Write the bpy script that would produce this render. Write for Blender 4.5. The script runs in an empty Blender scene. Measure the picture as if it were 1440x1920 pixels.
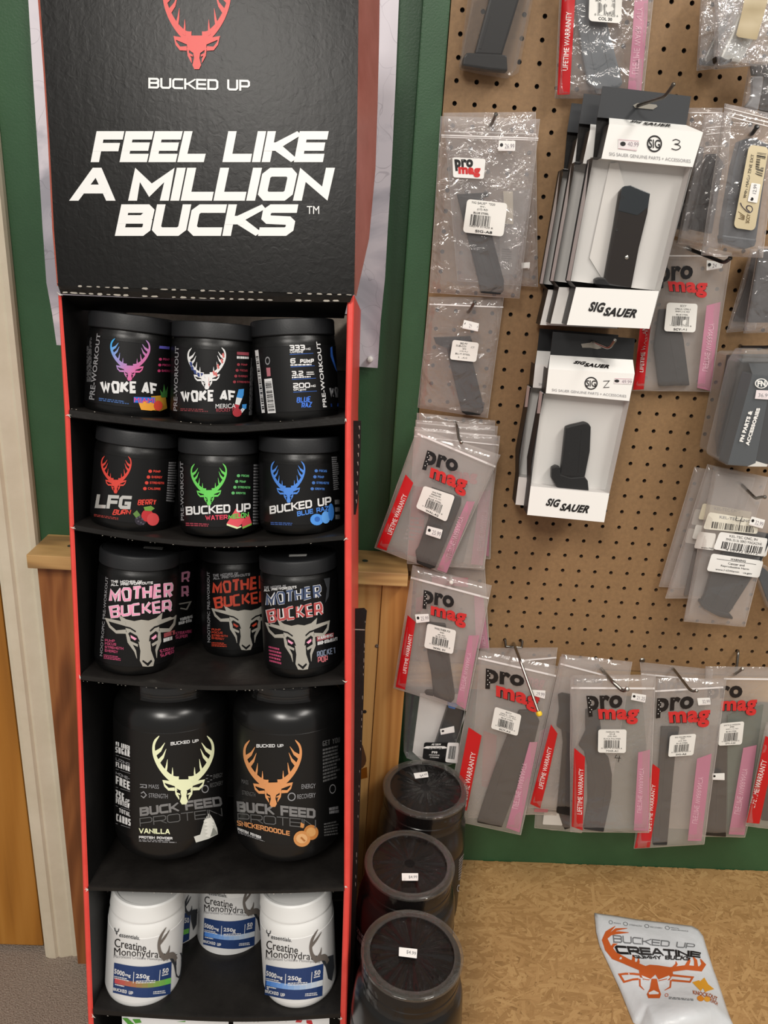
import bpy, bmesh, math, random
from mathutils import Vector, Matrix, noise
random.seed(7)
sc = bpy.context.scene
col = sc.collection
# ------------------------------------------------------------------ camera
CZ = 1.335                      # camera height above the carpet
PIT, ROL, YAW, FPX = .34961, .065394, .037285, 1436.32
CAM = Vector((0, 0, CZ))
FW = Vector((math.sin(YAW)*math.cos(PIT), math.cos(YAW)*math.cos(PIT), -math.sin(PIT)))
_r0 = FW.cross(Vector((0, 0, 1))).normalized(); _u0 = _r0.cross(FW)
RT = _r0*math.cos(ROL) + _u0*math.sin(ROL)
UP = RT.cross(FW)
cd = bpy.data.cameras.new('camera'); cam = bpy.data.objects.new('camera', cd); col.objects.link(cam)
cam.matrix_world = Matrix(((RT.x, UP.x, -FW.x, 0), (RT.y, UP.y, -FW.y, 0), (RT.z, UP.z, -FW.z, CZ), (0, 0, 0, 1)))
cd.sensor_fit = 'VERTICAL'; cd.sensor_height = 36; cd.lens = FPX/1920*36; cd.clip_start = .02
sc.camera = cam
# ------------------------------------------------------------------ light
w = bpy.data.worlds.new('room_light'); sc.world = w; w.use_nodes = True
w.node_tree.nodes['Background'].inputs[0].default_value = (1.0, .965, .915, 1)
w.node_tree.nodes['Background'].inputs[1].default_value = .40
def area(name, loc, rot, sx, sy, e, c=(1, .95, .885)):
    l = bpy.data.lights.new(name, 'AREA'); l.shape = 'RECTANGLE'; l.size = sx; l.size_y = sy; l.energy = e; l.color = c
    o = bpy.data.objects.new(name, l); o.location = loc; o.rotation_euler = rot; col.objects.link(o)
area('ceiling_light', (1.15, -.15, 2.72), (0, 0, 0), .35, 1.2, 38)
area('ceiling_light', (-.65, -1.35, 2.72), (0, 0, 0), .5, 1.2, 74)
area('ceiling_light', (.5, -1.9, 2.72), (0, 0, 0), 1.2, .5, 25)
sc.view_settings.view_transform = 'Standard'; sc.view_settings.look = 'None'
sc.view_settings.exposure = -0.13; sc.view_settings.gamma = 1; sc.view_settings.use_curve_mapping = False
try:
    sc.cycles.transparent_max_bounces = 48
except Exception: pass

# ------------------------------------------------------------------ materials
def lin(h):
    h = h.lstrip('#'); o = []
    for i in (0, 2, 4):
        c = int(h[i:i+2], 16)/255
        o.append(c/12.92 if c <= .04045 else ((c+.055)/1.055)**2.4)
    return (*o, 1)
_M = {}
def mat(h, rough=.5, spec=.5, metal=0, coat=0, bump=None, name=None):
    key = (h, rough, spec, metal, coat, bump)
    if key in _M: return _M[key]
    m = bpy.data.materials.new(name or 'm_'+h); m.use_nodes = True
    nt = m.node_tree; b = nt.nodes['Principled BSDF']
    b.inputs['Base Color'].default_value = lin(h); b.inputs['Roughness'].default_value = rough
    b.inputs['Specular IOR Level'].default_value = spec; b.inputs['Metallic'].default_value = metal
    b.inputs['Coat Weight'].default_value = coat
    if bump:
        sc_, st = bump
        tc = nt.nodes.new('ShaderNodeTexCoord'); n = nt.nodes.new('ShaderNodeTexNoise'); n.inputs['Scale'].default_value = sc_; n.inputs['Detail'].default_value = 5
        bp = nt.nodes.new('ShaderNodeBump'); bp.inputs['Strength'].default_value = st; bp.inputs['Distance'].default_value = .002
        nt.links.new(tc.outputs['Object'], n.inputs['Vector']); nt.links.new(n.outputs['Fac'], bp.inputs['Height']); nt.links.new(bp.outputs['Normal'], b.inputs['Normal'])
    _M[key] = m; return m
def nodemat(name):
    m = bpy.data.materials.new(name); m.use_nodes = True; nt = m.node_tree
    return m, nt, nt.nodes['Principled BSDF'], (lambda t, **k: _nn(nt, t, k)), nt.links.new
def _nn(nt, t, k):
    n = nt.nodes.new('ShaderNode'+t)
    for a, v in k.items():
        if a in n.inputs: n.inputs[a].default_value = v
        else: setattr(n, a, v)
    return n
def ramp(N, stops):
    r = N('ValToRGB'); e = r.color_ramp.elements
    while len(e) < len(stops): e.new(.5)
    for i, (p, c) in enumerate(stops): e[i].position = p; e[i].color = lin(c) if isinstance(c, str) else c
    return r
def wood(name, c0, c1, c2, axis='Z', scale=1.0, knots=False):
    m, nt, b, N, L = nodemat(name)
    tc = N('TexCoord'); mp = N('Mapping')
    s = [70*scale, 70*scale, 70*scale]; s['XYZ'.index(axis)] = 2.2*scale
    mp.inputs['Scale'].default_value = s
    n0 = N('TexNoise', Scale=1.6, Detail=2.0); n1 = N('TexNoise', Scale=1.0, Detail=8.0, Roughness=.62, Distortion=.25)
    mp2 = N('Mapping'); s2 = [9*scale]*3; s2['XYZ'.index(axis)] = 1.1*scale; mp2.inputs['Scale'].default_value = s2
    n2 = N('TexNoise', Scale=1.0, Detail=3.0, Distortion=1.2)
    L(tc.outputs['Object'], mp.inputs[0]); L(tc.outputs['Object'], mp2.inputs[0]); L(mp.outputs[0], n1.inputs['Vector']); L(mp2.outputs[0], n2.inputs['Vector'])
    mu = N('Math', operation='MULTIPLY'); mu.inputs[1].default_value = 9; L(n2.outputs['Fac'], mu.inputs[0])
    si = N('Math', operation='SINE'); mu2 = N('Math', operation='MULTIPLY'); mu2.inputs[1].default_value = 4.2; L(mu.outputs[0], mu2.inputs[0]); L(mu2.outputs[0], si.inputs[0])
    ad = N('MapRange'); ad.inputs['From Min'].default_value = -1; L(si.outputs[0], ad.inputs['Value'])
    mx = N('Mix', data_type='FLOAT'); mx.inputs[0].default_value = .62; L(ad.outputs[0], mx.inputs[2]); L(n1.outputs['Fac'], mx.inputs[3])
    r = ramp(N, [(.25, c0), (.5, c1), (.75, c2)]); L(mx.outputs[0], r.inputs[0]); L(r.outputs[0], b.inputs['Base Color'])
    b.inputs['Roughness'].default_value = .5
    bp = N('Bump', Strength=.25, Distance=.001); L(n1.outputs['Fac'], bp.inputs['Height']); L(bp.outputs[0], b.inputs['Normal'])
    return m
def noisy(name, stops, scale, rough=.6, bstr=.2, bscale=None, bdist=.001, detail=6, spec=.5):
    m, nt, b, N, L = nodemat(name)
    tc = N('TexCoord'); n = N('TexNoise', Scale=scale, Detail=detail, Roughness=.65); L(tc.outputs['Object'], n.inputs['Vector'])
    r = ramp(N, stops); L(n.outputs['Fac'], r.inputs[0]); L(r.outputs[0], b.inputs['Base Color'])
    n2 = N('TexNoise', Scale=bscale or scale, Detail=4.0); L(tc.outputs['Object'], n2.inputs['Vector'])
    bp = N('Bump', Strength=bstr, Distance=bdist); L(n2.outputs['Fac'], bp.inputs['Height']); L(bp.outputs[0], b.inputs['Normal'])
    b.inputs['Roughness'].default_value = rough; b.inputs['Specular IOR Level'].default_value = spec
    return m
M_green = noisy('green_paint', [(.35, '#2c5032'), (.65, '#345a3a')], 6, .42, .35, 420, .0006)
M_peg = noisy('hardboard', [(.3, '#826545'), (.7, '#957550')], 160, .6, .25, 300, .0005)
M_casing = noisy('cream_paint', [(.3, '#d6ccb4'), (.75, '#e4dbc5')], 14, .45, .3, 60, .001)
M_door = wood('orange_wood', '#9a6420', '#b0762b', '#bd8438', 'Z', .5)
M_dark = mat('#2a1a10', .7)
M_woodL = wood('stained_board', '#6a3d1c', '#87522a', '#a16a3a', 'Z', .8)
M_woodR = wood('honey_board', '#a66e36', '#c08748', '#d19d5c', 'Z', .7)
M_woodR2 = wood('honey_board_pale', '#b27b40', '#c69052', '#d6a566', 'Z', .9)
M_cap = wood('cap_board', '#8d6f47', '#b58f5a', '#d0ab70', 'X', .8)
M_capL = wood('cap_board_left', '#7f5a30', '#a87a45', '#bf935a', 'X', .8)
M_carpet = noisy('carpet', [(.3, '#82756a'), (.55, '#a5978a'), (.75, '#bdb1a4')], 320, .95, 1.0, 380, .004, 8, .1)
M_poster = None
M_bin = noisy('black_cardboard', [(.3, '#171514'), (.7, '#211f1d')], 30, .36, .45, 160, .0007, 6, .3)
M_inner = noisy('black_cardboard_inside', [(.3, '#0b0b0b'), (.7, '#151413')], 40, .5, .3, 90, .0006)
M_red = noisy('red_print', [(.3, '#d9423a'), (.7, '#e34c43')], 30, .38, .3, 120, .0005)
M_white = mat('#f1f0ec', .45); M_kraft = noisy('lightened_grey_board', [(.3, '#847a6e'), (.7, '#aa9f92')], 60, .8)  # M_kraft colour is lightened in place of light reaching the strip
M_tear = mat('#a39d93', .9)
M_jar = mat('#0a0a0a', .36, .4, bump=(300, .05)); M_lid = mat('#1e1f21', .48, .4, bump=(500, .06)); M_label = mat('#0c0c0d', .42, .35)
M_satin = mat('#101010', .27, .5); M_wjar = mat('#e4e4e2', .34); M_wlid = mat('#dfdfdd', .4)
M_wire = mat('#8f8c86', .3, .5, 1); M_wireb = mat('#151313', .35); M_gun = mat('#131314', .42, .35, bump=(220, .03)); M_gunb = mat('#1e1612', .45, .3); M_steel = mat('#3c444b', .25, .6, .3)
M_gun2 = mat('#1f2123', .5, .35); M_black = mat('#0a0a0a', .5); M_paper = mat('#eceae4', .55); M_cream = mat('#cdbf9d', .5)
def film(name, fac, colr, rough=.14, bumpk=1.0, scale=38, gloss=.09, edge=.35):
    m = bpy.data.materials.new(name); m.use_nodes = True; nt = m.node_tree; nt.nodes.clear()
    N = lambda t, **k: _nn(nt, t, k); L = nt.links.new
    out = N('OutputMaterial'); mix = N('MixShader'); tr = N('BsdfTransparent'); b = N('BsdfPrincipled')
    tr.inputs[0].default_value = (.97, .965, .96, 1)
    b.inputs['Base Color'].default_value = lin(colr); b.inputs['Roughness'].default_value = rough; b.inputs['Specular IOR Level'].default_value = .6
    fr = N('LayerWeight', Blend=.35); mr = N('MapRange'); mr.inputs['To Min'].default_value = fac; mr.inputs['To Max'].default_value = min(1, fac+edge)
    L(fr.outputs['Facing'], mr.inputs['Value']); L(mr.outputs[0], mix.inputs[0]); L(tr.outputs[0], mix.inputs[1]); L(b.outputs[0], mix.inputs[2]); L(mix.outputs[0], out.inputs[0])
    gl = N('BsdfGlossy', Roughness=rough*.8); gl.inputs[0].default_value = (1, 1, 1, 1); mix2 = N('MixShader'); mix2.inputs[0].default_value = gloss
    L(mix.outputs[0], mix2.inputs[1]); L(gl.outputs[0], mix2.inputs[2]); L(mix2.outputs[0], out.inputs[0])
    tc = N('TexCoord'); n = N('TexNoise', Scale=scale, Detail=3.0, Distortion=1.0); n.inputs['Roughness'].default_value = .5
    bp = N('Bump', Strength=.8*bumpk, Distance=.006); L(tc.outputs['Object'], n.inputs['Vector']); L(n.outputs['Fac'], bp.inputs['Height'])
    L(bp.outputs[0], b.inputs['Normal']); L(bp.outputs[0], gl.inputs['Normal'])
    return m
M_film = film('milky_bag', .10, '#ddd6d2', .16, .55, 22, .04, .16); M_film2 = film('clear_bag', .11, '#e2dcdc', .10, 1.2, 34, .07)
M_filmB = film('bag_back', .33, '#ddd6d2', .2, .4, 22, .02, .1); M_window = film('window_sheet', .0, '#cfcfcf', .06, .1, 8, .018, .06); M_foil = film('crinkled_bag', .17, '#e2e3e8', .08, 2.0, 60, .13); M_shell = film('clear_shell', .02, '#cfcfcf', .08, .15, 8, .03, .4)
M_zip = mat('#e9e4e2', .3); M_wred = mat('#c3161c', .35); M_pink = mat('#bd8095', .4); M_pinkt = mat('#deb5c2', .4)
M_logored = mat('#cf2f2f', .4); M_ink = mat('#151212', .5); M_grey = mat('#77787a', .5)

# ------------------------------------------------------------------ objects
WL = {}
def thing(name, label, cat, loc, group=None, kind=None):
    o = bpy.data.objects.new(name, None); o.empty_display_size = .05; col.objects.link(o)
    o.location = loc; WL[o.name] = Vector(loc); o['label'] = label; o['category'] = cat
    if group: o['group'] = group
    if kind: o['kind'] = kind
    return o
def mk(name, verts, faces, mats, parent=None, mi=None, smooth=None, bevel=0, label=None, clean=True):
    off = WL[parent.name] if parent else Vector((0, 0, 0))
    me = bpy.data.meshes.new(name); me.from_pydata([Vector(v)-off for v in verts], [], faces)
    for m in (mats if isinstance(mats, (list, tuple)) else [mats]): me.materials.append(m)
    if mi: me.polygons.foreach_set('material_index', mi)
    me.update()
    bm = bmesh.new(); bm.from_mesh(me)
    if clean: bmesh.ops.remove_doubles(bm, verts=bm.verts, dist=1e-6)
    bmesh.ops.recalc_face_normals(bm, faces=bm.faces) if bevel or smooth else None
    if bevel: bmesh.ops.bevel(bm, geom=[e for e in bm.edges if len(e.link_faces) == 2 and e.calc_face_angle(0) > .5], offset=bevel, segments=2, affect='EDGES', profile=.6, clamp_overlap=True)
    bm.to_mesh(me); bm.free()
    if smooth:
        me.polygons.foreach_set('use_smooth', [True]*len(me.polygons)); me.set_sharp_from_angle(angle=smooth)
    o = bpy.data.objects.new(name, me); col.objects.link(o); o.parent = parent; WL[o.name] = off
    if label: o['label'] = label
    return o
def tag(o, label=None, cat=None, group=None, kind=None):
    for k, v in (('label', label), ('category', cat), ('group', group), ('kind', kind)):
        if v: o[k] = v
    return o
def boxvf(x0, x1, y0, y1, z0, z1):
    v = [(x, y, z) for z in (z0, z1) for y in (y0, y1) for x in (x0, x1)]
    return v, [(0, 2, 3, 1), (4, 5, 7, 6), (0, 1, 5, 4), (2, 6, 7, 3), (0, 4, 6, 2), (1, 3, 7, 5)]
def box(name, x0, x1, y0, y1, z0, z1, m, parent=None, bevel=.001):
    v, f = boxvf(x0, x1, y0, y1, z0, z1); return mk(name, v, f, m, parent, bevel=bevel)
def tube(name, pts, r, m, parent=None, seg=10, cap=True):
    pts = [Vector(p) for p in pts]; V = []; F = []
    n = len(pts); a = None
    for i, p in enumerate(pts):
        t = ((pts[min(i+1, n-1)]-p).normalized() + (p-pts[max(i-1, 0)]).normalized()).normalized()
        if a is None: a = t.orthogonal().normalized()
        a = (a - t*a.dot(t)).normalized(); b = t.cross(a)
        for k in range(seg):
            q = 2*math.pi*k/seg; V.append(p + (a*math.cos(q)+b*math.sin(q))*r)
    for i in range(n-1):
        for k in range(seg):
            F.append((i*seg+k, i*seg+(k+1) % seg, (i+1)*seg+(k+1) % seg, (i+1)*seg+k))
    if cap: F.append(tuple(range(seg))[::-1]); F.append(tuple((n-1)*seg+k for k in range(seg)))
    return mk(name, V, F, m, parent, smooth=.8)
def lathe(name, o, ax, prof, m, parent=None, seg=72, ang=.6, xd=None, cap=True):
    ax = Vector(ax).normalized(); a = (xd - ax*ax.dot(xd)).normalized() if xd else ax.orthogonal().normalized(); b = ax.cross(a)
    V = []; F = []; n = len(prof)
    for (r, h) in prof:
        for k in range(seg):
            q = 2*math.pi*k/seg; V.append(Vector(o)+ax*h+(a*math.cos(q)+b*math.sin(q))*max(r, 1e-5))
    for i in range(n-1):
        for k in range(seg): F.append((i*seg+k, i*seg+(k+1) % seg, (i+1)*seg+(k+1) % seg, (i+1)*seg+k))
    if cap: F.append(tuple(range(seg))[::-1]); F.append(tuple((n-1)*seg+k for k in range(seg)))
    return mk(name, V, F, m, parent, smooth=ang)
def copy_tree(o, parent=None):
    c = o.copy(); col.objects.link(c); WL[c.name] = WL[o.name]
    if parent: c.parent = parent
    for ch in list(o.children): copy_tree(ch, c)
    return c

# ------------------------------------------------------------------ rays and surfaces
def ray(px, py): return FW + RT*((px-720)/FPX) - UP*((py-960)/FPX)
def atY(px, py, Y): d = ray(px, py); return CAM + d*(Y/d.y)
def atZ(px, py, Z): d = ray(px, py); return CAM + d*((Z-CZ)/d.z)
class Pl:
    curved = False
    def __init__(s, p, n):
        s.p = Vector(p); s.n = Vector(n).normalized()
        if s.n.dot(CAM-s.p) < 0: s.n = -s.n
    def at(s, px, py, off=0):
        d = ray(px, py); t = (s.p+s.n*off-CAM).dot(s.n)/d.dot(s.n); return CAM+d*t
    def back(s, dist): return Pl(s.p - s.n*dist, s.n)
def pl3(a, Ya, b, Yb, c, Yc):
    A, B, C_ = atY(*a, Ya), atY(*b, Yb), atY(*c, Yc); return Pl(A, (B-A).cross(C_-A))
def vpl(Y, tilt=0, yaw=0, z=None):      # wall-parallel plane; tilt>0: bottom nearer the viewer
    return Pl(Vector((.35, Y, z if z is not None else CZ-.3)), Vector((math.sin(yaw), -math.cos(tilt)*math.cos(yaw), math.sin(tilt))))
class Cyl:
    curved = True
    def __init__(s, o, ax, r): s.o = Vector(o); s.ax = Vector(ax).normalized(); s.r = r
    def at(s, px, py, off=0):
        d = ray(px, py).normalized(); R = s.r+off; w = CAM-s.o
        dp = d-s.ax*d.dot(s.ax); wp = w-s.ax*w.dot(s.ax)
        A = dp.dot(dp); B = dp.dot(wp); C_ = wp.dot(wp)-R*R; D = B*B-A*C_
        if D < 0:
            t = -B/A; q = wp+dp*t; q = q.normalized()*R; h = (w+d*t).dot(s.ax); return s.o+s.ax*h+q
        return CAM+d*((-B-math.sqrt(D))/A)
class BagS:
    curved = True
    def __init__(s, pl, q, bulge=.006, wr=.0015, seed=0):
        s.pl = pl; s.q = q; s.b = bulge; s.wr = wr; s.seed = seed
        s.c = [pl.at(*p) for p in q]; s.ex = (s.c[1]-s.c[0]).normalized(); s.ey = pl.n.cross(s.ex)
        s.q2 = [((p-s.c[0]).dot(s.ex), (p-s.c[0]).dot(s.ey)) for p in s.c]
    def uv(s, P):
        x = (P-s.c[0]).dot(s.ex); y = (P-s.c[0]).dot(s.ey); u = v = .5
        (x0, y0), (x1, y1), (x2, y2), (x3, y3) = s.q2
        for _ in range(4):
            X = (1-v)*((1-u)*x0+u*x1)+v*((1-u)*x3+u*x2)-x; Y = (1-v)*((1-u)*y0+u*y1)+v*((1-u)*y3+u*y2)-y
            Xu = (1-v)*(x1-x0)+v*(x2-x3); Xv = (1-u)*(x3-x0)+u*(x2-x1); Yu = (1-v)*(y1-y0)+v*(y2-y3); Yv = (1-u)*(y3-y0)+u*(y2-y1)
            D = Xu*Yv-Xv*Yu or 1e-9; u -= (X*Yv-Y*Xv)/D; v -= (Y*Xu-X*Yu)/D
        return u, v
    def h(s, u, v):
        e = min(max(0, min(u, 1-u))*1.0, max(0, min(v, 1-v))*1.6); k = min(1, e*16)**.55
        nz = noise.noise(Vector((u*3.1+s.seed*7.3, v*5+s.seed, s.seed*1.7)))+.5*noise.noise(Vector((u*7+s.seed*3, v*12, s.seed)))
        return s.b*k*(.85+.25*math.sin(math.pi*min(1, max(0, v)))) + s.wr*nz*min(1, k*2+.15)
    def at(s, px, py, off=0):
        P = s.pl.at(px, py); u, v = s.uv(P); return s.pl.at(px, py, s.h(u, v)+off)
class Sheet:      # a flat sheet lying on the bench with its own bulge
    curved = True
    def __init__(s, z, f): s.z = z; s.f = f
    def at(s, px, py, off=0):
        z = s.z
        for _ in range(3):
            P = atZ(px, py, z); z = s.z+s.f(px, py)+off
        return atZ(px, py, z)

def crop(ox, oy, s):
    def f(*a): return [(ox+a[i]/s, oy+a[i+1]/s) for i in range(0, len(a), 2)]
    return f
cA = crop(0, 0, 1.8947); cB = crop(100, 520, 2.4); cC = crop(100, 780, 2.4); cD = crop(130, 1000, 2.5263); cE = crop(130, 1260, 2.5263)
cF = crop(140, 1640, 2.5714); cG = crop(640, 1400, 3.6933); p1 = crop(780, 0, 2.1818); p2 = crop(780, 190, 5.0536); p3 = crop(1000, 160, 3.2727)
p4 = crop(1180, 180, 4.173); p5 = crop(960, 600, 3); p6 = crop(680, 540, 3.5567); p7 = crop(1200, 840, 5.3333); p8 = crop(720, 1040, 4.5708)
q1 = crop(860, 1180, 2.4828); q2 = crop(1060, 1680, 3.7895); r1 = crop(1290, 0, 8.347); r2 = crop(1320, 440, 4.174); r3 = crop(1320, 1040, 3.692)
r4 = crop(1030, 0, 7.2); r7 = crop(860, 1190, 4.923); r8 = crop(380, 560, 4.8)
IQ = [(0, 0), (1, 0), (1, 1), (0, 1)]

# ------------------------------------------------------------------ 2D shapes (u right, v down, 0..1)
_tc = {}
def ttf(s, bold=0.0, shear=0.0):
    if 'M' in s: bold = 0.0      # the built-in M breaks up when emboldened
    k = (s, bold, shear)
    if k in _tc: return _tc[k]
    c = bpy.data.curves.new('t', 'FONT'); c.body = s; c.size = 1; c.offset = bold; c.shear = shear; c.resolution_u = 3; c.align_x = 'LEFT'
    if bold: c.space_character = 1+bold*1.5
    o = bpy.data.objects.new('t', c); me = o.to_mesh()
    V = [(v.co.x, v.co.y) for v in me.vertices]; F = [tuple(p.vertices) for p in me.polygons]
    o.to_mesh_clear(); bpy.data.objects.remove(o); bpy.data.curves.remove(c)
    if not V: V = [(0, 0), (1, 0), (1, 1)]; F = [(0, 1, 2)]
    x0 = min(v[0] for v in V); x1 = max(v[0] for v in V); y0 = min(v[1] for v in V); y1 = max(v[1] for v in V)
    V = [((x-x0)/(x1-x0), 1-(y-y0)/max(1e-6, y1-y0)) for x, y in V]
    _tc[k] = (V, F); return V, F
G = {
'A': (1, [[(0, 0), (.42, 1), (.58, 1), (1, 0)], [(.2, .3), (.8, .3)]]), 'B': (1, [[(0, 0), (0, 1), (.86, 1), (1, .87), (1, .64), (.88, .53), (0, .53)], [(.88, .53), (1, .41), (1, .13), (.87, 0), (0, 0)]]),
'C': (1, [[(1, 1), (.16, 1), (0, .85), (0, .15), (.16, 0), (1, 0)]]), 'D': (1, [[(0, 0), (0, 1), (.82, 1), (1, .83), (1, .17), (.82, 0), (0, 0)]]),
'E': (.92, [[(1, 1), (0, 1), (0, 0), (1, 0)], [(0, .5), (.94, .5)]]), 'F': (.92, [[(1, 1), (0, 1), (0, 0)], [(0, .48), (.9, .48)]]),
'G': (1.05, [[(1, 1), (.16, 1), (0, .85), (0, .15), (.16, 0), (1, 0), (1, .42), (.66, .42)]]), 'H': (1, [[(0, 0), (0, 1)], [(1, 0), (1, 1)], [(0, .5), (1, .5)]]),
'I': (0, [[(0, 0), (0, 1)]]), 'J': (.8, [[(1, 1), (1, .15), (.85, 0), (0, 0)]]), 'K': (1, [[(0, 0), (0, 1)], [(1, 1), (.3, .52), (1, 0)], [(0, .5), (.4, .5)]]),
'L': (.88, [[(0, 1), (0, 0), (1, 0)]]), 'M': (1.25, [[(0, 0), (0, 1), (.5, .25), (1, 1), (1, 0)]]), 'N': (1.02, [[(0, 0), (0, 1), (1, 0), (1, 1)]]),
'O': (1.02, [[(.15, 0), (0, .15), (0, .85), (.15, 1), (.85, 1), (1, .85), (1, .15), (.85, 0), (.15, 0)]]), 'P': (.98, [[(0, 0), (0, 1), (.85, 1), (1, .86), (1, .5), (.86, .37), (0, .37)]]),
'Q': (1.02, [[(.15, 0), (0, .15), (0, .85), (.15, 1), (.85, 1), (1, .85), (1, .15), (.85, 0), (.15, 0)], [(.7, .3), (1, -.05)]]), 'R': (1, [[(0, 0), (0, 1), (.86, 1), (1, .87), (1, .55), (.86, .4), (0, .4)], [(.55, .4), (1, 0)]]),
'S': (1, [[(1, 1), (.14, 1), (0, .87), (0, .63), (.12, .52), (.88, .48), (1, .37), (1, .13), (.86, 0), (0, 0)]]), 'T': (.95, [[(0, 1), (1, 1)], [(.5, 1), (.5, 0)]]),
'U': (1, [[(0, 1), (0, .15), (.15, 0), (.85, 0), (1, .15), (1, 1)]]), 'V': (1, [[(0, 1), (.46, 0), (.54, 0), (1, 1)]]), 'W': (1.35, [[(0, 1), (.24, 0), (.5, .8), (.76, 0), (1, 1)]]),
'X': (1, [[(0, 0), (1, 1)], [(0, 1), (1, 0)]]), 'Y': (1, [[(0, 1), (.5, .48), (1, 1)], [(.5, .48), (.5, 0)]]), 'Z': (1, [[(0, 1), (1, 1), (0, 0), (1, 0)]]),
'0': (1, [[(.15, 0), (0, .15), (0, .85), (.15, 1), (.85, 1), (1, .85), (1, .15), (.85, 0), (.15, 0)]]), '1': (.3, [[(0, .85), (1, 1), (1, 0)]]), '2': (.95, [[(0, 1), (.86, 1), (1, .87), (1, .62), (.88, .52), (0, .4), (0, 0), (1, 0)]]),
'3': (.95, [[(0, 1), (.86, 1), (1, .87), (1, .62), (.86, .52), (.25, .52)], [(.86, .52), (1, .4), (1, .13), (.86, 0), (0, 0)]]), '4': (1, [[(.75, 0), (.75, 1), (0, .3), (1, .3)]]), '5': (.95, [[(1, 1), (0, 1), (0, .55), (.86, .55), (1, .42), (1, .13), (.86, 0), (0, 0)]]),
'6': (.95, [[(1, 1), (.15, 1), (0, .85), (0, .15), (.15, 0), (.85, 0), (1, .15), (1, .45), (.85, .55), (0, .55)]]), '-': (.5, [[(0, .48), (1, .48)]]), '.': (.05, [[(0, 0), (0, .06)]]), ' ': (.55, []), "'": (.1, [[(0, 1), (0, .75)]]), '%': (1, [[(0, 0), (1, 1)]]),
}
def smooth(P, n=5):
    P = [Vector(p) for p in P]; out = []
    for k in range(len(P)-1):
        p0, a, b, p3_ = P[max(k-1, 0)], P[k], P[k+1], P[min(k+2, len(P)-1)]
        for i in range(n):
            f = i/n; q = .5*((2*a)+(b-p0)*f+(2*p0-5*a+4*b-p3_)*f*f+(3*a-p0-3*b+p3_)*f**3); out.append((q.x, q.y))
    return out+[tuple(P[-1])]
def sribbon(pts, ws, n=5):
    S_ = smooth(pts, n); m = len(pts)-1
    W_ = ws if not isinstance(ws, (list, tuple)) else [ws[min(int(i/n), m-1)]*(1-(i % n)/n)+ws[min(int(i/n)+1, m)]*((i % n)/n) for i in range(len(S_)-1)]+[ws[-1]]
    return ribbon(S_, W_)
def ribbon(pts, t, closed=False):
    n = len(pts); V = []
    for i, p in enumerate(pts):
        a = pts[i-1] if (i > 0 or closed) else None; b = pts[(i+1) % n] if (i < n-1 or closed) else None
        d1 = (Vector(p)-Vector(a)).normalized() if a is not None else None; d2 = (Vector(b)-Vector(p)).normalized() if b is not None else None
        if d1 is None: d1 = d2
        if d2 is None: d2 = d1
        n1 = Vector((-d1.y, d1.x)); n2 = Vector((-d2.y, d2.x)); m = n1+n2
        if m.length < .2: m = n1
        m = m.normalized(); k = 1/max(.42, m.dot(n1)); tt = (t[i] if isinstance(t, (list, tuple)) else t)/2
        V += [(p[0]+m.x*k*tt, p[1]+m.y*k*tt), (p[0]-m.x*k*tt, p[1]-m.y*k*tt)]
    F = [(2*i, 2*i+1, 2*i+3, 2*i+2) for i in range(n-1)]
    if closed: F.append((2*n-2, 2*n-1, 1, 0))
    return V, F
def stroke(s, aspect, t=.2, slant=0., gap=.22, jit=0, seed=1):
    """extended square lettering; aspect = width/height of the target box"""
    if jit: gap = min(gap, .08)
    rnd = random.Random(seed); W = [G.get(c, G[' '])[0] for c in s]; n = len(s)
    g = t+gap*.5
    avail = aspect - t - g*(n-1) - abs(slant); gw = max(.12, avail/max(.2, sum(W)))
    V = []; F = []; x = t/2 + (0 if slant > 0 else -slant)
    for c, w_ in zip(s, W):
        k_ = 0
        for st in G.get(c, G[' '])[1]:
            pts = [(x+px*w_*gw, t/2+py*(1-t)) for px, py in st]
            if jit: pts = [(a+rnd.uniform(-jit, jit), b+rnd.uniform(-jit, jit)) for a, b in pts]
            closed = len(pts) > 2 and pts[0] == pts[-1]
            if not closed and not jit:
                for i_, j_ in ((0, 1), (-1, -2)):
                    a_, b_ = Vector(pts[i_]), Vector(pts[j_]); e_ = a_+(a_-b_).normalized()*t/2*(1.6 if abs((a_-b_).normalized().x) > .2 and abs((a_-b_).normalized().y) > .2 else 1); pts[i_] = (e_.x, e_.y)
            if not jit:      # square caps on open ends that do not already end on the box edge
                tt = t
            else: tt = [t*rnd.uniform(.72, 1.15) for _ in pts]
            if closed: v, f = ribbon(pts[:-1], tt, True)
            else: v, f = ribbon(pts, tt)
            b = len(V); V += [(p[0], min(1, max(0, p[1])), k_+i_*.06) for i_, p in enumerate(v)]; F += [tuple(i+b for i in q) for q in f]; k_ += 1
        x += w_*gw+g
    return [((a+slant*b)/aspect, 1-b, z) for a, b, z in V], F
def rrect(r=.15, ar=1.0, n=4):
    V = []
    for cx, cy, a0 in ((1-r/ar, r, -90), (1-r/ar, 1-r, 0), (r/ar, 1-r, 90), (r/ar, r, 180)):
        for k in range(n+1):
            a = math.radians(a0+90*k/n); V.append((cx+math.cos(a)*r/ar, cy+math.sin(a)*r))
    return V, [tuple(range(len(V)))]
def polyF(pts): return list(pts), [tuple(range(len(pts)))]
def disc(n=24, r=.5): return [(.5+r*math.cos(2*math.pi*k/n), .5+r*math.sin(2*math.pi*k/n)) for k in range(n)], [tuple(range(n))]
def ring(w=.1, n=28): return ribbon([(.5+(.5-w/2)*math.cos(2*math.pi*k/n), .5+(.5-w/2)*math.sin(2*math.pi*k/n)) for k in range(n)], w, True)
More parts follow.
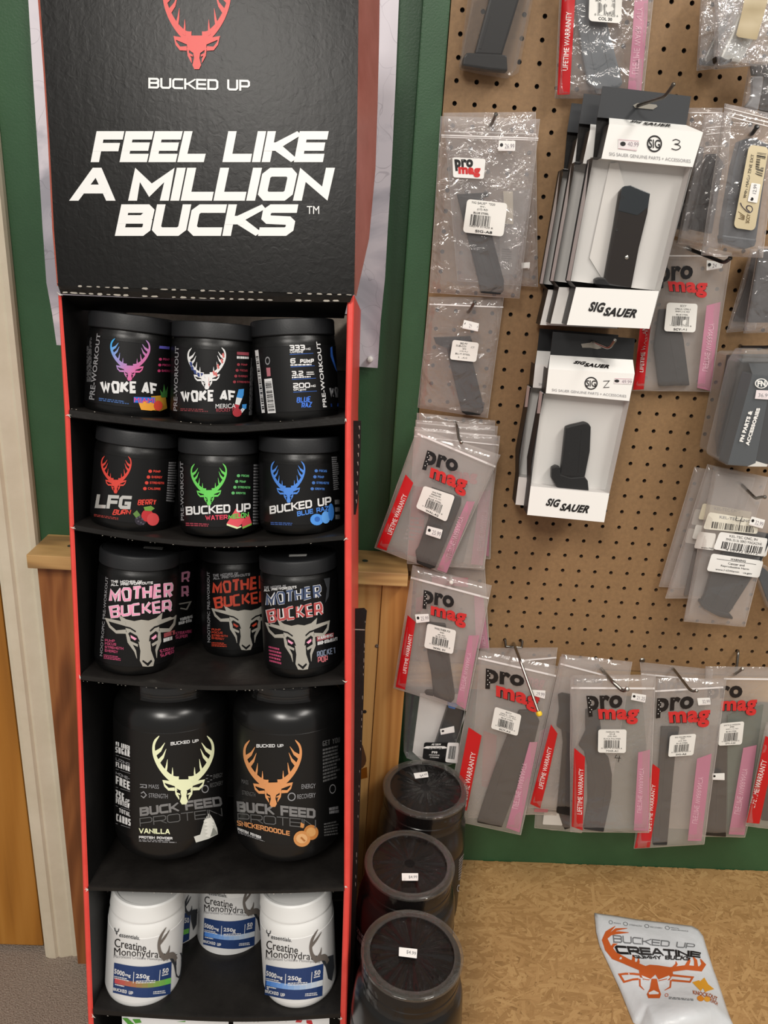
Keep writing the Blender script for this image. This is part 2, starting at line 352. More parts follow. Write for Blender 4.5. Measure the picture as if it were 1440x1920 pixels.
def bars(n=26, seed=3, horiz=False):
    r = random.Random(seed); V = []; F = []; x = 0.
    ws = [r.choice((1, 1, 2, 3)) for _ in range(2*n)]; T = sum(ws)
    for i, q in enumerate(ws):
        if i % 2 == 0:
            b = len(V); P = [(x/T, 0), ((x+q)/T, 0), ((x+q)/T, 1), (x/T, 1)]
            V += [(b_, a_) for a_, b_ in P] if horiz else P; F.append((b, b+1, b+2, b+3))
        x += q
    return V, F
def lines(n, seed=1, fill=.5, bold=.55):       # unreadable small print
    r = random.Random(seed); V = []; F = []
    for i in range(n):
        x = 0; e = r.uniform(.7, 1)
        while x < e:
            q = r.uniform(.04, .16); b = len(V); y = (i+.22)/n; y2 = (i+.22+bold)/n; V += [(x, y), (min(e, x+q), y), (min(e, x+q), y2), (x, y2)]; F.append((b, b+1, b+2, b+3)); x += q+.025
    return V, F
def z3(p): return p[2] if len(p) > 2 else 0
def flip(m, h=True, v=False): return [((1-p[0]) if h else p[0], (1-p[1]) if v else p[1], z3(p)) for p in m[0]], m[1]
def join(*ms):
    V = []; F = []
    for k, (v, f) in enumerate(ms): b = len(V); V += [(p[0], p[1], z3(p)+k*.5) for p in v]; F += [tuple(i+b for i in q) for q in f]
    return V, F
def sub(m, x0, y0, x1, y1): return [(x0+(x1-x0)*p[0], y0+(y1-y0)*p[1], z3(p)) for p in m[0]], m[1]
def mirror(ms):   # +-1 based art to 0..1, mirrored about u=0
    V = []; F = []
    for k, (v, f) in enumerate(ms):
        for s in (1, -1): b = len(V); V += [((s*p[0]+1)/2, p[1], k*.35) for p in v]; F += [tuple(i+b for i in (q if s == 1 else q[::-1])) for q in f]
    return V, F
def deer():
    t = .085
    ant = [sribbon([(.16, .655), (.34, .635), (.58, .55), (.8, .42), (.94, .28), (.97, .17), (.92, .08), (.78, 0)], [.13, .11, .10, .10, .095, .085, .06, .01]),
           ribbon([(.93, .26), (.74, .2), (.60, .10)], [.08, .055, .01]), ribbon([(.84, .39), (.66, .30), (.56, .19)], [.08, .055, .01]),
           ribbon([(.60, .54), (.55, .44), (.52, .34)], [.08, .055, .01]), ribbon([(.38, .63), (.36, .54), (.36, .46)], [.08, .05, .01])]
    ear = ribbon([(.27, .70), (.66, .66), (.62, .72), (.5, .775), (.30, .775)], [.07, .035, .04, .04, .05])
    face = ([(0, .635), (.2, .635), (.3, .70), (.28, .78), (.08, .83), (0, .83)], [(0, 1, 2, 3, 4, 5)])
    brow = ([(0, .80), (.11, .81), (.08, .88), (.13, .955), (.07, 1), (0, 1)], [(0, 1, 2, 3, 4, 5)])
    chk = ribbon([(.27, .76), (.25, .84), (.17, .90), (.15, .93)], [.06, .05, .04, .01]); lid_ = ribbon([(.25, .83), (.12, .855)], .022)
    A = mirror(ant+[ear, face, brow, chk, lid_])
    K = mirror([([(.24, .765), (.09, .80), (.11, .825), (.2, .80)], [(0, 1, 2, 3)]), ribbon([(.085, .955), (.04, .97), (0, .985)], .02)])
    return A, K
DEER, DEERK = deer()
def bull():
    face = ([(0, .12), (.2, .14), (.42, .10), (.62, 0), (.56, .14), (.48, .22), (.45, .36), (.14, .55), (0, .55)], [tuple(range(9))])
    sn = ([(0, .5), (.17, .5), (.15, .7), (.21, .88), (.15, .99), (0, 1)], [tuple(range(6))])
    ear = ribbon([(.45, .19), (.96, .09), (.9, .22), (.75, .33), (.47, .33)], [.08, .05, .06, .06, .08])
    chk = ribbon([(.44, .34), (.43, .52), (.30, .70), (.28, .84)], [.10, .09, .06, .01]); fa2 = ribbon([(.40, .53), (.2, .60)], .05)
    A = mirror([face, sn, ear, chk, fa2])
    K = mirror([([(.42, .37), (.36, .34), (.18, .42), (.13, .53), (.22, .52), (.38, .46)], [tuple(range(6))]), ([(.12, .87), (0, .93), (0, .99), (.14, .90)], [(0, 1, 2, 3)]), ribbon([(.5, .24), (.34, .27), (.2, .34)], .03)])
    E_ = mirror([([(.36, .40), (.2, .47), (.26, .50), (.36, .45)], [(0, 1, 2, 3)])])
    return A, K, E_
BULL, BULLK, BULLE = bull()

def put(surf, items, name, parent, base=.0006, step=.00022, label=None, cut=16, grp=None):
    """items: (shape2d, px quad TL TR BR BL, material[, layer]) -> thin print following the surface"""
    if name == 'lettering' or name == 'printed_lettering' or name == 'header_lettering':      # large words become parts of their own
        bb = []
        for it in items:
            q = it[1]
            if q is IQ: bb = []; break
            bb.append([min(p[0] for p in q)-1, min(p[1] for p in q)-1, max(p[0] for p in q)+1, max(p[1] for p in q)+1])
        if bb:
            cl = [[i] for i in range(len(items))]; ch = True
            while ch:
                ch = False
                for a in range(len(cl)):
                    for b in range(a+1, len(cl)):
                        if any(bb[i][0] < bb[j][2] and bb[j][0] < bb[i][2] and bb[i][1] < bb[j][3] and bb[j][1] < bb[i][3] for i in cl[a] for j in cl[b]):
                            cl[a] += cl[b]; cl.pop(b); ch = True; break
                    if ch: break
            big_ = [c for c in cl if max(max(bb[i][2] for i in c)-min(bb[i][0] for i in c), max(bb[i][3] for i in c)-min(bb[i][1] for i in c)) > 42]
            small = [i for c in cl if c not in big_ for i in c]
            if len(big_)+(1 if small else 0) > 1:
                o = None
                for c in big_+([small] if small else []):
                    o = put(surf, [items[i] for i in sorted(c)], name+'_', parent, base, step, label, cut)
                return o
    name = name.rstrip('_')
    V = []; F = []; MI = []; mats = []
    for it in items:
        (v2, f2), q, m = it[:3]; layer = it[3] if len(it) > 3 else 0
        if m not in mats: mats.append(m)
        mi = mats.index(m)
        if surf.curved:
            bm = bmesh.new(); vs = [bm.verts.new((p[0], p[1], z3(p))) for p in v2]
            for f in f2:
                try: bm.faces.new([vs[i] for i in f])
                except ValueError: pass
            wpx = max((Vector(q[1])-Vector(q[0])).length, (Vector(q[2])-Vector(q[3])).length); hpx = max((Vector(q[3])-Vector(q[0])).length, (Vector(q[2])-Vector(q[1])).length)
            u0 = min(p[0] for p in v2); u1 = max(p[0] for p in v2); w0 = min(p[1] for p in v2); w1 = max(p[1] for p in v2)
            for n, ax in ((int((u1-u0)*wpx/cut), 0), (int((w1-w0)*hpx/cut), 1)):
                lo, hi = (u0, u1) if ax == 0 else (w0, w1)
                for k in range(1, n+1):
                    c = lo+(hi-lo)*k/(n+1)
                    bmesh.ops.bisect_plane(bm, geom=bm.verts[:]+bm.edges[:]+bm.faces[:], plane_co=(c, 0, 0) if ax == 0 else (0, c, 0), plane_no=(1, 0, 0) if ax == 0 else (0, 1, 0))
            bm.verts.index_update(); v2 = [tuple(v.co) for v in bm.verts]; f2 = [tuple(v.index for v in f.verts) for f in bm.faces]; bm.free()
        b = len(V); off = base+step*layer
        for p_ in v2:
            u, v = p_[0], p_[1]
            px = (1-v)*((1-u)*q[0][0]+u*q[1][0])+v*((1-u)*q[3][0]+u*q[2][0]); py = (1-v)*((1-u)*q[0][1]+u*q[1][1])+v*((1-u)*q[3][1]+u*q[2][1])
            V.append(surf.at(px, py, off+z3(p_)*.00012))
        F += [tuple(i+b for i in f) for f in f2]; MI += [mi]*len(f2)
    o = mk(name, V, F, mats, parent, MI, label=label)
    if surf.curved: o.data.polygons.foreach_set('use_smooth', [True]*len(o.data.polygons))
    # face the prints towards the viewer
    return o
def asp(q): return ((Vector(q[1])-Vector(q[0])).length+(Vector(q[2])-Vector(q[3])).length)/max(1, (Vector(q[3])-Vector(q[0])).length+(Vector(q[2])-Vector(q[1])).length)
def ST(s, q, m, t=.2, slant=0., layer=0, jit=0, gap=.2, seed=1): return (stroke(s, asp(q), t, slant, gap, jit, seed), q, m, layer)
def TX(s, q, m, bold=.0, layer=0, shear=0., fl=False):
    sh = ttf(s, bold, shear); return (flip(sh) if fl else sh, q, m, layer)
def PG(pts, m, layer=0):
    x0 = min(p[0] for p in pts); x1 = max(p[0] for p in pts); y0 = min(p[1] for p in pts); y1 = max(p[1] for p in pts)
    return (polyF([((a-x0)/(x1-x0), (b-y0)/(y1-y0)) for a, b in pts]), [(x0, y0), (x1, y0), (x1, y1), (x0, y1)], m, layer)
def bx(x0, y0, x1, y1, c=None, sl=0.):      # box quad in crop coords, sl = vertical drop across the width
    pts = (x0, y0, x1, y0+sl, x1, y1+sl, x0, y1)
    return c(*pts) if c else [(pts[i], pts[i+1]) for i in (0, 2, 4, 6)]
def prism(name, surf, pts, off, thick, m, parent, bevel=.0012, label=None, smooth=None):
    A = [surf.at(x, y, off) for x, y in pts]; n = surf.n if hasattr(surf, 'n') else surf.pl.n
    B = [a-n*thick for a in A]; k = len(A)
    F = [tuple(range(k))[::-1], tuple(range(k, 2*k))]+[(i, (i+1) % k, k+(i+1) % k, k+i) for i in range(k)]
    o = mk(name, A+B, F, m, parent, bevel=bevel, label=label); return o
# ------------------------------------------------------------------ setting
PEG = 1.0852; YW = 1.108       # pegboard face, green wall behind it
X0P = .0815
def tagS(o): o['kind'] = 'structure'; return o
tagS(box('floor', -2.2, 2.2, -1.6, YW+.5, -.05, 0, M_carpet, bevel=0))
tagS(box('wall_back', -.545, 2.2, YW, YW+.08, 0, 2.9, M_green, bevel=0))
tagS(box('wall_left', -2.2, -1.42, YW, YW+.08, 0, 2.9, M_green, bevel=0))
t = tagS(box('trim_1', .047, X0P-.0012, PEG-.004, YW-.0005, .885, 2.75, M_green, bevel=.002))
t['label'] = 'green-painted upright board beside the pegboard edge'
t = tagS(box('trim_2', X0P+.006, 2.2, PEG+.002, YW-.0005, CZ-.70, CZ-.652, M_cap)); 
# door casing with moulded profile
def casing():
    xs = [(-.548, 0), (-.548, .018), (-.541, .021), (-.528, .021), (-.524, .017), (-.519, .019), (-.500, .014), (-.496, .016), (-.489, .014), (-.487, .008), (-.487, 0)]
    V = []; F = []
    for z in (0, 2.75):
        for x, d in xs: V.append((x, YW-.0005-d, z))
    n = len(xs)
    for i in range(n-1): F.append((i, i+1, n+i+1, n+i))
    F.append(tuple(range(n))[::-1]); F.append(tuple(range(n, 2*n)))
    return tagS(mk('trim_3', V, F, M_casing, bevel=0))
casing()
tagS(box('trim_4', -.62, -.549, YW+.012, YW+.07, 0, 2.75, M_dark, bevel=.001))     # jamb
d = thing('door_1', 'orange-brown varnished wooden door standing behind the cream casing', 'door', (-1.0, YW+.02, .012)); d['kind'] = 'structure'
if 'category' in d: pass
box('door_slab', -1.40, -.5565, YW-.006, YW+.03, .012, 2.1, M_door, d, bevel=.003)

# pegboard with real holes
def pegboard():
    S = .0254; hx, hz = .0957742, CZ+.158
    pb = thing('pegboard', 'brown perforated hardboard panel covered with hanging packs', 'pegboard', (X0P, PEG, CZ-.65))
    x0, x1, z0, z1 = X0P, 1.30, CZ-.650, CZ+.62
    i0 = -1; i1 = int((x1-hx)/S)+1; ks = range(int((z0-hz)/S)-1, int((z1-hz)/S)+2)
    V = []; F = []; MI = []; seg = 10; R = .0030
    xa = [x0]+[hx+(i+.5)*S for i in range(0, i1) if x0 < hx+(i+.5)*S < x1]+[x1]
    za = [z0]+[hz+(k+.5)*S for k in ks if z0 < hz+(k+.5)*S < z1]+[z1]
    for a in range(len(xa)-1):
        for b in range(len(za)-1):
            xl, xr, zl, zr = xa[a], xa[a+1], za[b], za[b+1]
            cx = hx+round(((xl+xr)/2-hx)/S)*S; cz = hz+round(((zl+zr)/2-hz)/S)*S
            n0 = len(V)
            if not (xl+R < cx < xr-R and zl+R < cz < zr-R):
                V += [(xl, PEG, zl), (xr, PEG, zl), (xr, PEG, zr), (xl, PEG, zr)]; F.append((n0, n0+1, n0+2, n0+3)); MI.append(0); continue
            sq = [(xr, cz), (xr, zr), (cx, zr), (xl, zr), (xl, cz), (xl, zl), (cx, zl), (xr, zl)]
            m = 8
            for k in range(m):
                q = 2*math.pi*k/m; V.append((cx+R*math.cos(q), PEG, cz+R*math.sin(q)))
            for k in range(m):
                q = 2*math.pi*k/m; V.append((cx+R*math.cos(q), PEG+.0055, cz+R*math.sin(q)))
            for x, z in sq: V.append((x, PEG, z))
            for k in range(m):
                k2 = (k+1) % m; F.append((n0+k, n0+16+k, n0+16+k2, n0+k2)); MI.append(0)
                F.append((n0+k, n0+k2, n0+8+k2, n0+8+k)); MI.append(1)
    mk('perforated_face', V, F, [M_peg, mat('#4a3420', .8)], pb, MI)
    box('cavity_shade', x0, x1, PEG+.0056, PEG+.007, z0, z1, mat('#120c08', .9), pb, bevel=0)  # near-black sheet paints the shade of the cavity behind the holes
    for (px, py) in ((1204, 1238), (1233, 1238.5), (1262, 1240)):
        pass
    c = atY(1204, 1238, PEG)
    lathe('screw', c, (0, -1, 0), [(.0045, 0), (.0045, .001), (.003, .0022), (0, .0024)], M_wire, pb, 16)
    return pb
pegboard()

# wainscot: cap ledge and boards
capx1 = X0P-.0015
cp = thing('ledge', 'rough wooden ledge board running behind the cardboard display', 'ledge', (-.2, YW, CZ-.49))
box('cap_board', -.4745, capx1, 1.026, YW-.0006, CZ-.4905, CZ-.469, M_cap, cp, bevel=.0015)
for x in (-.425, .016):
    lathe('screw_head', (x, 1.065, CZ-.4692), (0, 0, 1), [(.0045, 0), (.0045, .0008), (.002, .0012), (0, .0008)], M_wire, cp, 14)
wn = thing('wainscot', 'stained plywood boards under the wooden ledge', 'wall paneling', (-.2, YW, 0))
zt = CZ-.4912
for (a, b, m, y) in ((-.472, -.353, M_woodL, 1.052), (-.3525, -.20, M_woodL, 1.053), (-.1995, -.02, M_woodR, 1.052), (-.0195, .0435, M_woodR2, 1.0525), (.0441, .0905, M_woodR, 1.0505)):
    box('board', a, b, y, y+.018, .03, zt, m, wn, bevel=.001)
box('batten', -.47, .088, 1.0715, YW-.001, .03, zt, mat('#6b4a2a', .7), wn, bevel=0)
# knot in the pale board
kn = [PG([(672+14*math.cos(a)*(1+.15*math.sin(3*a)), 1418+26*math.sin(a)) for a in [2*math.pi*k/20 for k in range(20)]], mat('#5d3a22', .6)),
      PG([(671, 1444), (688, 1438), (689, 1458), (672, 1462)], mat('#8c4f16', .35), 1)]
put(Pl((0, 1.0525, 1), (0, -1, 0)), kn, 'knot', wn, base=.0003, label='dark brown knot in the pale board')
for px, py in ((684, 1334), (728, 1267), (707, 1211)):
    c = atY(px, py, 1.0523); lathe('screw_head', c, (0, -1, 0), [(.0032, 0), (.0032, .0007), (.0012, .001), (0, .0006)], M_wire, wn, 12)

# poster behind the display
def poster_mat():
    m, nt, b, N, L = nodemat('map_poster')
    tc = N('TexCoord'); n = N('TexNoise', Scale=5.0, Detail=6.0, Distortion=1.3); L(tc.outputs['Object'], n.inputs['Vector'])
    r = ramp(N, [(.34, '#a8a6b0'), (.42, '#cbc6d0'), (.47, '#e4dde5'), (.75, '#ebe2e7')]); L(n.outputs['Fac'], r.inputs[0])
    v = N('TexVoronoi', Scale=5.0, feature='DISTANCE_TO_EDGE'); nd = N('TexNoise', Scale=7.0, Detail=3.0); av = N('VectorMath', operation='ADD'); L(tc.outputs['Object'], nd.inputs['Vector']); L(tc.outputs['Object'], av.inputs[0]); L(nd.outputs['Color'], av.inputs[1]); L(av.outputs[0], v.inputs['Vector'])
    r2 = ramp(N, [(.003, '#8f8892'), (.008, '#ffffff')]); L(v.outputs['Distance'], r2.inputs[0])
    mx = N('Mix', data_type='RGBA', blend_type='MULTIPLY'); mx.inputs[0].default_value = .35; L(r.outputs[0], mx.inputs[6]); L(r2.outputs[0], mx.inputs[7]); L(mx.outputs[2], b.inputs['Base Color'])
    b.inputs['Roughness'].default_value = .4; return m
M_poster = poster_mat()
def poster():
    L_ = [(22, -260), (53, 0), (62, 150), (72, 300), (80, 430), (87, 530), (98, 590), (106, 647)]
    R_ = [(758, -260), (748, 0), (742, 150), (734, 320), (727, 430), (722, 520), (714, 600), (708, 690)]
    V = []; F = []; n = 12
    for j, (a, b) in enumerate(zip(L_, R_)):
        for i in range(n+1):
            u = i/n; Y = YW-.004-.012*max(0, (abs(u-.5)*2)**6)*(1 if j > 3 else .4)
            V.append(atY(a[0]+(b[0]-a[0])*u, a[1]+(b[1]-a[1])*u, Y))
    k = len(V); V += [v+Vector((0, .0004, 0)) for v in V]
    w1 = n+1
    for j in range(len(L_)-1):
        for i in range(n): q = (j*w1+i, j*w1+i+1, (j+1)*w1+i+1, (j+1)*w1+i); F += [q, tuple(x+k for x in q[::-1])]
    o = mk('poster', V, F, M_poster, None, smooth=1)
    tag(o, 'pale lilac map poster pinned to the green wall behind the display', 'poster')
    pn = thing('push_pin', 'white round push pin at the lower right corner of the map poster', 'push pin', atY(694, 673, YW-.012))
    lathe('pin_head', atY(694, 673, YW-.0165), (0, -1, 0), [(.0025, -.002), (.0042, .0005), (.0046, .003), (.0036, .0058), (.0015, .0068), (0, .007)], M_white, pn, 24)
poster()

# ------------------------------------------------------------------ bench
BZ = .255
def bench():
    b = thing('workbench', 'low bench with a bare oriented-strand-board top', 'bench', (.6, .7, 0))
    m, nt, bs, N, L = nodemat('strand_base')
    tc = N('TexCoord'); n = N('TexNoise', Scale=60.0, Detail=5.0); L(tc.outputs['Object'], n.inputs['Vector'])
    r = ramp(N, [(.3, '#86643a'), (.7, '#a17c4b')]); L(n.outputs['Fac'], r.inputs[0]); L(r.outputs[0], bs.inputs['Base Color']); bs.inputs['Roughness'].default_value = .6
    x0, x1, y0, y1 = .036, 1.6, .42, YW-.001
    L6 = [(x0, y0), (x1, y0), (x1, y1), (.093, y1), (.093, 1.048), (x0, 1.048)]
    mk('bench_top', [(x, y, z) for z in (BZ-.018, BZ) for x, y in L6], [(5, 4, 3, 2, 1, 0), (6, 7, 8, 9, 10, 11)]+[(i, (i+1) % 6, 6+(i+1) % 6, 6+i) for i in range(6)], m, b, bevel=.001)
    # strands: thin flakes pressed into the surface
    fm, nt, bs, N, L = nodemat('strand')
    uv = N('UVMap'); at_ = N('Attribute', attribute_name='tone'); mp = N('Mapping'); mp.inputs['Scale'].default_value = (1.2, 16, 1)
    L(uv.outputs[0], mp.inputs[0]); n = N('TexNoise', Scale=1.0, Detail=5.0, Roughness=.6); ad = N('VectorMath', operation='ADD'); L(mp.outputs[0], ad.inputs[0]); L(at_.outputs['Vector'], ad.inputs[1]); L(ad.outputs[0], n.inputs['Vector'])
    r = ramp(N, [(0, '#7e5c32'), (.25, '#977346'), (.5, '#a78253'), (.75, '#b38f5e'), (1, '#c6a676')])
    mx = N('Mix', data_type='FLOAT'); mx.inputs[0].default_value = .5; L(n.outputs['Fac'], mx.inputs[2]); L(at_.outputs['Fac'], mx.inputs[3]); L(mx.outputs[0], r.inputs[0]); L(r.outputs[0], bs.inputs['Base Color'])
    bs.inputs['Roughness'].default_value = .48; bp = N('Bump', Strength=.3, Distance=.0008); L(n.outputs['Fac'], bp.inputs['Height']); L(bp.outputs[0], bs.inputs['Normal'])
    rnd = random.Random(5); V = []; F = []; T = []; U = []
    for i in range(17000):
        cx, cy = rnd.uniform(x0, 1.15), rnd.uniform(.55, y1); l = rnd.uniform(.005, .021)*(1 if rnd.random() > .2 else 2.0); w_ = rnd.uniform(.0008, .0042); a = rnd.gauss(.1, .5)
        if rnd.random() < .25: a += 1.4
        c, s_ = math.cos(a), math.sin(a); z = BZ+.0001+rnd.random()*.00055; dz = rnd.uniform(-.00012, .00012); n0 = len(V)
        pts = [(-l, rnd.uniform(-.6, .2)*w_), (-l*rnd.uniform(.5, .95), -w_), (l*rnd.uniform(.5, .9), -w_*rnd.uniform(.6, 1)), (l, rnd.uniform(-.2, .6)*w_), (l*rnd.uniform(.4, .9), w_), (-l*rnd.uniform(.5, .9), w_*rnd.uniform(.5, 1))]
        for x, y in pts:
            X, Y = cx+x*c-y*s_, cy+x*s_+y*c
            V.append((min(x1, max(x0, X)), min(y1 if X > .093 else 1.048, Y), z+dz*(x/l))); U.append((x*30, y*30+cx))
        F.append(tuple(range(n0, n0+6))); T.append(rnd.random())
    o = mk('strand', V, F, fm, b, clean=False); o['kind'] = 'stuff'
    me = o.data
    bmx = None
    if len(me.polygons) == len(T) and len(me.vertices) == len(V):
        at2 = me.attributes.new('tone', 'FLOAT', 'FACE'); at2.data.foreach_set('value', T)
        ul = me.uv_layers.new(name='UVMap')
        for p in me.polygons:
            for li in p.loop_indices: ul.data[li].uv = U[me.loops[li].vertex_index]
    wd = M_woodR
    box('apron', x0+.02, x1-.02, y0+.02, y0+.04, BZ-.1, BZ-.0185, wd, b)
    for x in (x0+.022, x1-.06):
        for y in (y0+.042, y1-.11): box('leg', x, x+.04, y, y+.04, 0, BZ-.0185, wd, b)
bench()

# ------------------------------------------------------------------ cardboard display
SC = .926
_x = Vector((math.cos(-.023)*math.cos(.037), math.sin(-.023)*math.cos(.037), math.sin(.037)))
_u = Vector((0, math.sin(.167), math.cos(.167))); _u = (_u-_x*_u.dot(_x)).normalized(); _dn = _u.cross(_x)
DO = Vector((-.361*SC, .941*SC, CZ))
FR = Pl(DO, -_dn)                    # plane of the front opening
if _dn.y < 0: _dn = -_dn
DEPTH = .215
def fr(px, py, d=0): return FR.back(d).at(px, py)
LI = [(114, 556), (130, 775), (138, 988), (150, 1268), (165, 1668), (174, 1905), (178, 1990)]
LO = [(108, 553), (120, 775), (129, 988), (141, 1268), (155, 1668), (164, 1905), (168, 1990)]
RI = [(651, 562), (647, 785), (646, 1010), (646, 1278), (645, 1660), (638, 1905), (636, 1990)]
RO = [(664, 553), (658, 785), (659, 1010), (659, 1278), (656, 1660), (650, 1905), (647, 1990)]
def tofloor(p): return p-_u*((p.z-.0005)/_u.z)
disp = thing('display_stand', 'tall black cardboard shelf display with red edges and printed header', 'display stand', (-.15, .72, 0))
def side(I_, O_, name):
    A = [fr(*p) for p in I_]; B = [fr(*p) for p in O_]
    A.append(tofloor(A[-1])); B.append(tofloor(B[-1]))
    n = len(A); V = []; F = []; MI = []; r_ = .0016
    for a, b in zip(A, B):
        e = (b-a).normalized()
        V += [a+_dn*DEPTH, a+_dn*r_, a+e*r_, b-e*r_, b+_dn*r_, b+_dn*DEPTH]
        if abs(V[-1].z) < .03 or True:
            for k in range(-6, 0):
                if V[k].z < .0005: V[k] = V[k]-_u*((V[k].z-.0006)/_u.z)
    for i in range(n-1):
        for k in range(5): F.append((6*i+k, 6*i+k+1, 6*i+k+7, 6*i+k+6)); MI.append((0, 1, 1, 1, 1)[k])
    F.append((0, 1, 2, 3, 4, 5)); MI.append(1)
    return mk(name, V, F, [M_inner, M_red], disp, MI)
side(LI, LO, 'side_panel'); side(RI, RO, 'side_panel')
def deck(name, up, lo, mid_depth=DEPTH-.004, thick=.004, ticks=True, seed=1):
    """shelf: folded front lip + floor sheet"""
    up = [Vector(p) for p in up]; lo = [Vector(p) for p in lo]
    def samp(P, n=24):
        out = []
        for i in range(n+1):
            u = i/n*(len(P)-1); k = min(int(u), len(P)-2); f = u-k
            p0 = P[max(k-1, 0)]; p1_, p2_ = P[k], P[k+1]; p3_ = P[min(k+2, len(P)-1)]
            out.append(.5*((2*p1_)+(p2_-p0)*f+(2*p0-5*p1_+4*p2_-p3_)*f*f+(3*p1_-p0-3*p2_+p3_)*f**3))
        return out
    U = samp(up); W = samp(lo); V = []; F = []; n = len(U)
    for a, b in zip(U, W):
        A, B = fr(a.x, a.y), fr(b.x, b.y); e = (B-A).normalized(); h = (B-A).length; r_ = min(.003, h*.35)
        V += [A+_dn*mid_depth, A+_dn*r_, A-_dn*.0004+e*r_*.5, B-_dn*.0004-e*r_*.5, B+_dn*r_, B+_dn*(.015)]
    for i in range(n-1):
        for k in range(5): F.append((6*i+k, 6*i+k+1, 6*i+k+7, 6*i+k+6))
    o = mk(name, V, F, M_bin, disp, smooth=.9)
    return U, W
def ticks(segs, name, seed, n=42, w_=3.4, h_=1.3, d=-.0012, prob=.75, dark=False):
    r = random.Random(seed); V = []; F = []
    for P in segs:
        P = [Vector(p) for p in P]
        L_ = len(P)-1
        for i in range(n):
            if r.random() > prob: continue
            u = (i+.5)/n*L_; k = min(int(u), L_-1); c = P[k].lerp(P[k+1], u-k); t = (P[k+1]-P[k]).normalized(); nn = Vector((-t.y, t.x))
            a, hh = w_*r.uniform(.6, 1.3), h_*r.uniform(.5, 1.3); n0 = len(V)
            for sx, sy in ((-1, .2), (-.6, -1), (.6, -1), (1, .3), (.4, 1), (-.5, .9)):
                q = c+t*a*sx+nn*hh*sy+Vector((0, r.uniform(-.4, .4))); V.append(fr(q.x, q.y, d))
            F.append(tuple(range(n0, n0+6)))
    o = mk(name, V, F, M_tear, disp); o['kind'] = 'stuff'; return o
shelves = [
 ([(130, 766), (260, 783), (400, 796), (530, 790), (647, 779)], [(130, 784), (260, 800), (400, 813), (520, 807), (647, 797)]),
 ([(138, 982), (260, 1002), (392, 1015), (520, 1012), (646, 1002)], [(140, 996), (260, 1015), (390, 1027), (520, 1024), (646, 1014)]),
 ([(152, 1264), (260, 1276), (400, 1284), (520, 1281), (646, 1272)], [(153, 1277), (260, 1288), (400, 1296), (520, 1293), (646, 1285)]),
 ([(165, 1661), (285, 1666), (407, 1668), (525, 1668), (645, 1662)], [(166, 1671), (285, 1674), (407, 1677), (525, 1676), (645, 1672)]),
 ([(174, 1890), (290, 1900), (412, 1906), (525, 1905), (638, 1898)], [(175, 1903), (290, 1911), (412, 1917), (525, 1916), (638, 1909)])]
for i, (a, b) in enumerate(shelves): deck('shelf', a, b)
ticks([shelves[0][0], ], 'frayed_edge', 3, 60, 1.3, .35, prob=.25)
ticks([s[1] for s in shelves[1:]], 'frayed_edge', 5, 60, 1.4, .35, prob=.3)
# corner nicks
V = []; F = []; r = random.Random(9)
for (x, y) in [(128, 778), (137, 990), (150, 1270), (165, 1668), (175, 1906), (648, 785), (648, 1010), (648, 1279), (647, 1662), (641, 1910), (112, 552), (656, 560)]:
    for k in range(3):
        a = r.uniform(0, 6.28); n0 = len(V); l = r.uniform(4, 8); q = [(x-1.2*math.sin(a), y+1.2*math.cos(a)), (x+l*math.cos(a), y+l*math.sin(a)), (x+1.2*math.sin(a), y-1.2*math.cos(a))]
        V += [fr(p[0], p[1], -.002-k*.0003) for p in q]; F.append((n0, n0+1, n0+2))
o = mk('torn_corner', V, F, mat('#cfc9bf', .9), disp); o['kind'] = 'stuff'
# back panel, grey-brown strip near its top lightened as if lit, top panel
TL, TR = fr(114, 556), fr(651, 562); BLp, BRp = tofloor(fr(178, 1990)), tofloor(fr(636, 1990))
def back(name, a, b, c, d, dd, m, th=.003):
    P = [p+_dn*dd for p in (a, b, c, d)]; P = [q-_u*((q.z-.0008)/_u.z) if q.z < .0008 else q for q in P]
    Q = [q+_dn*th for q in P]; Q = [q-_u*((q.z-.0008)/_u.z) if q.z < .0008 else q for q in Q]
    return mk(name, P+Q, [(0, 1, 2, 3), (7, 6, 5, 4), (0, 4, 5, 1), (1, 5, 6, 2), (2, 6, 7, 3), (3, 7, 4, 0)], m, disp)
back('back_panel', TL, TR, BRp, BLp, DEPTH-.003, M_inner)
k1, k2 = fr(118, 592), fr(650, 592)
back('lightened_backing_strip', TL-_u*.002, TR-_u*.002, TR-_u*.075, TL-_u*.075, DEPTH-.006, M_kraft, .0015)['label'] = 'grey-brown back panel strip above the top shelf, colour lightened as if lit'
# top inner hood (dark flap hanging under the header)
def strip(name, pts, m, d0=0, d1=0, parent=disp):
    """pts: pairs (a,b) px with depths"""
    V = []; F = []
    for (a, da), (b, db) in pts: V += [fr(*a, da), fr(*b, db)]
    for i in range(len(pts)-1): F.append((2*i, 2*i+1, 2*i+3, 2*i+2))
    return mk(name, V, F, m, parent)
strip('inner_hood', [(((114, 556)), .002), ((118, 584), .055)] and [(((114, 553), .003), ((122, 580), .06)), (((380, 563), .003), ((380, 592), .06)), (((652, 566), .003), ((645, 597), .06))], M_inner)
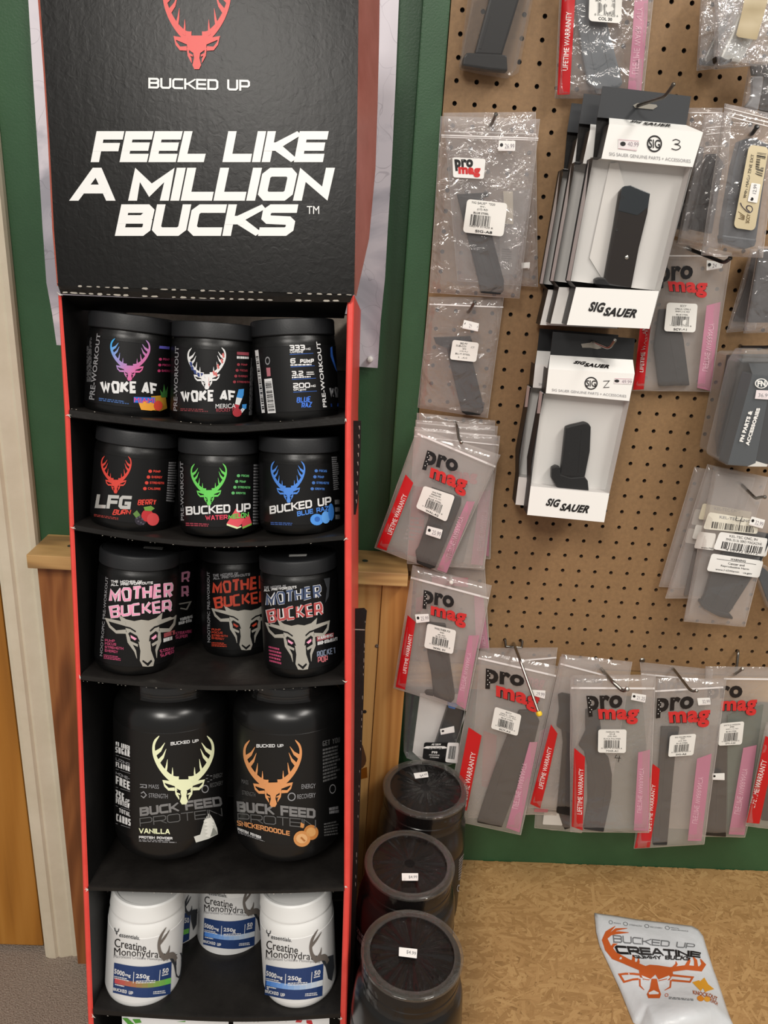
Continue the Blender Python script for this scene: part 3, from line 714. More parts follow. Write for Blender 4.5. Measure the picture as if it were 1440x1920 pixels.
# perforated fold band between header and box
U = [(107, 531), (240, 536), (380, 541), (520, 545), (664, 549)]; W = [(114, 551), (240, 557), (380, 562), (520, 566), (656, 567)]
V = []; F = []
for i, (a, b) in enumerate(zip(U, W)):
    V += [fr(*a, .004), fr((a[0]+b[0])/2, (a[1]+b[1])/2, -.006), fr(*b, -.003), fr(b[0], b[1]-3, .004)]
for i in range(4):
    for k in range(3): F.append((4*i+k, 4*i+k+1, 4*i+k+5, 4*i+k+4))
mk('fold_band', V, F, M_bin, disp, smooth=.5)
ticks([[(a, b+4) for a, b in U], [(a, b-3) for a, b in W]], 'perforation_fray', 2, 31, 6.2, 1.5, -.0075, .85)
# header
HD = Pl(fr(390, 545), _u.cross(_x)*(1 if _u.cross(_x).y < 0 else -1))
HX = [(55, -150), (62, -80), (75, 0), (84, 130), (93, 270), (101, 430), (109, 536), (664, 552), (666, 430), (669, 270), (671, 130), (672, 0), (674, -80), (675, -150)]
def header_mat():
    m, nt, b, N, L = nodemat('header_gloss')
    tc = N('TexCoord'); b.inputs['Base Color'].default_value = lin('#0b0a09'); b.inputs['Roughness'].default_value = .33; b.inputs['Specular IOR Level'].default_value = .22
    n = N('TexNoise', Scale=130.0, Detail=4.0, Distortion=.8); mp = N('Mapping'); mp.inputs['Scale'].default_value = (90, 90, 3); n2 = N('TexNoise', Scale=1.0, Detail=4.0)
    L(tc.outputs['Object'], n.inputs['Vector']); L(tc.outputs['Object'], mp.inputs[0]); L(mp.outputs[0], n2.inputs['Vector'])
    b1 = N('Bump', Strength=.35, Distance=.0005); b2 = N('Bump', Strength=.4, Distance=.0004); L(n.outputs['Fac'], b1.inputs['Height']); L(n2.outputs['Fac'], b2.inputs['Height']); L(b1.outputs[0], b2.inputs['Normal']); L(b2.outputs[0], b.inputs['Normal'])
    return m
M_head = header_mat()
hp = prism('header_panel', HD, HX, 0, .003, M_head, disp, bevel=0)
strip('header_wing', [(((674, -150), .003), ((722, -150), .085)), (((672, 0), .003), ((699+13, 0), .085)), (((671, 69), .003), ((711, 69), .085)), (((669, 200), .003), ((708, 200), .085)), (((668, 317), .003), ((704, 317), .085)), (((666, 448), .003), ((692, 448), .07)), (((664, 552), .003), ((668, 556), .02))], noisy('faded_sheen_red_print', [(.3, '#a05852'), (.7, '#b46c66')], 20, .28), parent=disp)['label'] = 'faded red fold of the header, reflection put into its colour'  # pinkish base colour also holds the glossy reflection on this fold
strip('header_wing', [(((55, -150), .003), ((49, -150), .05)), (((75, 0), .003), ((71, 0), .05)), (((84, 130), .003), ((81, 130), .05)), (((93, 270), .003), ((90, 270), .05)), (((101, 430), .003), ((98, 430), .05)), (((109, 536), .003), ((107, 536), .04))], M_red)['label'] = 'red fold of the header'
Wt = mat('#e9e9e7', .4)
H = []
H.append(ST('FEEL LIKE', cA(345, 465, 1169, 465, 1150, 576, 322, 576), Wt, .27, .12, gap=.1))
H = [ST('FEEL', cA(332, 466, 750, 466, 735, 576, 322, 576), Wt, .27, .10, gap=.09), ST('LIKE', cA(800, 466, 1168, 466, 1158, 576, 790, 576), Wt, .27, .10, gap=.09),
     ST('A', cA(290, 596, 400, 596, 400, 713, 256, 713), Wt, .27, .0), ST('MILLION', cA(466, 596, 1190, 596, 1176, 713, 455, 713), Wt, .27, .10, gap=.09),
     ST('BUCKS', cA(420, 726, 1060, 726, 1050, 838, 408, 838), Wt, .27, .10, gap=.09), TX('TM', cA(1090, 732, 1134, 732, 1134, 760, 1090, 760), Wt, .03),
     ST('BUCKED UP', cA(527, 276, 888, 284, 888, 323, 527, 314), Wt, .19, 0, gap=.18)]
put(HD, H, 'header_lettering', hp, label='white slogan lettering')
Rd = mat('#d8362c', .4)
dq = cA(580, -82, 818, -82, 818, 246, 580, 246)
put(HD, [(DEER, dq, Rd), (DEERK, dq, mat('#141211', .4), 1)], 'deer_emblem', hp, label='red stag head emblem')
# loose black flaps folded back on the right side
fl = Pl(fr(660, 1200, .06), FR.n)
prism('side_flap', FR.back(.10), [(662, 1142), (683, 1141), (688, 1146), (685, 1180), (682, 1300), (678, 1420), (673, 1560), (668, 1700), (662, 1850), (656, 1990), (652, 1990)], 0, .003, M_bin, disp, bevel=0)
prism('side_flap', FR.back(.06), [(660, 789), (677, 789), (676, 850), (671, 940), (667, 965), (660, 965)], 0, .003, M_bin, disp, bevel=0)
V = []; F = []; r = random.Random(4)
for k in range(9):
    y = 800+k*17+r.uniform(-2, 2); x = 673.5-k*.7; n0 = len(V)
    for a, b in ((-1.2, 0), (1, -1), (1.3, 5), (.6, 7.5), (-.2, 3)): V.append(fr(x+a, y+b, .0595))
    F.append(tuple(range(n0, n0+5)))
for k in range(40):
    y = 1150+k*14; x = 685.5-(y-1146)*.0375; n0 = len(V)
    if r.random() < .5: continue
    for a, b in ((-.4, 0), (.5, 1), (.4, 7*r.random()+2), (-.3, 8*r.random()+2)): V.append(fr(x+a, y+b, .0995))
    F.append(tuple(range(n0, n0+4)))
mk('flap_fray', V, F, M_tear, disp)['kind'] = 'stuff'
strip('flap_crease', [(((661, 1179), .0995), ((661, 1181), .0995)), (((684, 1180), .0995), ((684, 1182), .0995))], M_tear)

# ------------------------------------------------------------------ tubs and bottles
def jar_axes(pb, pt, d0, r):
    """pixel of the bottom-front point and of the lid's front top edge -> axis"""
    out = []
    for px, py in (pb, pt):
        P = FR.back(d0).at(px, py)+_dn*r
        for _ in range(4):      # slide sideways until the axis sits on the measured column
            w_ = P-CAM; z = w_.dot(FW); cur = 720+FPX*w_.dot(RT)/z; P = P+_x*((px-cur)*z/FPX)
        out.append(P)
    return out[0], (out[1]-out[0]).normalized(), (out[1]-out[0]).length
def prof_tub(r, h):
    lh = .0175*(r/.047)
    body = [(r*.86, 0), (r*.93, .0008), (r*.975, .004), (r, .009), (r, h-lh-.009), (r*.985, h-lh-.004), (r*.945, h-lh-.001), (r*.945, h-lh+.002)]
    lid = [(r*.98, h-lh), (r*1.0, h-lh+.001), (r*1.0, h-.003), (r*.985, h-.0008), (r*.95, h), (r*.93, h-.0012), (r*.5, h-.0012), (0, h-.0012)]
    return body, lid, (.012, h-lh-.012)
def tub(name, label, group, pb, pt, d0, r, mb=None, ml=None, lab=None, prof=prof_tub, sticker=None, cat='tub'):
    P, ax, h = jar_axes(pb, pt, d0, r)
    t = thing(name, label, cat, P, group)
    b, l, (z0, z1) = prof(r, h)
    lathe('body', P, ax, b, mb or M_jar, t, xd=_x); lathe('lid', P, ax, l, ml or M_lid, t, xd=_x, ang=.5)
    lb = lathe('label', P, ax, [(r+.0001, z0), (r+.0004, z0+.0003), (r+.0004, z1-.0003), (r+.0001, z1)], lab or M_label, t, xd=_x) if z1 else None
    return t, Cyl(P, ax, r+.0004), lb, (P, ax, h)
RR1 = .0478
print('Z est r: row1', 75/FPX*((fr(242, 700, .05)-CAM).dot(FW)), 'row3', 71/FPX*((fr(250, 1150, .05)-CAM).dot(FW)), 'row4', 105.5/FPX*((fr(322, 1450, .07)-CAM).dot(FW)), 'row5', 68/FPX*((fr(270, 1800, .05)-CAM).dot(FW)))
Wh = mat('#dedede', .45); Gy = mat('#8f8f92', .45); Pk = mat('#e37fa6', .4); Bl = mat('#3f74d8', .4)
def grad(name, c0, c1, p0, p1):       # printed two-colour blend across the emblem, p0/p1 world points
    m, nt, b, N, L = nodemat(name); tc = N('NewGeometry'); vm = N('VectorMath', operation='SUBTRACT'); vm.inputs[1].default_value = p0
    d = Vector(p1)-Vector(p0); dt = N('VectorMath', operation='DOT_PRODUCT'); dt.inputs[1].default_value = d/d.length_squared
    L(tc.outputs['Position'], vm.inputs[0]); L(vm.outputs[0], dt.inputs[0]); r = ramp(N, [(0, c0), (1, c1)]); L(dt.outputs['Value'], r.inputs[0]); L(r.outputs[0], b.inputs['Base Color']); b.inputs['Roughness'].default_value = .4
    return m
def icons(c, x, y, dx, dy, words, m, h=10, w0=38, ic=12):
    out = []
    for i, w_ in enumerate(words):
        X, Y = x+dx*i, y+dy*i
        out.append((disc(10), c(X-ic*1.6, Y-ic*.5, X-ic*.4, Y-ic*.5, X-ic*.4, Y+ic*.6, X-ic*1.6, Y+ic*.6), m))
        out.append(ST(w_, c(X, Y-h/2, X+w0*len(w_)/6, Y-h/2+2, X+w0*len(w_)/6, Y+h/2+2, X, Y+h/2), m, .22))
    return out
# ---- row 1
g1 = 'black powder tubs on the top shelf'
t, S, lb, _ = tub('powder_tub', 'black tub with a blue-to-pink stag head and tropical fruit, leftmost on the top shelf', g1, (240, 782), (250, 587), .004, RR1)
gm = grad('blue_pink', '#36a0e0', '#e8487c', S.at(212, 640), S.at(278, 705))
q = cB(258, 274, 436, 284, 432, 468, 254, 462)
put(S, [(DEER, q, gm), (DEERK, q, M_label, 1)], 'deer_emblem', lb)
put(S, [ST('WOKE', cB(212, 466, 378, 466, 378, 522, 212, 522), Wh, .24, 0, jit=.05), ST('AF', cB(398, 468, 470, 476, 468, 532, 396, 526), Wh, .24, 0, jit=.05),
        TX('PRE-WORKOUT', cB(160, 548, 196, 252, 212, 254, 184, 552), Gy, .02), (lines(5, 3), cB(150, 470, 150, 262, 172, 262, 172, 470), mat('#6a6a6c', .5))], 'lettering', lb)
put(S, [TX('MIAMI', cB(364, 541, 456, 545, 456, 566, 364, 562), mat('#e8407c', .4), .05, 2), PG(cB(362, 538, 458, 541, 458, 567, 362, 564), mat('#2f6fd0', .4), 1), (lines(2, 8), cB(205, 540, 355, 560, 355, 575, 205, 556), mat('#3a5f9a', .5)),
        PG(cB(478, 308, 524, 312, 522, 324, 476, 320), mat('#5a55b0', .4))]+icons(cB, 494, 368, -3, 26, ['PUMP', 'FOCUS', 'ENERGY'], mat('#b03a66', .4), 10, 44), 'flavour_print', lb)
put(S, [PG(cB(440, 535, 505, 530, 512, 590, 480, 602, 445, 598), mat('#b98a2e', .4)), PG(cB(384, 565, 420, 555, 470, 575, 480, 592, 440, 600, 395, 596), mat('#e7a13a', .4), 1), (disc(14), cB(452, 555, 492, 555, 492, 600, 452, 600), mat('#d24a36', .4), 2),
        PG(cB(486, 540, 480, 505, 492, 520, 498, 480, 506, 515, 515, 490, 512, 540), mat('#3f7a3a', .4), 1)], 'fruit_picture', lb)
t, S, lb, _ = tub('powder_tub', 'black tub with a stars-and-stripes stag head and ice pop, middle of the top shelf', g1, (398, 797), (402, 603), .002, RR1*.985)
q = cB(604, 318, 776, 316, 776, 502, 606, 506)
rw = mat('#c96a66', .4)
put(S, [(DEER, q, Wh), (DEERK, q, M_label, 1), PG(cB(690, 450, 700, 450, 702, 492, 690, 492), rw, 1)] +
    [PG(cB(x, y, x+8, y-6, x+13, y+14, x+6, y+18), rw, 1) for x, y in ((735, 395), (752, 370), (758, 345), (716, 425), (726, 430))] +
    [PG(cB(x, y, x+12, y+2, x+14, y+20, x+4, y+18), mat('#2f3f78', .4), 1) for x, y in ((612, 380), (618, 400), (630, 416), (646, 428), (662, 430), (678, 436))], 'deer_emblem', lb)
put(S, [ST('WOKE', cB(574, 510, 726, 504, 726, 558, 574, 562), Wh, .24, 0, jit=.05), ST('AF', cB(750, 506, 822, 508, 818, 560, 748, 556), Wh, .24, 0, jit=.05), TX('PRE-WORKOUT', cB(540, 600, 548, 310, 565, 310, 557, 602), Gy, .02),
        (lines(9, 4), cB(880, 620, 888, 345, 902, 345, 894, 620), Gy)], 'lettering', lb)
put(S, [TX('MERICA', cB(730, 570, 820, 568, 820, 588, 730, 590), Wh, .05, 1), TX('ROCKET POP', cB(733, 590, 835, 586, 835, 602, 733, 606), mat('#8f3b44', .4), .02), PG(cB(826, 335, 880, 338, 880, 352, 826, 348), mat('#8e3f4a', .4)),
        (lines(1, 2, bold=.9), cB(826, 352, 880, 355, 880, 366, 826, 364), Wh), (lines(2, 8), cB(572, 588, 710, 592, 710, 608, 572, 602), mat('#7c2f36', .5))]+icons(cB, 845, 392, -6, 26, ['PUMP', 'FOCUS', 'ENERGY', 'STRENGTH'], mat('#8e343e', .4), 9, 42), 'flavour_print', lb)
put(S, [PG(cB(834, 504, 858, 502, 856, 530, 850, 545, 824, 540), mat('#3f8fd6', .4)), PG(cB(824, 540, 850, 545, 838, 575, 818, 570), Wh), PG(cB(818, 570, 838, 575, 830, 600, 808, 590), mat('#b02e3c', .4)),
        PG(cB(850, 572, 870, 570, 868, 590, 850, 600), mat('#3f8fd6', .4), 1), PG(cB(850, 588, 862, 594, 845, 615, 835, 605), Wh, 1), (disc(12), cB(806, 590, 848, 590, 848, 628, 806, 628), mat('#a8333c', .4), 2)], 'ice_pop_picture', lb)
t, S, lb, _ = tub('powder_tub', 'black tub turned to its dosage panel and barcode, rightmost on the top shelf', g1, (559, 793), (548, 596.5), .004, RR1)
put(S, [ST('333', r8(782, 418, 920, 414, 922, 464, 784, 466), Wh, .22), ST('MG', r8(928, 444, 970, 442, 970, 460, 928, 462), Wh, .2), TX('CAFFEINE', r8(784, 468, 906, 466, 906, 488, 786, 490), Wh, .03, shear=.2),
        ST('6', r8(788, 538, 834, 536, 836, 582, 790, 584), Wh, .22), ST('PUMP', r8(874, 544, 1002, 540, 1002, 578, 876, 580), Wh, .26, .1), (lines(1, 5, bold=.8), r8(790, 588, 1008, 582, 1008, 598, 790, 604), Wh),
        ST('3.2', r8(802, 652, 904, 648, 906, 694, 804, 696), Wh, .22), (lines(2, 9), r8(935, 654, 1010, 652, 1014, 688, 935, 690), Wh), (lines(1, 7, bold=.8), r8(804, 700, 1018, 690, 1018, 706, 804, 716), Wh),
        ST('200', r8(814, 760, 966, 754, 968, 802, 816, 806), Wh, .22), ST('MG', r8(974, 776, 1016, 774, 1016, 794, 974, 796), Wh, .2), TX('GPCgold', r8(816, 810, 930, 806, 930, 830, 816, 834), Wh, .03),
        PG(r8(784, 500, 996, 490, 996, 493, 784, 504), Bl), PG(r8(792, 612, 1008, 602, 1008, 605, 792, 616), Bl), PG(r8(804, 724, 1020, 714, 1020, 717, 804, 728), Bl), PG(r8(816, 840, 1028, 830, 1028, 833, 816, 844), Bl),
        ST('BLUE', r8(842, 888, 976, 876, 976, 928, 846, 940), Bl, .2, .1, jit=.04), ST('RAZ', r8(886, 938, 986, 928, 986, 976, 890, 986), Bl, .2, .1, jit=.04),
        TX('PRE-WORKOUT', r8(1084, 978, 1022, 388, 1058, 386, 1118, 976), Wh, .02)], 'lettering', lb)
put(S, [PG(r8(470, 466, 500, 460, 560, 1026, 532, 1030), Wh), (bars(30, 5, True), r8(478, 520, 500, 518, 556, 1010, 536, 1012), M_ink, 1), PG(r8(554, 724, 622, 716, 658, 1028, 586, 1032), Wh), (bars(26, 6, True), r8(562, 750, 616, 744, 648, 1012, 592, 1016), M_ink, 1),
        (ring(.16), r8(562, 522, 606, 522, 606, 596, 562, 596), Gy), PG(r8(572, 622, 608, 620, 612, 696, 580, 700), mat('#b06a74', .4))], 'barcode', lb)
bq = r8(1050, 430, 1215, 420, 1215, 680, 1060, 680)
put(S, [PG(r8(1150, 440, 1166, 430, 1170, 500, 1185, 560, 1212, 660, 1196, 640, 1172, 575, 1152, 520), Bl), ST('WO', r8(1142, 800, 1222, 792, 1222, 888, 1150, 894), Gy, .16, jit=.05), PG(r8(1152, 944, 1222, 940, 1222, 970, 1154, 974), mat('#27479a', .4))], 'side_emblem', lb)
tub('powder_tub', 'black tub half hidden behind the dosage-panel tub on the top shelf', g1, (566, 787), (556, 606), .112, RR1)
# ---- row 2
g2 = 'black powder tubs on the second shelf'
t, S, lb, _ = tub('powder_tub', 'black tub with a red stag head and berries, leftmost on the second shelf', g2, (247, 998), (261, 808), .004, RR1*.985)
q = cC(216, 180, 352, 182, 348, 350, 212, 346); Rr = mat('#d24439', .4)
put(S, [(DEER, q, Rr), (DEERK, q, M_label, 1)], 'deer_emblem', lb)
Ag = mat('#d8d6d2', .25, .5, .5)
put(S, [ST('LFG', cC(190, 352, 354, 360, 352, 420, 186, 414), Ag, .25, .1, gap=.1), ST('BURN', cC(270, 420, 352, 420, 348, 444, 264, 446), Rr, .2, .12, jit=.04), ST('BERRY', cC(380, 376, 466, 374, 464, 400, 378, 402), Rr, .2, .1, jit=.04),
        (lines(2, 6), cC(183, 440, 300, 458, 300, 470, 183, 452), mat('#8e322c', .5)), (lines(16, 3, bold=.6), cC(520, 205, 562, 205, 552, 390, 508, 385), Gy)] + icons(cC, 450, 248, -8, 26, ['PUMP', 'ENERGY', 'STRENGTH', 'CALORIE'], Rr, 10, 48, 14), 'lettering', lb)
put(S, [(disc(16), cC(366, 444, 420, 444, 420, 492, 366, 492), mat('#2a2630', .4)), (disc(16), cC(396, 420, 450, 420, 450, 476, 396, 476), mat('#c03338', .35), 1), (disc(16), cC(420, 436, 476, 436, 476, 494, 420, 494), mat('#d04a4c', .35), 2),
        PG(cC(406, 410, 440, 404, 456, 416, 440, 428, 412, 426), mat('#6f9a45', .4), 3), PG(cC(358, 440, 376, 424, 392, 446, 372, 458), mat('#5d8040', .4), 2)] + [((disc(8)), cC(x, y, x+9, y, x+9, y+8, x, y+8), mat('#55505c', .4), 1) for x, y in ((372, 456), (384, 450), (396, 460), (378, 470), (390, 476), (400, 482))], 'fruit_picture', lb)
t, S, lb, _ = tub('powder_tub', 'black tub with a green stag head and watermelon slices, middle of the second shelf', g2, (411, 1008), (410, 826), .002, RR1*.965)
Gn = mat('#68cc5c', .4); q = cC(618, 216, 780, 214, 780, 400, 622, 404)
put(S, [(DEER, q, Gn), (DEERK, q, M_label, 1)], 'deer_emblem', lb)
put(S, [ST('BUCKED UP', cC(595, 408, 888, 392, 888, 430, 597, 446), Wh, .2, gap=.18), ST('WATER', cC(684, 448, 784, 444, 784, 464, 686, 470), mat('#d8485e', .4), .2, layer=3), ST('MELON', cC(788, 444, 880, 432, 878, 456, 788, 464), Gn, .2, layer=3), TX('PRE-WORKOUT', cC(574, 470, 570, 205, 584, 205, 588, 470), Gy, .02),
        (lines(20, 3, bold=.6), cC(902, 215, 930, 215, 928, 490, 898, 490), Gy), (lines(2, 5), cC(596, 478, 715, 484, 715, 500, 596, 496), mat('#9c3848', .5))] + icons(cC, 846, 268, -8, 26, ['FOCUS', 'PUMP', 'STRENGTH', 'GROWTH'], mat('#5fae68', .4), 10, 42, 13), 'lettering', lb)
put(S, [PG(cC(822, 416, 842, 440, 868, 470, 830, 500, 780, 484), mat('#e05560', .35)), PG(cC(780, 484, 830, 500, 845, 494, 846, 500, 826, 508, 780, 492), mat('#dfe8b8', .4), 1), PG(cC(880, 440, 893, 482, 850, 500, 848, 478), mat('#d64a56', .35), 1), PG(cC(850, 500, 893, 482, 892, 490, 852, 508), mat('#7fae4c', .4), 2)], 'fruit_picture', lb)
t, S, lb, _ = tub('powder_tub', 'black tub with a blue stag head and blue raspberries, rightmost on the second shelf', g2, (563, 1004), (562, 822), .004, RR1)
Bu = mat('#4c86dc', .4); q = cC(978, 204, 1132, 204, 1134, 388, 984, 392)
put(S, [(DEER, q, Bu), (DEERK, q, M_label, 1)], 'deer_emblem', lb)
put(S, [ST('BUCKED UP', cC(972, 406, 1250, 362, 1252, 398, 974, 442), Wh, .2, gap=.18), ST('BLUE RAZ', cC(1096, 430, 1238, 404, 1240, 424, 1098, 452), Bu, .2), (lines(16, 3, bold=.6), cC(1252, 182, 1282, 180, 1290, 330, 1262, 335), Gy), (lines(2, 5), cC(978, 476, 1090, 480, 1090, 494, 978, 490), mat('#38599c', .5)),
        (lines(3, 7, bold=.6), cC(1266, 370, 1294, 368, 1294, 470, 1270, 470), Gy)] + icons(cC, 1196, 246, -6, 27, ['FOCUS', 'PUMP', 'STRENGTH', 'GROWTH'], mat('#4370b8', .4), 10, 42, 13), 'lettering', lb)
put(S, [(disc(16), cC(1156, 440, 1216, 440, 1216, 492, 1156, 492), mat('#4f94e6', .35)), (disc(12), cC(1176, 452, 1200, 452, 1200, 476, 1176, 476), mat('#2f66b8', .35), 1), (disc(16), cC(1206, 428, 1246, 428, 1246, 484, 1206, 484), mat('#62a4ee', .35), 1), (disc(16), cC(1236, 394, 1262, 392, 1264, 470, 1238, 472), mat('#3f84da', .35), 2)], 'fruit_picture', lb)
for pb, pt, w_ in (((330, 985), (333, 835), 'left'), ((488, 990), (487, 840), 'right')):
    tub('powder_tub', 'black tub in the dark back row of the second shelf, behind the %s gap' % w_, g2, pb, pt, .112, RR1*.95)
# ---- row 3
g3 = 'tall black powder tubs on the third shelf'
R3 = .0468
Sv = mat('#b9b5ab', .3, .5, .35)
def bucker(S, lb, q, m1, m2, ey, face):
    put(S, face, 'lettering', lb)
    put(S, [(BULL, q, Sv), (BULLK, q, M_label, 1), (BULLE, q, ey, 2)], 'bull_emblem', lb, label='silver horned bull face')
def price(P, ax, h, t, px, size=(.019, .0105)):
    c = Pl(P+ax*(h-.0008), ax)
    return put(c, [(rrect(.08, 1.8), px, M_white)], 'price_sticker', t, base=.0004)
Pn = mat('#e79ab8', .45); Pn2 = mat('#b2466a', .45)
t, S, lb, (P, ax, h) = tub('tall_powder_tub', 'tall black tub with pink lettering and a silver bull face, front left', g3, (252, 1268), (264, 1044), .004, R3)
put(S, [ST('THE MOTHER OF', cD(197, 222, 345, 224, 345, 236, 197, 234), Wh, .22), ST('ALL PRE-WORKOUTS', cD(197, 238, 396, 228, 396, 240, 197, 250), Wh, .22),
        ST('MOTHER', cD(188, 262, 492, 232, 492, 304, 190, 330), Wh, .23, .0, jit=.05, gap=.09), ST('MOTHER', cD(190, 264, 490, 234, 490, 302, 192, 328), Pn, .18, .0, 1, jit=.05, gap=.16),
        ST('BUCKER', cD(190, 342, 486, 312, 488, 372, 192, 404), Wh, .23, .0, jit=.05, gap=.12, seed=2), ST('BUCKER', cD(192, 344, 484, 314, 486, 370, 194, 402), Pn, .18, .0, 1, jit=.05, gap=.16, seed=2),
        TX('NOOTROPIC PRE-WORKOUT', cD(144, 580, 172, 205, 184, 206, 156, 582), Gy, .01), PG(cD(448, 474, 500, 458, 500, 478, 448, 494), mat('#9c4b50', .4)), (lines(1, 3, bold=.9), cD(446, 494, 500, 480, 500, 498, 446, 514), Wh),
        ST('PUMP', cD(168, 500, 215, 504, 215, 516, 168, 512), Pn2, .2), ST('FOCUS', cD(168, 516, 222, 520, 222, 532, 168, 528), Pn2, .2), ST('STRENGTH', cD(168, 532, 256, 540, 256, 552, 168, 544), Pn2, .2), ST('ENERGY', cD(168, 548, 230, 556, 230, 568, 168, 560), Pn2, .2),
        (lines(3, 4), cD(163, 572, 250, 584, 248, 606, 163, 594), Pn2), ST('STRAW', cD(428, 552, 496, 536, 496, 552, 430, 568), Pn2, .2, jit=.04), ST('SUPER', cD(430, 572, 496, 552, 496, 568, 432, 588), Pn2, .2, jit=.04)], 'lettering', lb)
q = cD(166, 386, 506, 372, 540, 628, 206, 636)
put(S, [(BULL, q, Sv), (BULLK, q, M_label, 1), (BULLE, q, Pn, 2)], 'bull_emblem', lb, label='silver horned bull face')
price(P, ax, h, t, cD(355, 60, 445, 66, 440, 78, 350, 70))
t, S, lb, _ = tub('tall_powder_tub', 'tall black pink-lettered tub peeking out behind the front left one on the third shelf', g3, (299, 1225), (304, 1035), .1, R3)
put(S, [ST('R', cD(530, 184, 570, 176, 572, 232, 532, 238), Pn, .2, jit=.04), ST('R', cD(530, 250, 566, 244, 568, 300, 532, 306), Pn, .2, jit=.04, seed=3), ST('WARNING', cD(524, 402, 584, 386, 584, 400, 524, 416), Wh, .22), ST('HIGH-STIM', cD(518, 420, 580, 404, 580, 418, 518, 434), Wh, .22),
        ST('STRAWBE', cD(502, 468, 580, 456, 580, 470, 504, 484), Pn2, .18), ST('SUPER', cD(502, 486, 560, 478, 560, 492, 504, 500), Pn2, .18), (ribbon([(0, .3), (.9, .1), (.6, .8), (.1, .7)], .12), cD(520, 320, 580, 320, 580, 370, 520, 370), Sv)], 'lettering', lb)
Or = mat('#b8402c', .45)
t, S, lb, _ = tub('tall_powder_tub', 'tall black tub with orange-red lettering standing at the back middle of the third shelf', g3, (447, 1236), (443, 1034), .085, R3)
put(S, [ST('THE MOTHER OF', cD(680, 194, 800, 184, 800, 196, 680, 206), Gy, .2), ST('ALL PRE-WORKOUTS', cD(682, 208, 856, 188, 856, 200, 682, 220), Gy, .2), ST('MOTHER', cD(676, 232, 935, 196, 935, 262, 680, 290), Or, .2, jit=.05, gap=.14), ST('BUCKER', cD(684, 302, 940, 268, 940, 326, 688, 358), Or, .2, jit=.05, gap=.14, seed=2),
        TX('NOOTROPIC PRE-WORKOUT', cD(654, 516, 652, 182, 664, 182, 668, 516), Gy, .01), ST('PUMP', cD(674, 450, 716, 452, 716, 462, 674, 460), Or, .2), ST('FOCUS', cD(674, 464, 726, 466, 726, 476, 674, 474), Or, .2), ST('STRENGTH', cD(674, 478, 750, 482, 750, 492, 674, 488), Or, .2), ST('ENERGY', cD(674, 490, 734, 496, 734, 506, 674, 500), Or, .2), (lines(3, 4), cD(674, 514, 750, 518, 750, 540, 674, 536), Or)], 'lettering', lb)
q = cD(672, 342, 985, 330, 985, 552, 690, 556)
put(S, [(BULL, q, Sv), (BULLK, q, M_label, 1), (BULLE, q, Or, 2)], 'bull_emblem', lb, label='silver horned bull face')
t, S, lb, (P, ax, h) = tub('tall_powder_tub', 'tall black tub with blue and red outlined lettering, front right of the third shelf', g3, (568, 1274), (559, 1054), .004, R3)
Nb = mat('#42506f', .45); Nr = mat('#b04a4a', .45)
put(S, [ST('THE MOTHER OF', cD(922, 252, 1026, 244, 1026, 256, 922, 264), Gy, .2), ST('ALL PRE-WORKOUTS', cD(922, 264, 1076, 248, 1076, 260, 922, 276), Wh, .2), ST('MOTHER', cD(928, 284, 1192, 242, 1196, 304, 932, 350), Wh, .24, jit=.05, gap=.1), ST('MOTHER', cD(930, 286, 1190, 244, 1194, 302, 934, 348), Nb, .17, layer=1, jit=.05, gap=.17),
        ST('BUCKER', cD(934, 360, 1200, 322, 1206, 388, 938, 428), Wh, .24, jit=.05, gap=.1, seed=2), ST('BUCKER', cD(936, 362, 1198, 324, 1204, 386, 940, 426), Nr, .17, layer=1, jit=.05, gap=.17, seed=2),
        PG(cD(1172, 488, 1252, 470, 1252, 492, 1172, 512), mat('#9c4b50', .4)), ST('WARNING', cD(1176, 492, 1248, 474, 1248, 488, 1176, 506), Wh, .2, layer=1), ST('HIGH-STIMULANT', cD(1176, 514, 1256, 494, 1256, 510, 1176, 530), Wh, .24),
        ST('ROCKET', cD(1172, 560, 1262, 538, 1264, 568, 1174, 588), mat('#7f8aa0', .45), .16, jit=.04), ST('POP', cD(1176, 586, 1224, 578, 1226, 608, 1178, 614), mat('#c06a72', .45), .16, jit=.04), (lines(5, 4), cD(944, 530, 1010, 545, 1006, 625, 948, 610), Pn2)] +
        [PG(cD(1205, 215, 1235, 210, 1228, 300, 1212, 330, 1220, 260), mat('#3a3c40', .4))], 'lettering', lb)
q = cD(926, 408, 1232, 398, 1262, 642, 952, 652)
put(S, [(BULL, q, Sv), (BULLK, q, M_label, 1), (BULLE, q, Pn, 2)], 'bull_emblem', lb, label='silver horned bull face')
price(P, ax, h, t, cD(1042, 100, 1126, 98, 1122, 108, 1040, 110))
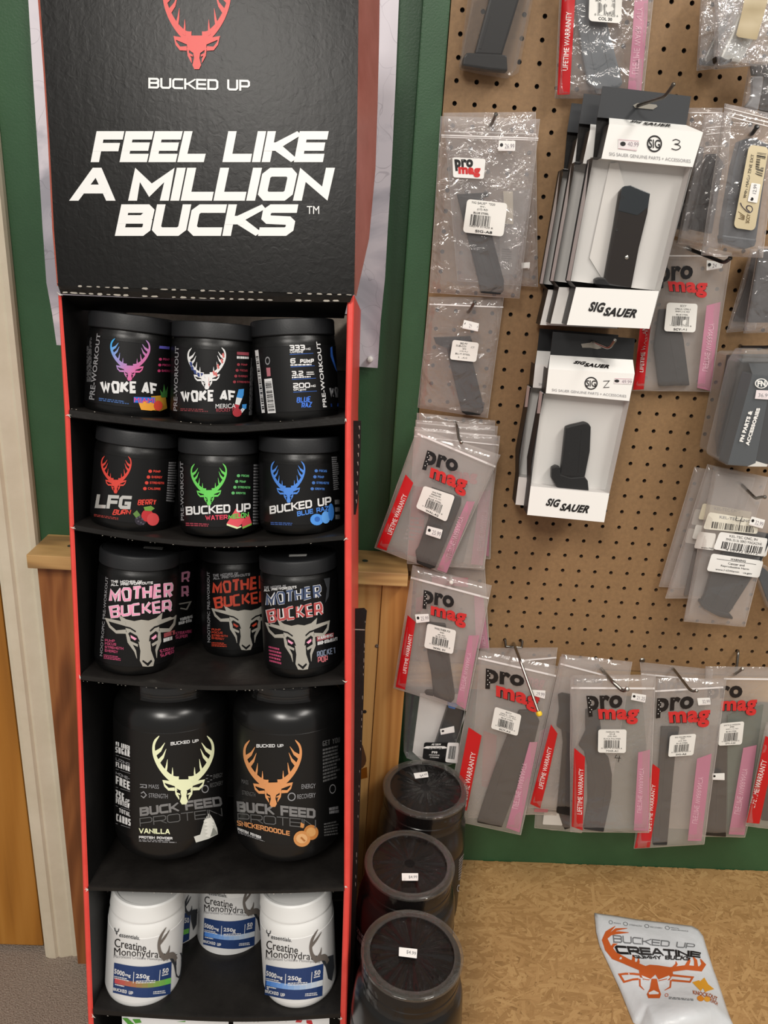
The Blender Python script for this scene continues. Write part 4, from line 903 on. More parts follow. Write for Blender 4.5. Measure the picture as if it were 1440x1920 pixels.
# ---- row 4: big protein jars
def prof_big(r, h):
    lr = r*.78; lh = .016
    body = [(r*.80, 0), (r*.88, .001), (r*.95, .007), (r*.985, .016), (r, .028), (r, h*.79), (r*.99, h*.825), (r*.965, h*.85), (r*.92, h*.875), (r*.85, h*.897), (r*.79, h-lh-.004), (r*.755, h-lh-.002), (r*.755, h-lh+.002)]
    lid = [(lr*.985, h-lh), (lr, h-lh+.002), (lr, h-lh+.004), (lr*.985, h-lh+.0045), (lr*.985, h-lh+.0055), (lr, h-lh+.006), (lr, h-.003), (lr*.985, h-.0006), (lr*.955, h), (lr*.84, h-.0004), (lr*.83, h-.0022), (lr*.4, h-.0022), (0, h-.0022)]
    return body, lid, (.030, h*.77)
M_shrink = film('shrink_wrap', .01, '#55524e', .05, .3, 30, .03, .08)
def big(pb, pt, d0, r, label):
    P, ax, h = jar_axes(pb, pt, d0, r); t = thing('protein_jar', label, 'jar', P, 'large black protein jars')
    b, l, (z0, z1) = prof_big(r, h)
    lathe('body', P, ax, b, M_satin, t, xd=_x, seg=96); lathe('lid', P, ax, l, mat('#121111', .22), t, xd=_x, seg=96, ang=.5)
    lr = r*.80
    lathe('shrink_band', P, ax, [(r*.86+.0012, h*.897+.001), (r*.8+.0015, h-.019), (lr+.0012, h-.016), (lr+.0012, h-.002), (lr*.98, h+.0006)], M_shrink, t, xd=_x, cap=False)
    lb = lathe('label', P, ax, [(r+.0001, z0), (r+.0004, z0+.0003), (r+.0004, z1-.0003), (r+.0001, z1)], mat('#0e0e0e', .38), t, xd=_x, seg=96)
    return t, Cyl(P, ax, r+.0004), lb
Cr = mat('#e9edc4', .4); Tn = mat('#d9955f', .4); S2 = mat('#8d8d8e', .35, .5, .4); Dm = mat('#5c5c5c', .45)
R4 = .0722
t, S, lb = big((322, 1622), (323, 1299), .010, R4, 'large black jar with a cream stag head and vanilla whip, left on the fourth shelf')
q = cE(394, 303, 684, 303, 688, 624, 398, 630)
put(S, [(DEER, q, Cr), (DEERK, q, M_label, 1)], 'deer_emblem', lb)
put(S, [ST('BUCKED UP', cE(480, 332, 612, 318, 612, 332, 480, 348), Wh, .2), ST('BUCK FEED', cE(332, 642, 718, 588, 726, 634, 334, 684), S2, .25, gap=.09), ST('PROTEIN', cE(332, 692, 722, 644, 726, 684, 334, 732), Dm, .11), ST('VANILLA', cE(330, 740, 476, 744, 476, 768, 330, 764), Cr, .22), ST('PROTEIN POWDER', cE(330, 776, 488, 782, 488, 794, 330, 788), Wh, .24),
        (lines(2, 4), cE(330, 792, 520, 796, 520, 812, 330, 804), Gy), TX('MASS', cE(376, 532, 424, 534, 424, 554, 376, 550), Gy), TX('STRENGTH', cE(376, 574, 466, 578, 466, 600, 376, 594), Gy), TX('ENERGY', cE(682, 486, 726, 476, 726, 496, 682, 506), Dm), TX('RECOVERY', cE(666, 528, 728, 514, 728, 534, 666, 548), Dm),
        (ring(.12), cE(626, 536, 660, 534, 660, 572, 626, 574), Gy), (ribbon([(0, .2), (.9, .2), (.9, .8), (.1, .8), (.5, .5)], .15), cE(334, 528, 368, 530, 368, 554, 334, 550), Gy), (ribbon([(.1, .3), (.5, 0), (.9, .5), (.5, 1), (.1, .7)], .15), cE(336, 566, 368, 568, 368, 598, 336, 594), Gy), (join(*[sub(ribbon([(0, .5), (1, .5)], .3), a, b, a+.3, b+.2) for a, b in ((.1, 0), (.6, .1), (0, .4), (.6, .6), (.2, .8))]), cE(646, 486, 680, 484, 680, 522, 646, 524), Gy),
        ST('NO ADDED', cE(220, 328, 286, 350, 286, 372, 220, 348), Wh, .2), ST('SUGAR', cE(218, 352, 286, 372, 286, 402, 218, 380), Wh, .2), ST('LIZING', cE(220, 404, 286, 432, 286, 446, 220, 418), Gy, .2), ST('FLAVOR', cE(220, 424, 286, 448, 286, 472, 220, 448), Wh, .2), ST('MONE-', cE(220, 470, 286, 500, 286, 514, 220, 484), Gy, .2), ST('FREE', cE(220, 490, 286, 520, 286, 560, 220, 528), Wh, .2),
        ST('25G', cE(220, 556, 258, 576, 258, 612, 220, 594), Wh, .2), ST('OF', cE(266, 600, 286, 606, 286, 620, 266, 614), Wh, .2), ST('PROTEIN', cE(220, 596, 286, 622, 286, 648, 220, 620), Wh, .2), ST('TOTAL', cE(236, 644, 288, 666, 288, 686, 236, 664), Wh, .2), ST('CARBS', cE(222, 670, 290, 698, 290, 730, 222, 704), Wh, .2)]+
       [PG(cE(220, y, 288, y+22, 288, y+24, 220, y+2), Gy) for y in (392, 458, 544, 632, 716)], 'lettering', lb)
put(S, [PG(cE(600, 808, 590, 780, 620, 770, 640, 700, 662, 668, 684, 700, 700, 740, 704, 768, 660, 790), mat('#d8d8d0', .4))]+[PG(cE(634+k*2, 706+k*18, 668, 690+k*16, 688, 712+k*14, 664, 716+k*17), mat('#f3f2ea', .4), 1+k % 2) for k in range(5)]+[PG(cE(668, 780, 682, 736, 704, 766), mat('#9a9c94', .4), 3)], 'whip_picture', lb)
t, S, lb = big((541, 1625), (543, 1301), .010, R4*.99, 'large black jar with an orange stag head and cookies, right on the fourth shelf')
q = cE(824, 324, 1100, 322, 1100, 634, 832, 644)
put(S, [(DEER, q, Tn), (DEERK, q, M_label, 1)], 'deer_emblem', lb)
put(S, [ST('BUCKED UP', cE(886, 342, 1014, 342, 1014, 356, 886, 358), Wh, .2), ST('BUCK FEED', cE(792, 612, 1166, 648, 1166, 694, 796, 662), S2, .25, gap=.09), ST('PROTEIN', cE(796, 668, 1168, 700, 1168, 742, 798, 708), Dm, .11), ST('SNICKERDOODLE', cE(794, 702, 1044, 754, 1044, 776, 796, 726), Tn, .2), ST('PROTEIN POWDER', cE(796, 736, 908, 778, 908, 790, 798, 750), Wh, .22),
        (lines(2, 4), cE(798, 752, 934, 798, 934, 808, 800, 764), Gy), TX('ENERGY', cE(1100, 532, 1166, 528, 1166, 550, 1100, 554), Gy), TX('RECOVERY', cE(1080, 580, 1166, 572, 1166, 594, 1080, 602), Gy), TX('MASS', cE(816, 506, 848, 514, 848, 534, 816, 526), Dm), TX('STRENGTH', cE(818, 560, 882, 572, 882, 592, 818, 580), Dm), (ring(.12), cE(1034, 572, 1072, 570, 1072, 610, 1034, 612), Gy),
        ST('GET YOU', cE(1200, 328, 1282, 308, 1282, 332, 1200, 352), Dm, .14), (lines(10, 5, bold=.6), cE(1200, 362, 1284, 340, 1284, 500, 1202, 525), Dm), (ring(.1), cE(1232, 534, 1262, 530, 1262, 574, 1232, 578), Gy), (lines(2, 7, bold=.8), cE(1230, 640, 1286, 628, 1286, 664, 1232, 672), Gy), (lines(5, 8), cE(1206, 715, 1284, 698, 1284, 770, 1208, 780), Dm)], 'lettering', lb)
put(S, [(disc(20), cE(1110, 724, 1180, 724, 1180, 796, 1110, 796), mat('#b9783c', .4)), (disc(20), cE(1062, 752, 1142, 752, 1142, 828, 1062, 828), mat('#c98a50', .4), 1), (disc(16), cE(1122, 736, 1168, 736, 1168, 780, 1122, 780), mat('#cf9a5e', .4), 1), (disc(16), cE(1074, 766, 1128, 766, 1128, 812, 1074, 812), mat('#dba974', .4), 2), PG(cE(1096, 712, 1114, 722, 1108, 740, 1094, 736), mat('#c98a50', .4), 2), PG(cE(1100, 780, 1120, 800, 1112, 804, 1094, 786), mat('#a86a34', .4), 3)], 'cookie_picture', lb)
# ---- row 5: white bottles
def prof_white(r, h):
    lr = r*.97; lh = .023
    body = [(r*.84, 0), (r*.9, .0008), (r*.955, .004), (r*.99, .009), (r, .014), (r, h-lh-.018), (r*.99, h-lh-.011), (r*.955, h-lh-.004), (r*.93, h-lh-.001), (r*.93, h-lh+.002)]
    lid = [(lr*1.005, h-lh), (lr*1.01, h-lh+.0015), (lr, h-lh+.003), (lr*.985, h-.006), (lr*.97, h-.002), (lr*.93, h), (lr*.86, h-.0002), (lr*.85, h-.0016), (0, h-.0016)]
    return body, lid, (.012, h-lh-.02)
Nv = mat('#213a6b', .45); Dk = mat('#33363b', .45)
def horn():
    return join(sribbon([(.35, .95), (.1, .80), (0, .55), (.1, .3), (.42, .0)], [.2, .18, .16, .13, .02]), sribbon([(.06, .5), (.35, .3), (.62, .08)], [.1, .09, .02]), sribbon([(.3, .93), (.55, .75), (.62, .55)], [.12, .1, .02]), sribbon([(.3, .93), (.8, .85), (1, 1)], [.16, .2, .2]))
def creatine(label, pb, pt, d0, r, qs=None, flav=('#c8504c', '#6fbf58')):
    t, S, lb, A = tub('creatine_bottle', label, 'white supplement bottles on the bottom shelf', pb, pt, d0, r, M_wjar, M_wlid, mat('#dcdcdb', .4), prof_white, cat='bottle')
    return t, S, lb
def label_front(S, lb, x, y, k, flav, cut=None, fl='SOUR GUMMY'):
    """x,y: crop px of the label text left/top ; k scale"""
    def c(*a): return cF(*[(x+v*k) if i % 2 == 0 else (y+v*k) for i, v in enumerate(a)])
    it = [TX('Creatine', c(2, 50, 156, 80, 154, 118, 2, 92), M_ink, .004), TX('Monohydrate', c(0, 96, 252, 114, 250, 158, 0, 144), M_ink, .004), TX('essentials.', c(26, 22, 126, 42, 124, 60, 24, 44), Dk, .01), (ribbon([(0, 0), (.1, .5), (.5, .7), (.9, .5), (1, 0)], .18), c(2, 0, 22, 4, 22, 30, 2, 26), Dk), PG(c(7, 22, 17, 24, 12, 36), Dk),
          TX('Micronized Creatine Monohydrate', c(-2, 130, 262, 148, 262, 164, -2, 150), Gy)]
    n = 10; bl = []
    pts = [(0+278*i/n, 168+(26*math.sin(math.pi*(i/n)*.92))-12*(i/n)) for i in range(n+1)]; pb_ = [(-6+278*i/n, 312+(34*math.sin(math.pi*(i/n)*.8))-14*(i/n)) for i in range(n+1)]
    for i in range(n): it.append(PG(c(*pts[i], *pts[i+1], *pb_[i+1], *pb_[i]), Nv))
    r0, g0 = lin(flav[0]), lin(flav[1])
    for i in range(n):
        a = i/(n-1); cc = '#%02x%02x%02x' % tuple(int(int(flav[0][j:j+2], 16)*(1-a)+int(flav[1][j:j+2], 16)*a) for j in (1, 3, 5))
        f0, f1 = (.5, .68)
        it.append(PG(c(*[v for P, Q, f in ((pts[i], pb_[i], f0), (pts[i+1], pb_[i+1], f0), (pts[i+1], pb_[i+1], f1), (pts[i], pb_[i], f1)) for v in (P[0]+(Q[0]-P[0])*f+(6 if i == 0 and P is pts[0] else 0), P[1]+(Q[1]-P[1])*f)]), mat(cc, .4), 1))
    it += [TX('5000', c(2, 196, 52, 212, 50, 236, 0, 220), Wh, .03, 1), TX('mg', c(54, 222, 80, 228, 79, 244, 53, 236), Wh, .03, 1), TX('250g', c(106, 222, 172, 226, 170, 252, 104, 248), Wh, .03, 1), TX('50', c(234, 198, 264, 192, 262, 216, 232, 222), Wh, .03, 1), PG(c(94, 212, 97, 213, 94, 268, 91, 267), Wh, 1), PG(c(221, 204, 224, 203, 220, 256, 217, 257), Wh, 1),
           (lines(2, 4), c(0, 230, 80, 246, 78, 262, 0, 246), Wh, 1), (lines(2, 6), c(106, 254, 206, 250, 204, 268, 104, 270), Wh, 1), (lines(1, 6), c(232, 224, 264, 216, 262, 228, 230, 236), Wh, 1), ST('BUCKED UP', c(-4, 288, 92, 308, 90, 324, -4, 302), Wh, .2, layer=1), (lines(2, 7), c(190, 306, 262, 298, 260, 316, 188, 322), Wh, 1), (lines(1, 9), c(4, 268, 58, 280, 57, 290, 4, 278), Wh, 2)]
    put(S, it, 'label_print', lb)
    put(S, [(horn(), c(216, -2, 300, -2, 300, 156, 216, 156), mat('#6d6660', .4), 1), PG(c(262, 140, 326, 120, 330, 180, 318, 246, 300, 236, 288, 180), Dk, 1)], 'antler_print', lb)
R5 = .0486
t, S, lb = creatine('front left white bottle with a red and green stripe on its navy label', (268, 1896), (279, 1704), .006, R5)
label_front(S, lb, 190, 256, 1.0, ('#c24b50', '#6cba52'))
t, S, lb = creatine('white bottle showing the green end of its label stripe behind the front left bottle', (318, 1788), (325, 1628), .112, R5)
put(S, [PG(cF(520, 190, 560, 175, 552, 312, 520, 330), Nv), PG(cF(520, 268, 552, 258, 550, 282, 520, 292), mat('#6cba52', .4), 1), TX('50', cF(530, 208, 552, 206, 552, 232, 530, 234), Wh, .03, 1), (horn(), cF(530, 100, 580, 95, 590, 190, 535, 200), Dk, 1), PG(cF(560, 175, 592, 165, 588, 240, 572, 270, 560, 215), Dk, 1)], 'label_print', lb)
t, S, lb = creatine('white bottle set back in the middle of the bottom shelf', (433, 1806), (441, 1632), .105, R5)
label_front(S, lb, 624, 58, .89, ('#4d86d8', '#cfd6dc'))
t, S, lb = creatine('front right white bottle with a blue and white stripe on its navy label', (563, 1897), (554, 1704), .006, R5)
label_front(S, lb, 922, 266, 1.0, ('#4d86d8', '#cfd6dc'))
# ---- pouches in the bottom bin
def binpouch(x0, x1, colr, label, strokes):
    t = thing('snack_pouch', label, 'pouch', fr((x0+x1)/2, 1925, .03)); pl_ = FR.back(.012)
    A = [fr(x0, 1908, .012), fr(x1, 1912, .012)]
    V = []; F = []; n = 8; rows = [(0, 0), (.02, .002), (.10, .016), (.20, .016), (.24, .010)]
    for k, (dz, bul) in enumerate(rows):
        for s_ in (0, 1):
            for i in range(n+1):
                u = i/n; e = 1-(2*u-1)**4; p = A[0].lerp(A[1], u)-_u*dz+_dn*.018
                V.append(p+_dn*(bul*e*(1 if s_ else -1)+(.0003 if s_ else -.0003)))
    w1 = 2*(n+1)
    for k in range(len(rows)-1):
        ring_ = list(range(n+1))+list(range(w1-1, n, -1)); L_ = len(ring_)
        for i in range(L_): F.append((k*w1+ring_[i], k*w1+ring_[(i+1) % L_], (k+1)*w1+ring_[(i+1) % L_], (k+1)*w1+ring_[i]))
    b = mk('pouch_film', V, F, mat('#e6e6e6', .4), t, smooth=1)
    put(FR.back(.0285), [PG(s_, colr) for s_ in strokes], 'printed_antlers', t, base=.0008)
binpouch(219, 423, mat('#4f9a35', .4), 'white pouch with green antler print in the bottom bin', [[(229, 1909), (238, 1909), (258, 1925), (244, 1925)], [(248, 1911), (262, 1911), (270, 1925), (258, 1925)], [(330, 1916), (348, 1914), (345, 1925), (322, 1925)]])
binpouch(432, 616, mat('#c22f36', .4), 'white pouch with red antler print in the bottom bin', [[(556, 1913), (567, 1913), (560, 1925), (548, 1925)], [(574, 1913), (584, 1913), (588, 1925), (576, 1925)]])

# ---- three big jars on the bench
def bench_jar(cx, cy, h, r, lr, label, stick, seed):
    P = Vector((cx, cy, BZ)); ax = Vector((0, 0, 1)); t = thing('protein_jar', label, 'jar', P, 'large black protein jars')
    lh = .034
    body = [(r*.8, 0), (r*.88, .001), (r*.96, .008), (r, .026), (r, h*.64), (r*.99, h*.70), (r*.965, h-lh-.022), (r*.92, h-lh-.010), (lr*.97, h-lh-.003), (lr*.95, h-lh+.003)]
    lid = [(lr*.98, h-lh), (lr, h-lh+.002), (lr, h-lh+.009), (lr*.985, h-lh+.010), (lr*.985, h-lh+.012), (lr, h-lh+.013), (lr, h-.004), (lr*.985, h-.001), (lr*.96, h), (lr*.86, h-.0003), (lr*.845, h-.0035), (lr*.4, h-.0035), (0, h-.0035)]
    lathe('body', P, ax, body, M_satin, t, seg=96); lathe('lid', P, ax, lid, mat('#0f0d0d', .22, .3), t, seg=96, ang=.5)
    # shrink wrap: clear skirt with a flat ring on top and loose pleats
    V = []; F = []; seg = 120; rr = random.Random(seed); ph = [rr.uniform(0, 6.28) for _ in range(5)]
    pr = [(lr+.0015, h-lh-.004), (lr+.002, h-.014), (lr+.0025, h-.001), (lr+.001, h+.0012), (lr*.90, h+.0012), (lr*.84, h+.0006), (lr*.80, h+.0010), (lr*.5, h+.0018), (lr*.12, h+.0008)]
    for j, (q, z) in enumerate(pr):
        for k in range(seg):
            a = 2*math.pi*k/seg; wv = .0009*math.sin(9*a+ph[0])+.0006*math.sin(23*a+ph[1]); 
            V.append(P+Vector(((q+wv*.5)*math.cos(a), (q+wv*.5)*math.sin(a), z+(wv if j in (5, 6, 7) else 0))))
    for j in range(len(pr)-1):
        for k in range(seg): F.append((j*seg+k, j*seg+(k+1) % seg, (j+1)*seg+(k+1) % seg, (j+1)*seg+k))
    mk('shrink_wrap', V, F, M_shrink, t, smooth=1)
    lathe('wrap_ring', P, ax, [(lr+.0021, h-.002), (lr+.0023, h+.0016), (lr*.975, h+.0024), (lr*.86, h+.0020), (lr*.855, h+.0012)], film('wrap_edge', .16, '#77736c', .12, .2, 40, .07, .25), t, seg=96, cap=False)
    lb = lathe('label', P, ax, [(r+.0001, .028), (r+.0004, .0283), (r+.0004, h*.63), (r+.0001, h*.632)], mat('#0e0e0e', .38), t, seg=96)
    s = Pl(P+ax*(h+.0022), ax)
    pr_ = put(s, [(rrect(.05, 2), stick, M_white), TX('$4.99', [((1-a)*((1-.1)*stick[0][0]+.1*stick[1][0])+a*stick[1][0]*.95+a*stick[0][0]*.05, 0) for a in (0, 1)] and
        [(stick[0][0]*.58+stick[1][0]*.42, stick[0][1]*.7+stick[3][1]*.3), (stick[0][0]*.06+stick[1][0]*.94, stick[1][1]*.7+stick[2][1]*.3), (stick[3][0]*.06+stick[2][0]*.94, stick[1][1]*.25+stick[2][1]*.75), (stick[3][0]*.58+stick[2][0]*.42, stick[0][1]*.25+stick[3][1]*.75)], Gy, .01, 1)], 'price_sticker', t, base=.0006)
    return t, Cyl(P, ax, r+.0004), lb
l1 = atZ(798, 1478, BZ+.258); l2 = atZ(768, 1620, BZ+.258); l3 = atZ(768, 1787, BZ+.258)
t, S, lb = bench_jar(l1.x, l1.y, .258, .071, .0655, 'large black shrink-wrapped jar on the bench, farthest of the three beside the display', cG(500, 184, 596, 172, 604, 210, 512, 222), 1)
put(S, [(lines(9, 3, bold=.6), cG(815, 780, 860, 720, 850, 900, 812, 930), Gy), (ring(.2), cG(800, 960, 826, 950, 826, 1000, 800, 1010), Gy), ST('GE', cG(818, 790, 846, 770, 846, 800, 818, 820), Dm, .15)], 'label_print', lb)
t, S, lb = bench_jar(l2.x, l2.y, .258, .0705, .0605, 'large black shrink-wrapped jar on the bench, middle of the three beside the display', cG(418, 876, 532, 876, 532, 928, 420, 928), 2)
put(S, [ST('LIZING', cG(86, 1215, 158, 1320, 158, 1350, 86, 1250), Gy, .18), ST('FLAVOR', cG(86, 1262, 158, 1362, 158, 1400, 86, 1300), Gy, .18), (lines(6, 3), cG(82, 1310, 140, 1420, 140, 1520, 82, 1420), Dm)], 'label_print', lb)
t, S, lb = bench_jar(l3.x+.003, l3.y, .258, .0695, .0602, 'large black shrink-wrapped jar on the bench, nearest of the three beside the display', cG(400, 1388, 526, 1402, 522, 1466, 398, 1450), 3)
# ================================================================== hanging packs
def bag(name, label, q, Y, bulge=.006, wr=.0014, seed=0, tilt=.0, m=None, group=None, zips=(), cat='bag', nx=18, ny=26):
    """q: px corners TL TR BR BL of the plastic bag; Y: distance of its back sheet at the middle"""
    c = atY(sum(p[0] for p in q)/4, sum(p[1] for p in q)/4, Y)
    n = Vector((0, -math.cos(tilt), math.sin(tilt))); P = Pl(c, n); S = BagS(P, q, bulge, wr, seed)
    t = thing(name, label, cat, P.at((q[0][0]+q[1][0])/2, (q[0][1]+q[1][1])/2), group)
    V = []; F = []; rnd = random.Random(seed)
    for side_ in (0, 1):
        for j in range(ny+1):
            for i in range(nx+1):
                u, v = i/nx, j/ny
                px = (1-v)*((1-u)*q[0][0]+u*q[1][0])+v*((1-u)*q[3][0]+u*q[2][0]); py = (1-v)*((1-u)*q[0][1]+u*q[1][1])+v*((1-u)*q[3][1]+u*q[2][1])
                if v == 1: py += 2.2*noise.noise(Vector((u*4, seed, 0)))
                if u in (0, 1): px += 2.0*noise.noise(Vector((v*5, seed, u*9)))
                if side_ == 0: V.append(S.at(px, py, 0))
                else: V.append(P.at(px, py, -.0004+.0006*noise.noise(Vector((u*3, v*4, seed+9)))*(1 if 0 < u < 1 and 0 < v < 1 else 0)))
    W = nx+1; K = W*(ny+1)
    for j in range(ny):
        for i in range(nx):
            a = j*W+i; F.append((a, a+1, a+W+1, a+W)); F.append((K+a, K+a+W, K+a+W+1, K+a+1))
    bl = list(range(W))+[j*W+nx for j in range(1, ny+1)]+[ny*W+i for i in range(nx-1, -1, -1)]+[j*W for j in range(ny-1, 0, -1)]
    for k in range(len(bl)): a, b = bl[k], bl[(k+1) % len(bl)]; F.append((a, K+a, K+b, b))
    mk('plastic_film', V, F, [m or M_film, M_filmB if m is None else m], t, [0, 1]*(nx*ny)+[0]*len(bl), smooth=1.2)
    # pale sealed rim
    rim = []
    for a, b in ((0, 3), (3, 2), (2, 1)):
        rim.append((ribbon([(q[a][0], q[a][1]), ((q[a][0]+q[b][0])/2, (q[a][1]+q[b][1])/2), (q[b][0], q[b][1])], 1.3), IQ, M_rim))
    put(S, rim, 'heat_seal', t, base=.0005, cut=1e9)
    for k, zp in enumerate(zips):
        wdt = zp[4] if len(zp) > 4 else 3.4
        a, b = (zp[0], zp[1]), (zp[2], zp[3]); nseg = 8
        rb = ribbon([(a[0]+(b[0]-a[0])*i/nseg, a[1]+(b[1]-a[1])*i/nseg) for i in range(nseg+1)], wdt)
        put(S, [(rb, IQ, M_zip)], 'zip_seal', t, base=.0012, cut=1e9)
    return t, S
M_rim = film('sealed_edge', .35, '#e8e2de', .25, .3, 30)
def raw(pts2d, m, layer=0): return (pts2d, IQ, m, layer)
def promag(S, t, qp, qm, faded=False):
    a = mat('#151112', .4) if not faded else mat('#55504f', .5); b = M_logored if not faded else mat('#b06468', .5)
    ps = [TX('pro', qp, a, .045), TX('mag', qm, a, .075, 0), TX('mag', qm, b, .04, 1)]
    if not faded:
        (x0, y0), (x1, y1), (x2, y2), (x3, y3) = qp
        for i in range(7):
            u = .055+.05*(i % 2); v = .12+.11*i
            x = (1-v)*((1-u)*x0+u*x1)+v*((1-u)*x3+u*x2); y = (1-v)*((1-u)*y0+u*y1)+v*((1-u)*y3+u*y2)
            ps.append((disc(6), [(x-.9, y-.9), (x+.9, y-.9), (x+.9, y+.9), (x-.9, y+.9)], M_white, 2))
    put(S, ps, 'printed_logo', t, base=.0011)
def strip_red(S, t, poly, tq, txt='LIFETIME WARRANTY'):
    put(S, [PG(poly, M_wred), TX(txt, tq, M_white, .02, 1)], 'warranty_strip', t, base=.0009)
def strip_pink(S, t, poly, tq=None):
    it = [PG(poly, M_pink)]
    if tq: it.append(TX('LIFETIME WARRANTY', tq, M_pinkt, .015, 1))
    put(S, it, 'warranty_strip_back', t, base=.0003)
def ptag(S, t, q, txt='', dot=True, rot=False, off=.0056, name='price_sticker'):
    it = [(rrect(.07, asp(q)), q, M_white)]
    def bl(u, v): return ((1-v)*((1-u)*q[0][0]+u*q[1][0])+v*((1-u)*q[3][0]+u*q[2][0]), (1-v)*((1-u)*q[0][1]+u*q[1][1])+v*((1-u)*q[3][1]+u*q[2][1]))
    if txt: it.append(TX(txt, [bl(.38, .30), bl(.95, .30), bl(.95, .78), bl(.38, .78)], mat('#8b7f88', .5), .0, 1))
    if dot: it.append((disc(12), [bl(.08, .25), bl(.28, .25), bl(.28, .62), bl(.08, .62)], M_ink, 1))
    it.append((ribbon([(0, .5), (1, .5)], .3), [bl(.05, .88), bl(.95, .88), bl(.95, .93), bl(.05, .93)], mat('#c78c9c', .5), 1))
    return put(S, it, name, t, base=off)
def blabel(S, t, q, rows, barcode=(.25, .44, .8, .78), foot=None, off=.0046, m=None, br=.1):
    def bl(u, v): return ((1-v)*((1-u)*q[0][0]+u*q[1][0])+v*((1-u)*q[3][0]+u*q[2][0]), (1-v)*((1-u)*q[0][1]+u*q[1][1])+v*((1-u)*q[3][1]+u*q[2][1]))
    it = [(rrect(br, asp(q)), q, m or M_paper)]
    for (s, u0, u1, v0, v1) in rows: it.append(TX(s, [bl(u0, v0), bl(u1, v0), bl(u1, v1), bl(u0, v1)], M_ink, .012, 1))
    if barcode:
        u0, v0, u1, v1 = barcode; it.append((bars(24, int(q[0][0]) % 50), [bl(u0, v0), bl(u1, v0), bl(u1, v1), bl(u0, v1)], M_ink, 1)); it.append(TX('0 08279 01420 6', [bl(u0-.08, v1), bl(u1+.08, v1), bl(u1+.08, v1+.05), bl(u0-.08, v1+.05)], M_ink, 0, 1))
    if foot: it.append(TX(foot, [bl(.3, .88), bl(.72, .88), bl(.72, .96), bl(.3, .96)], M_ink, .025, 1))
    return put(S, it, 'product_label', t, base=off)
def mag(name, label, S, body, off, thick, m=None, base=None, top=None, lines_=(), holes=(), group=None, bevel=.0025, mb=None):
    pl_ = S.pl if hasattr(S, 'pl') else S
    cx = sum(p[0] for p in body)/len(body); cy = sum(p[1] for p in body)/len(body)
    t = thing(name, label, 'magazine', pl_.at(cx, cy, off), group)
    m = m or M_gun
    if hasattr(S, 'pl'):      # keep it between the two sheets of its bag
        hs = []
        for x, y in body:
            u, v = S.uv(pl_.at(x, y)); hs.append(S.h(min(.965, max(.035, u)), min(.975, max(.025, v))))
        off = max(.0028, min(min(hs)-.0006, off)); thick = max(.0018, min(thick, off-.0004))
    prism('tube', pl_, body, off, thick, m, t, bevel=min(bevel, thick*.35))
    if base: prism('base_plate', pl_, base, off+.0006, thick+.0008, mb or m, t, bevel=min(.002, thick*.3))
    if top: prism('feed_lips', pl_, top, off-.0008, max(.001, thick-.0014), mb or m, t, bevel=.0005)
    for k, l in enumerate(lines_):
        w_ = l[4] if len(l) > 4 else 4
        dx, dy = l[2]-l[0], l[3]-l[1]; L_ = math.hypot(dx, dy); nx_, ny_ = -dy/L_*w_/2, dx/L_*w_/2
        prism('pressed_rib', pl_, [(l[0]+nx_, l[1]+ny_), (l[2]+nx_, l[3]+ny_), (l[2]-nx_, l[3]-ny_), (l[0]-nx_, l[1]-ny_)], off+.0005, .0012, m, t, bevel=.0003)
    for (x, y, r_) in holes:
        c = pl_.at(x, y, off); lathe('witness_hole', c, pl_.n, [(r_, 0), (r_, .0006), (r_*.7, .0007), (0, .0002)], M_black, t, 14)
    return t
def hook(label, base, pts, m=None, tip=None, r=.0021, group='pegboard hooks', double=None):
    """base: px on the pegboard; pts: list of (px,py,Y)"""
    P = [atY(base[0], base[1], PEG+.003), atY(base[0], base[1], PEG-.003)]+[atY(*p) for p in pts]
    t = thing('peg_hook', label, 'hook', P[0], group)
    # round the bends
    Q = [P[0]]
    for i in range(1, len(P)-1):
        a, b, c = P[i-1], P[i], P[i+1]; k = min(.006, (a-b).length*.45, (c-b).length*.45)
        s, e = b+(a-b).normalized()*k, b+(c-b).normalized()*k
        for f in (0, .25, .5, .75, 1): Q.append((1-f)**2*s+2*f*(1-f)*b+f*f*e)
    Q.append(P[-1]); tube('wire', Q, r, m or M_wire, t)
    d_ = (P[-1]-P[-2]).normalized()
    if tip:
        lathe('tip_cap', P[-1]-d_*.002, d_, [(.002, 0), (.0042, .001), (.0048, .004), (.0036, .007), (0, .0082)], tip, t, 20)
    else: lathe('rounded_end', P[-1]-d_*.0004, d_, [(r*1.12, -.0012), (r*1.25, .0006), (r*.8, .0018), (0, .0021)], m or M_wire, t, 14)
    if double:
        a, b = double; tube('cross_wire', [atY(*a, PEG+.002), atY(*a, PEG-.004), atY(a[0]+1, a[1]+12, PEG-.005), atY((a[0]+b[0])/2, (a[1]+b[1])/2+12, PEG-.006), atY(b[0]-1, b[1]+12, PEG-.005), atY(*b, PEG-.004), atY(*b, PEG+.002)], r, m or M_wire, t)
    return t

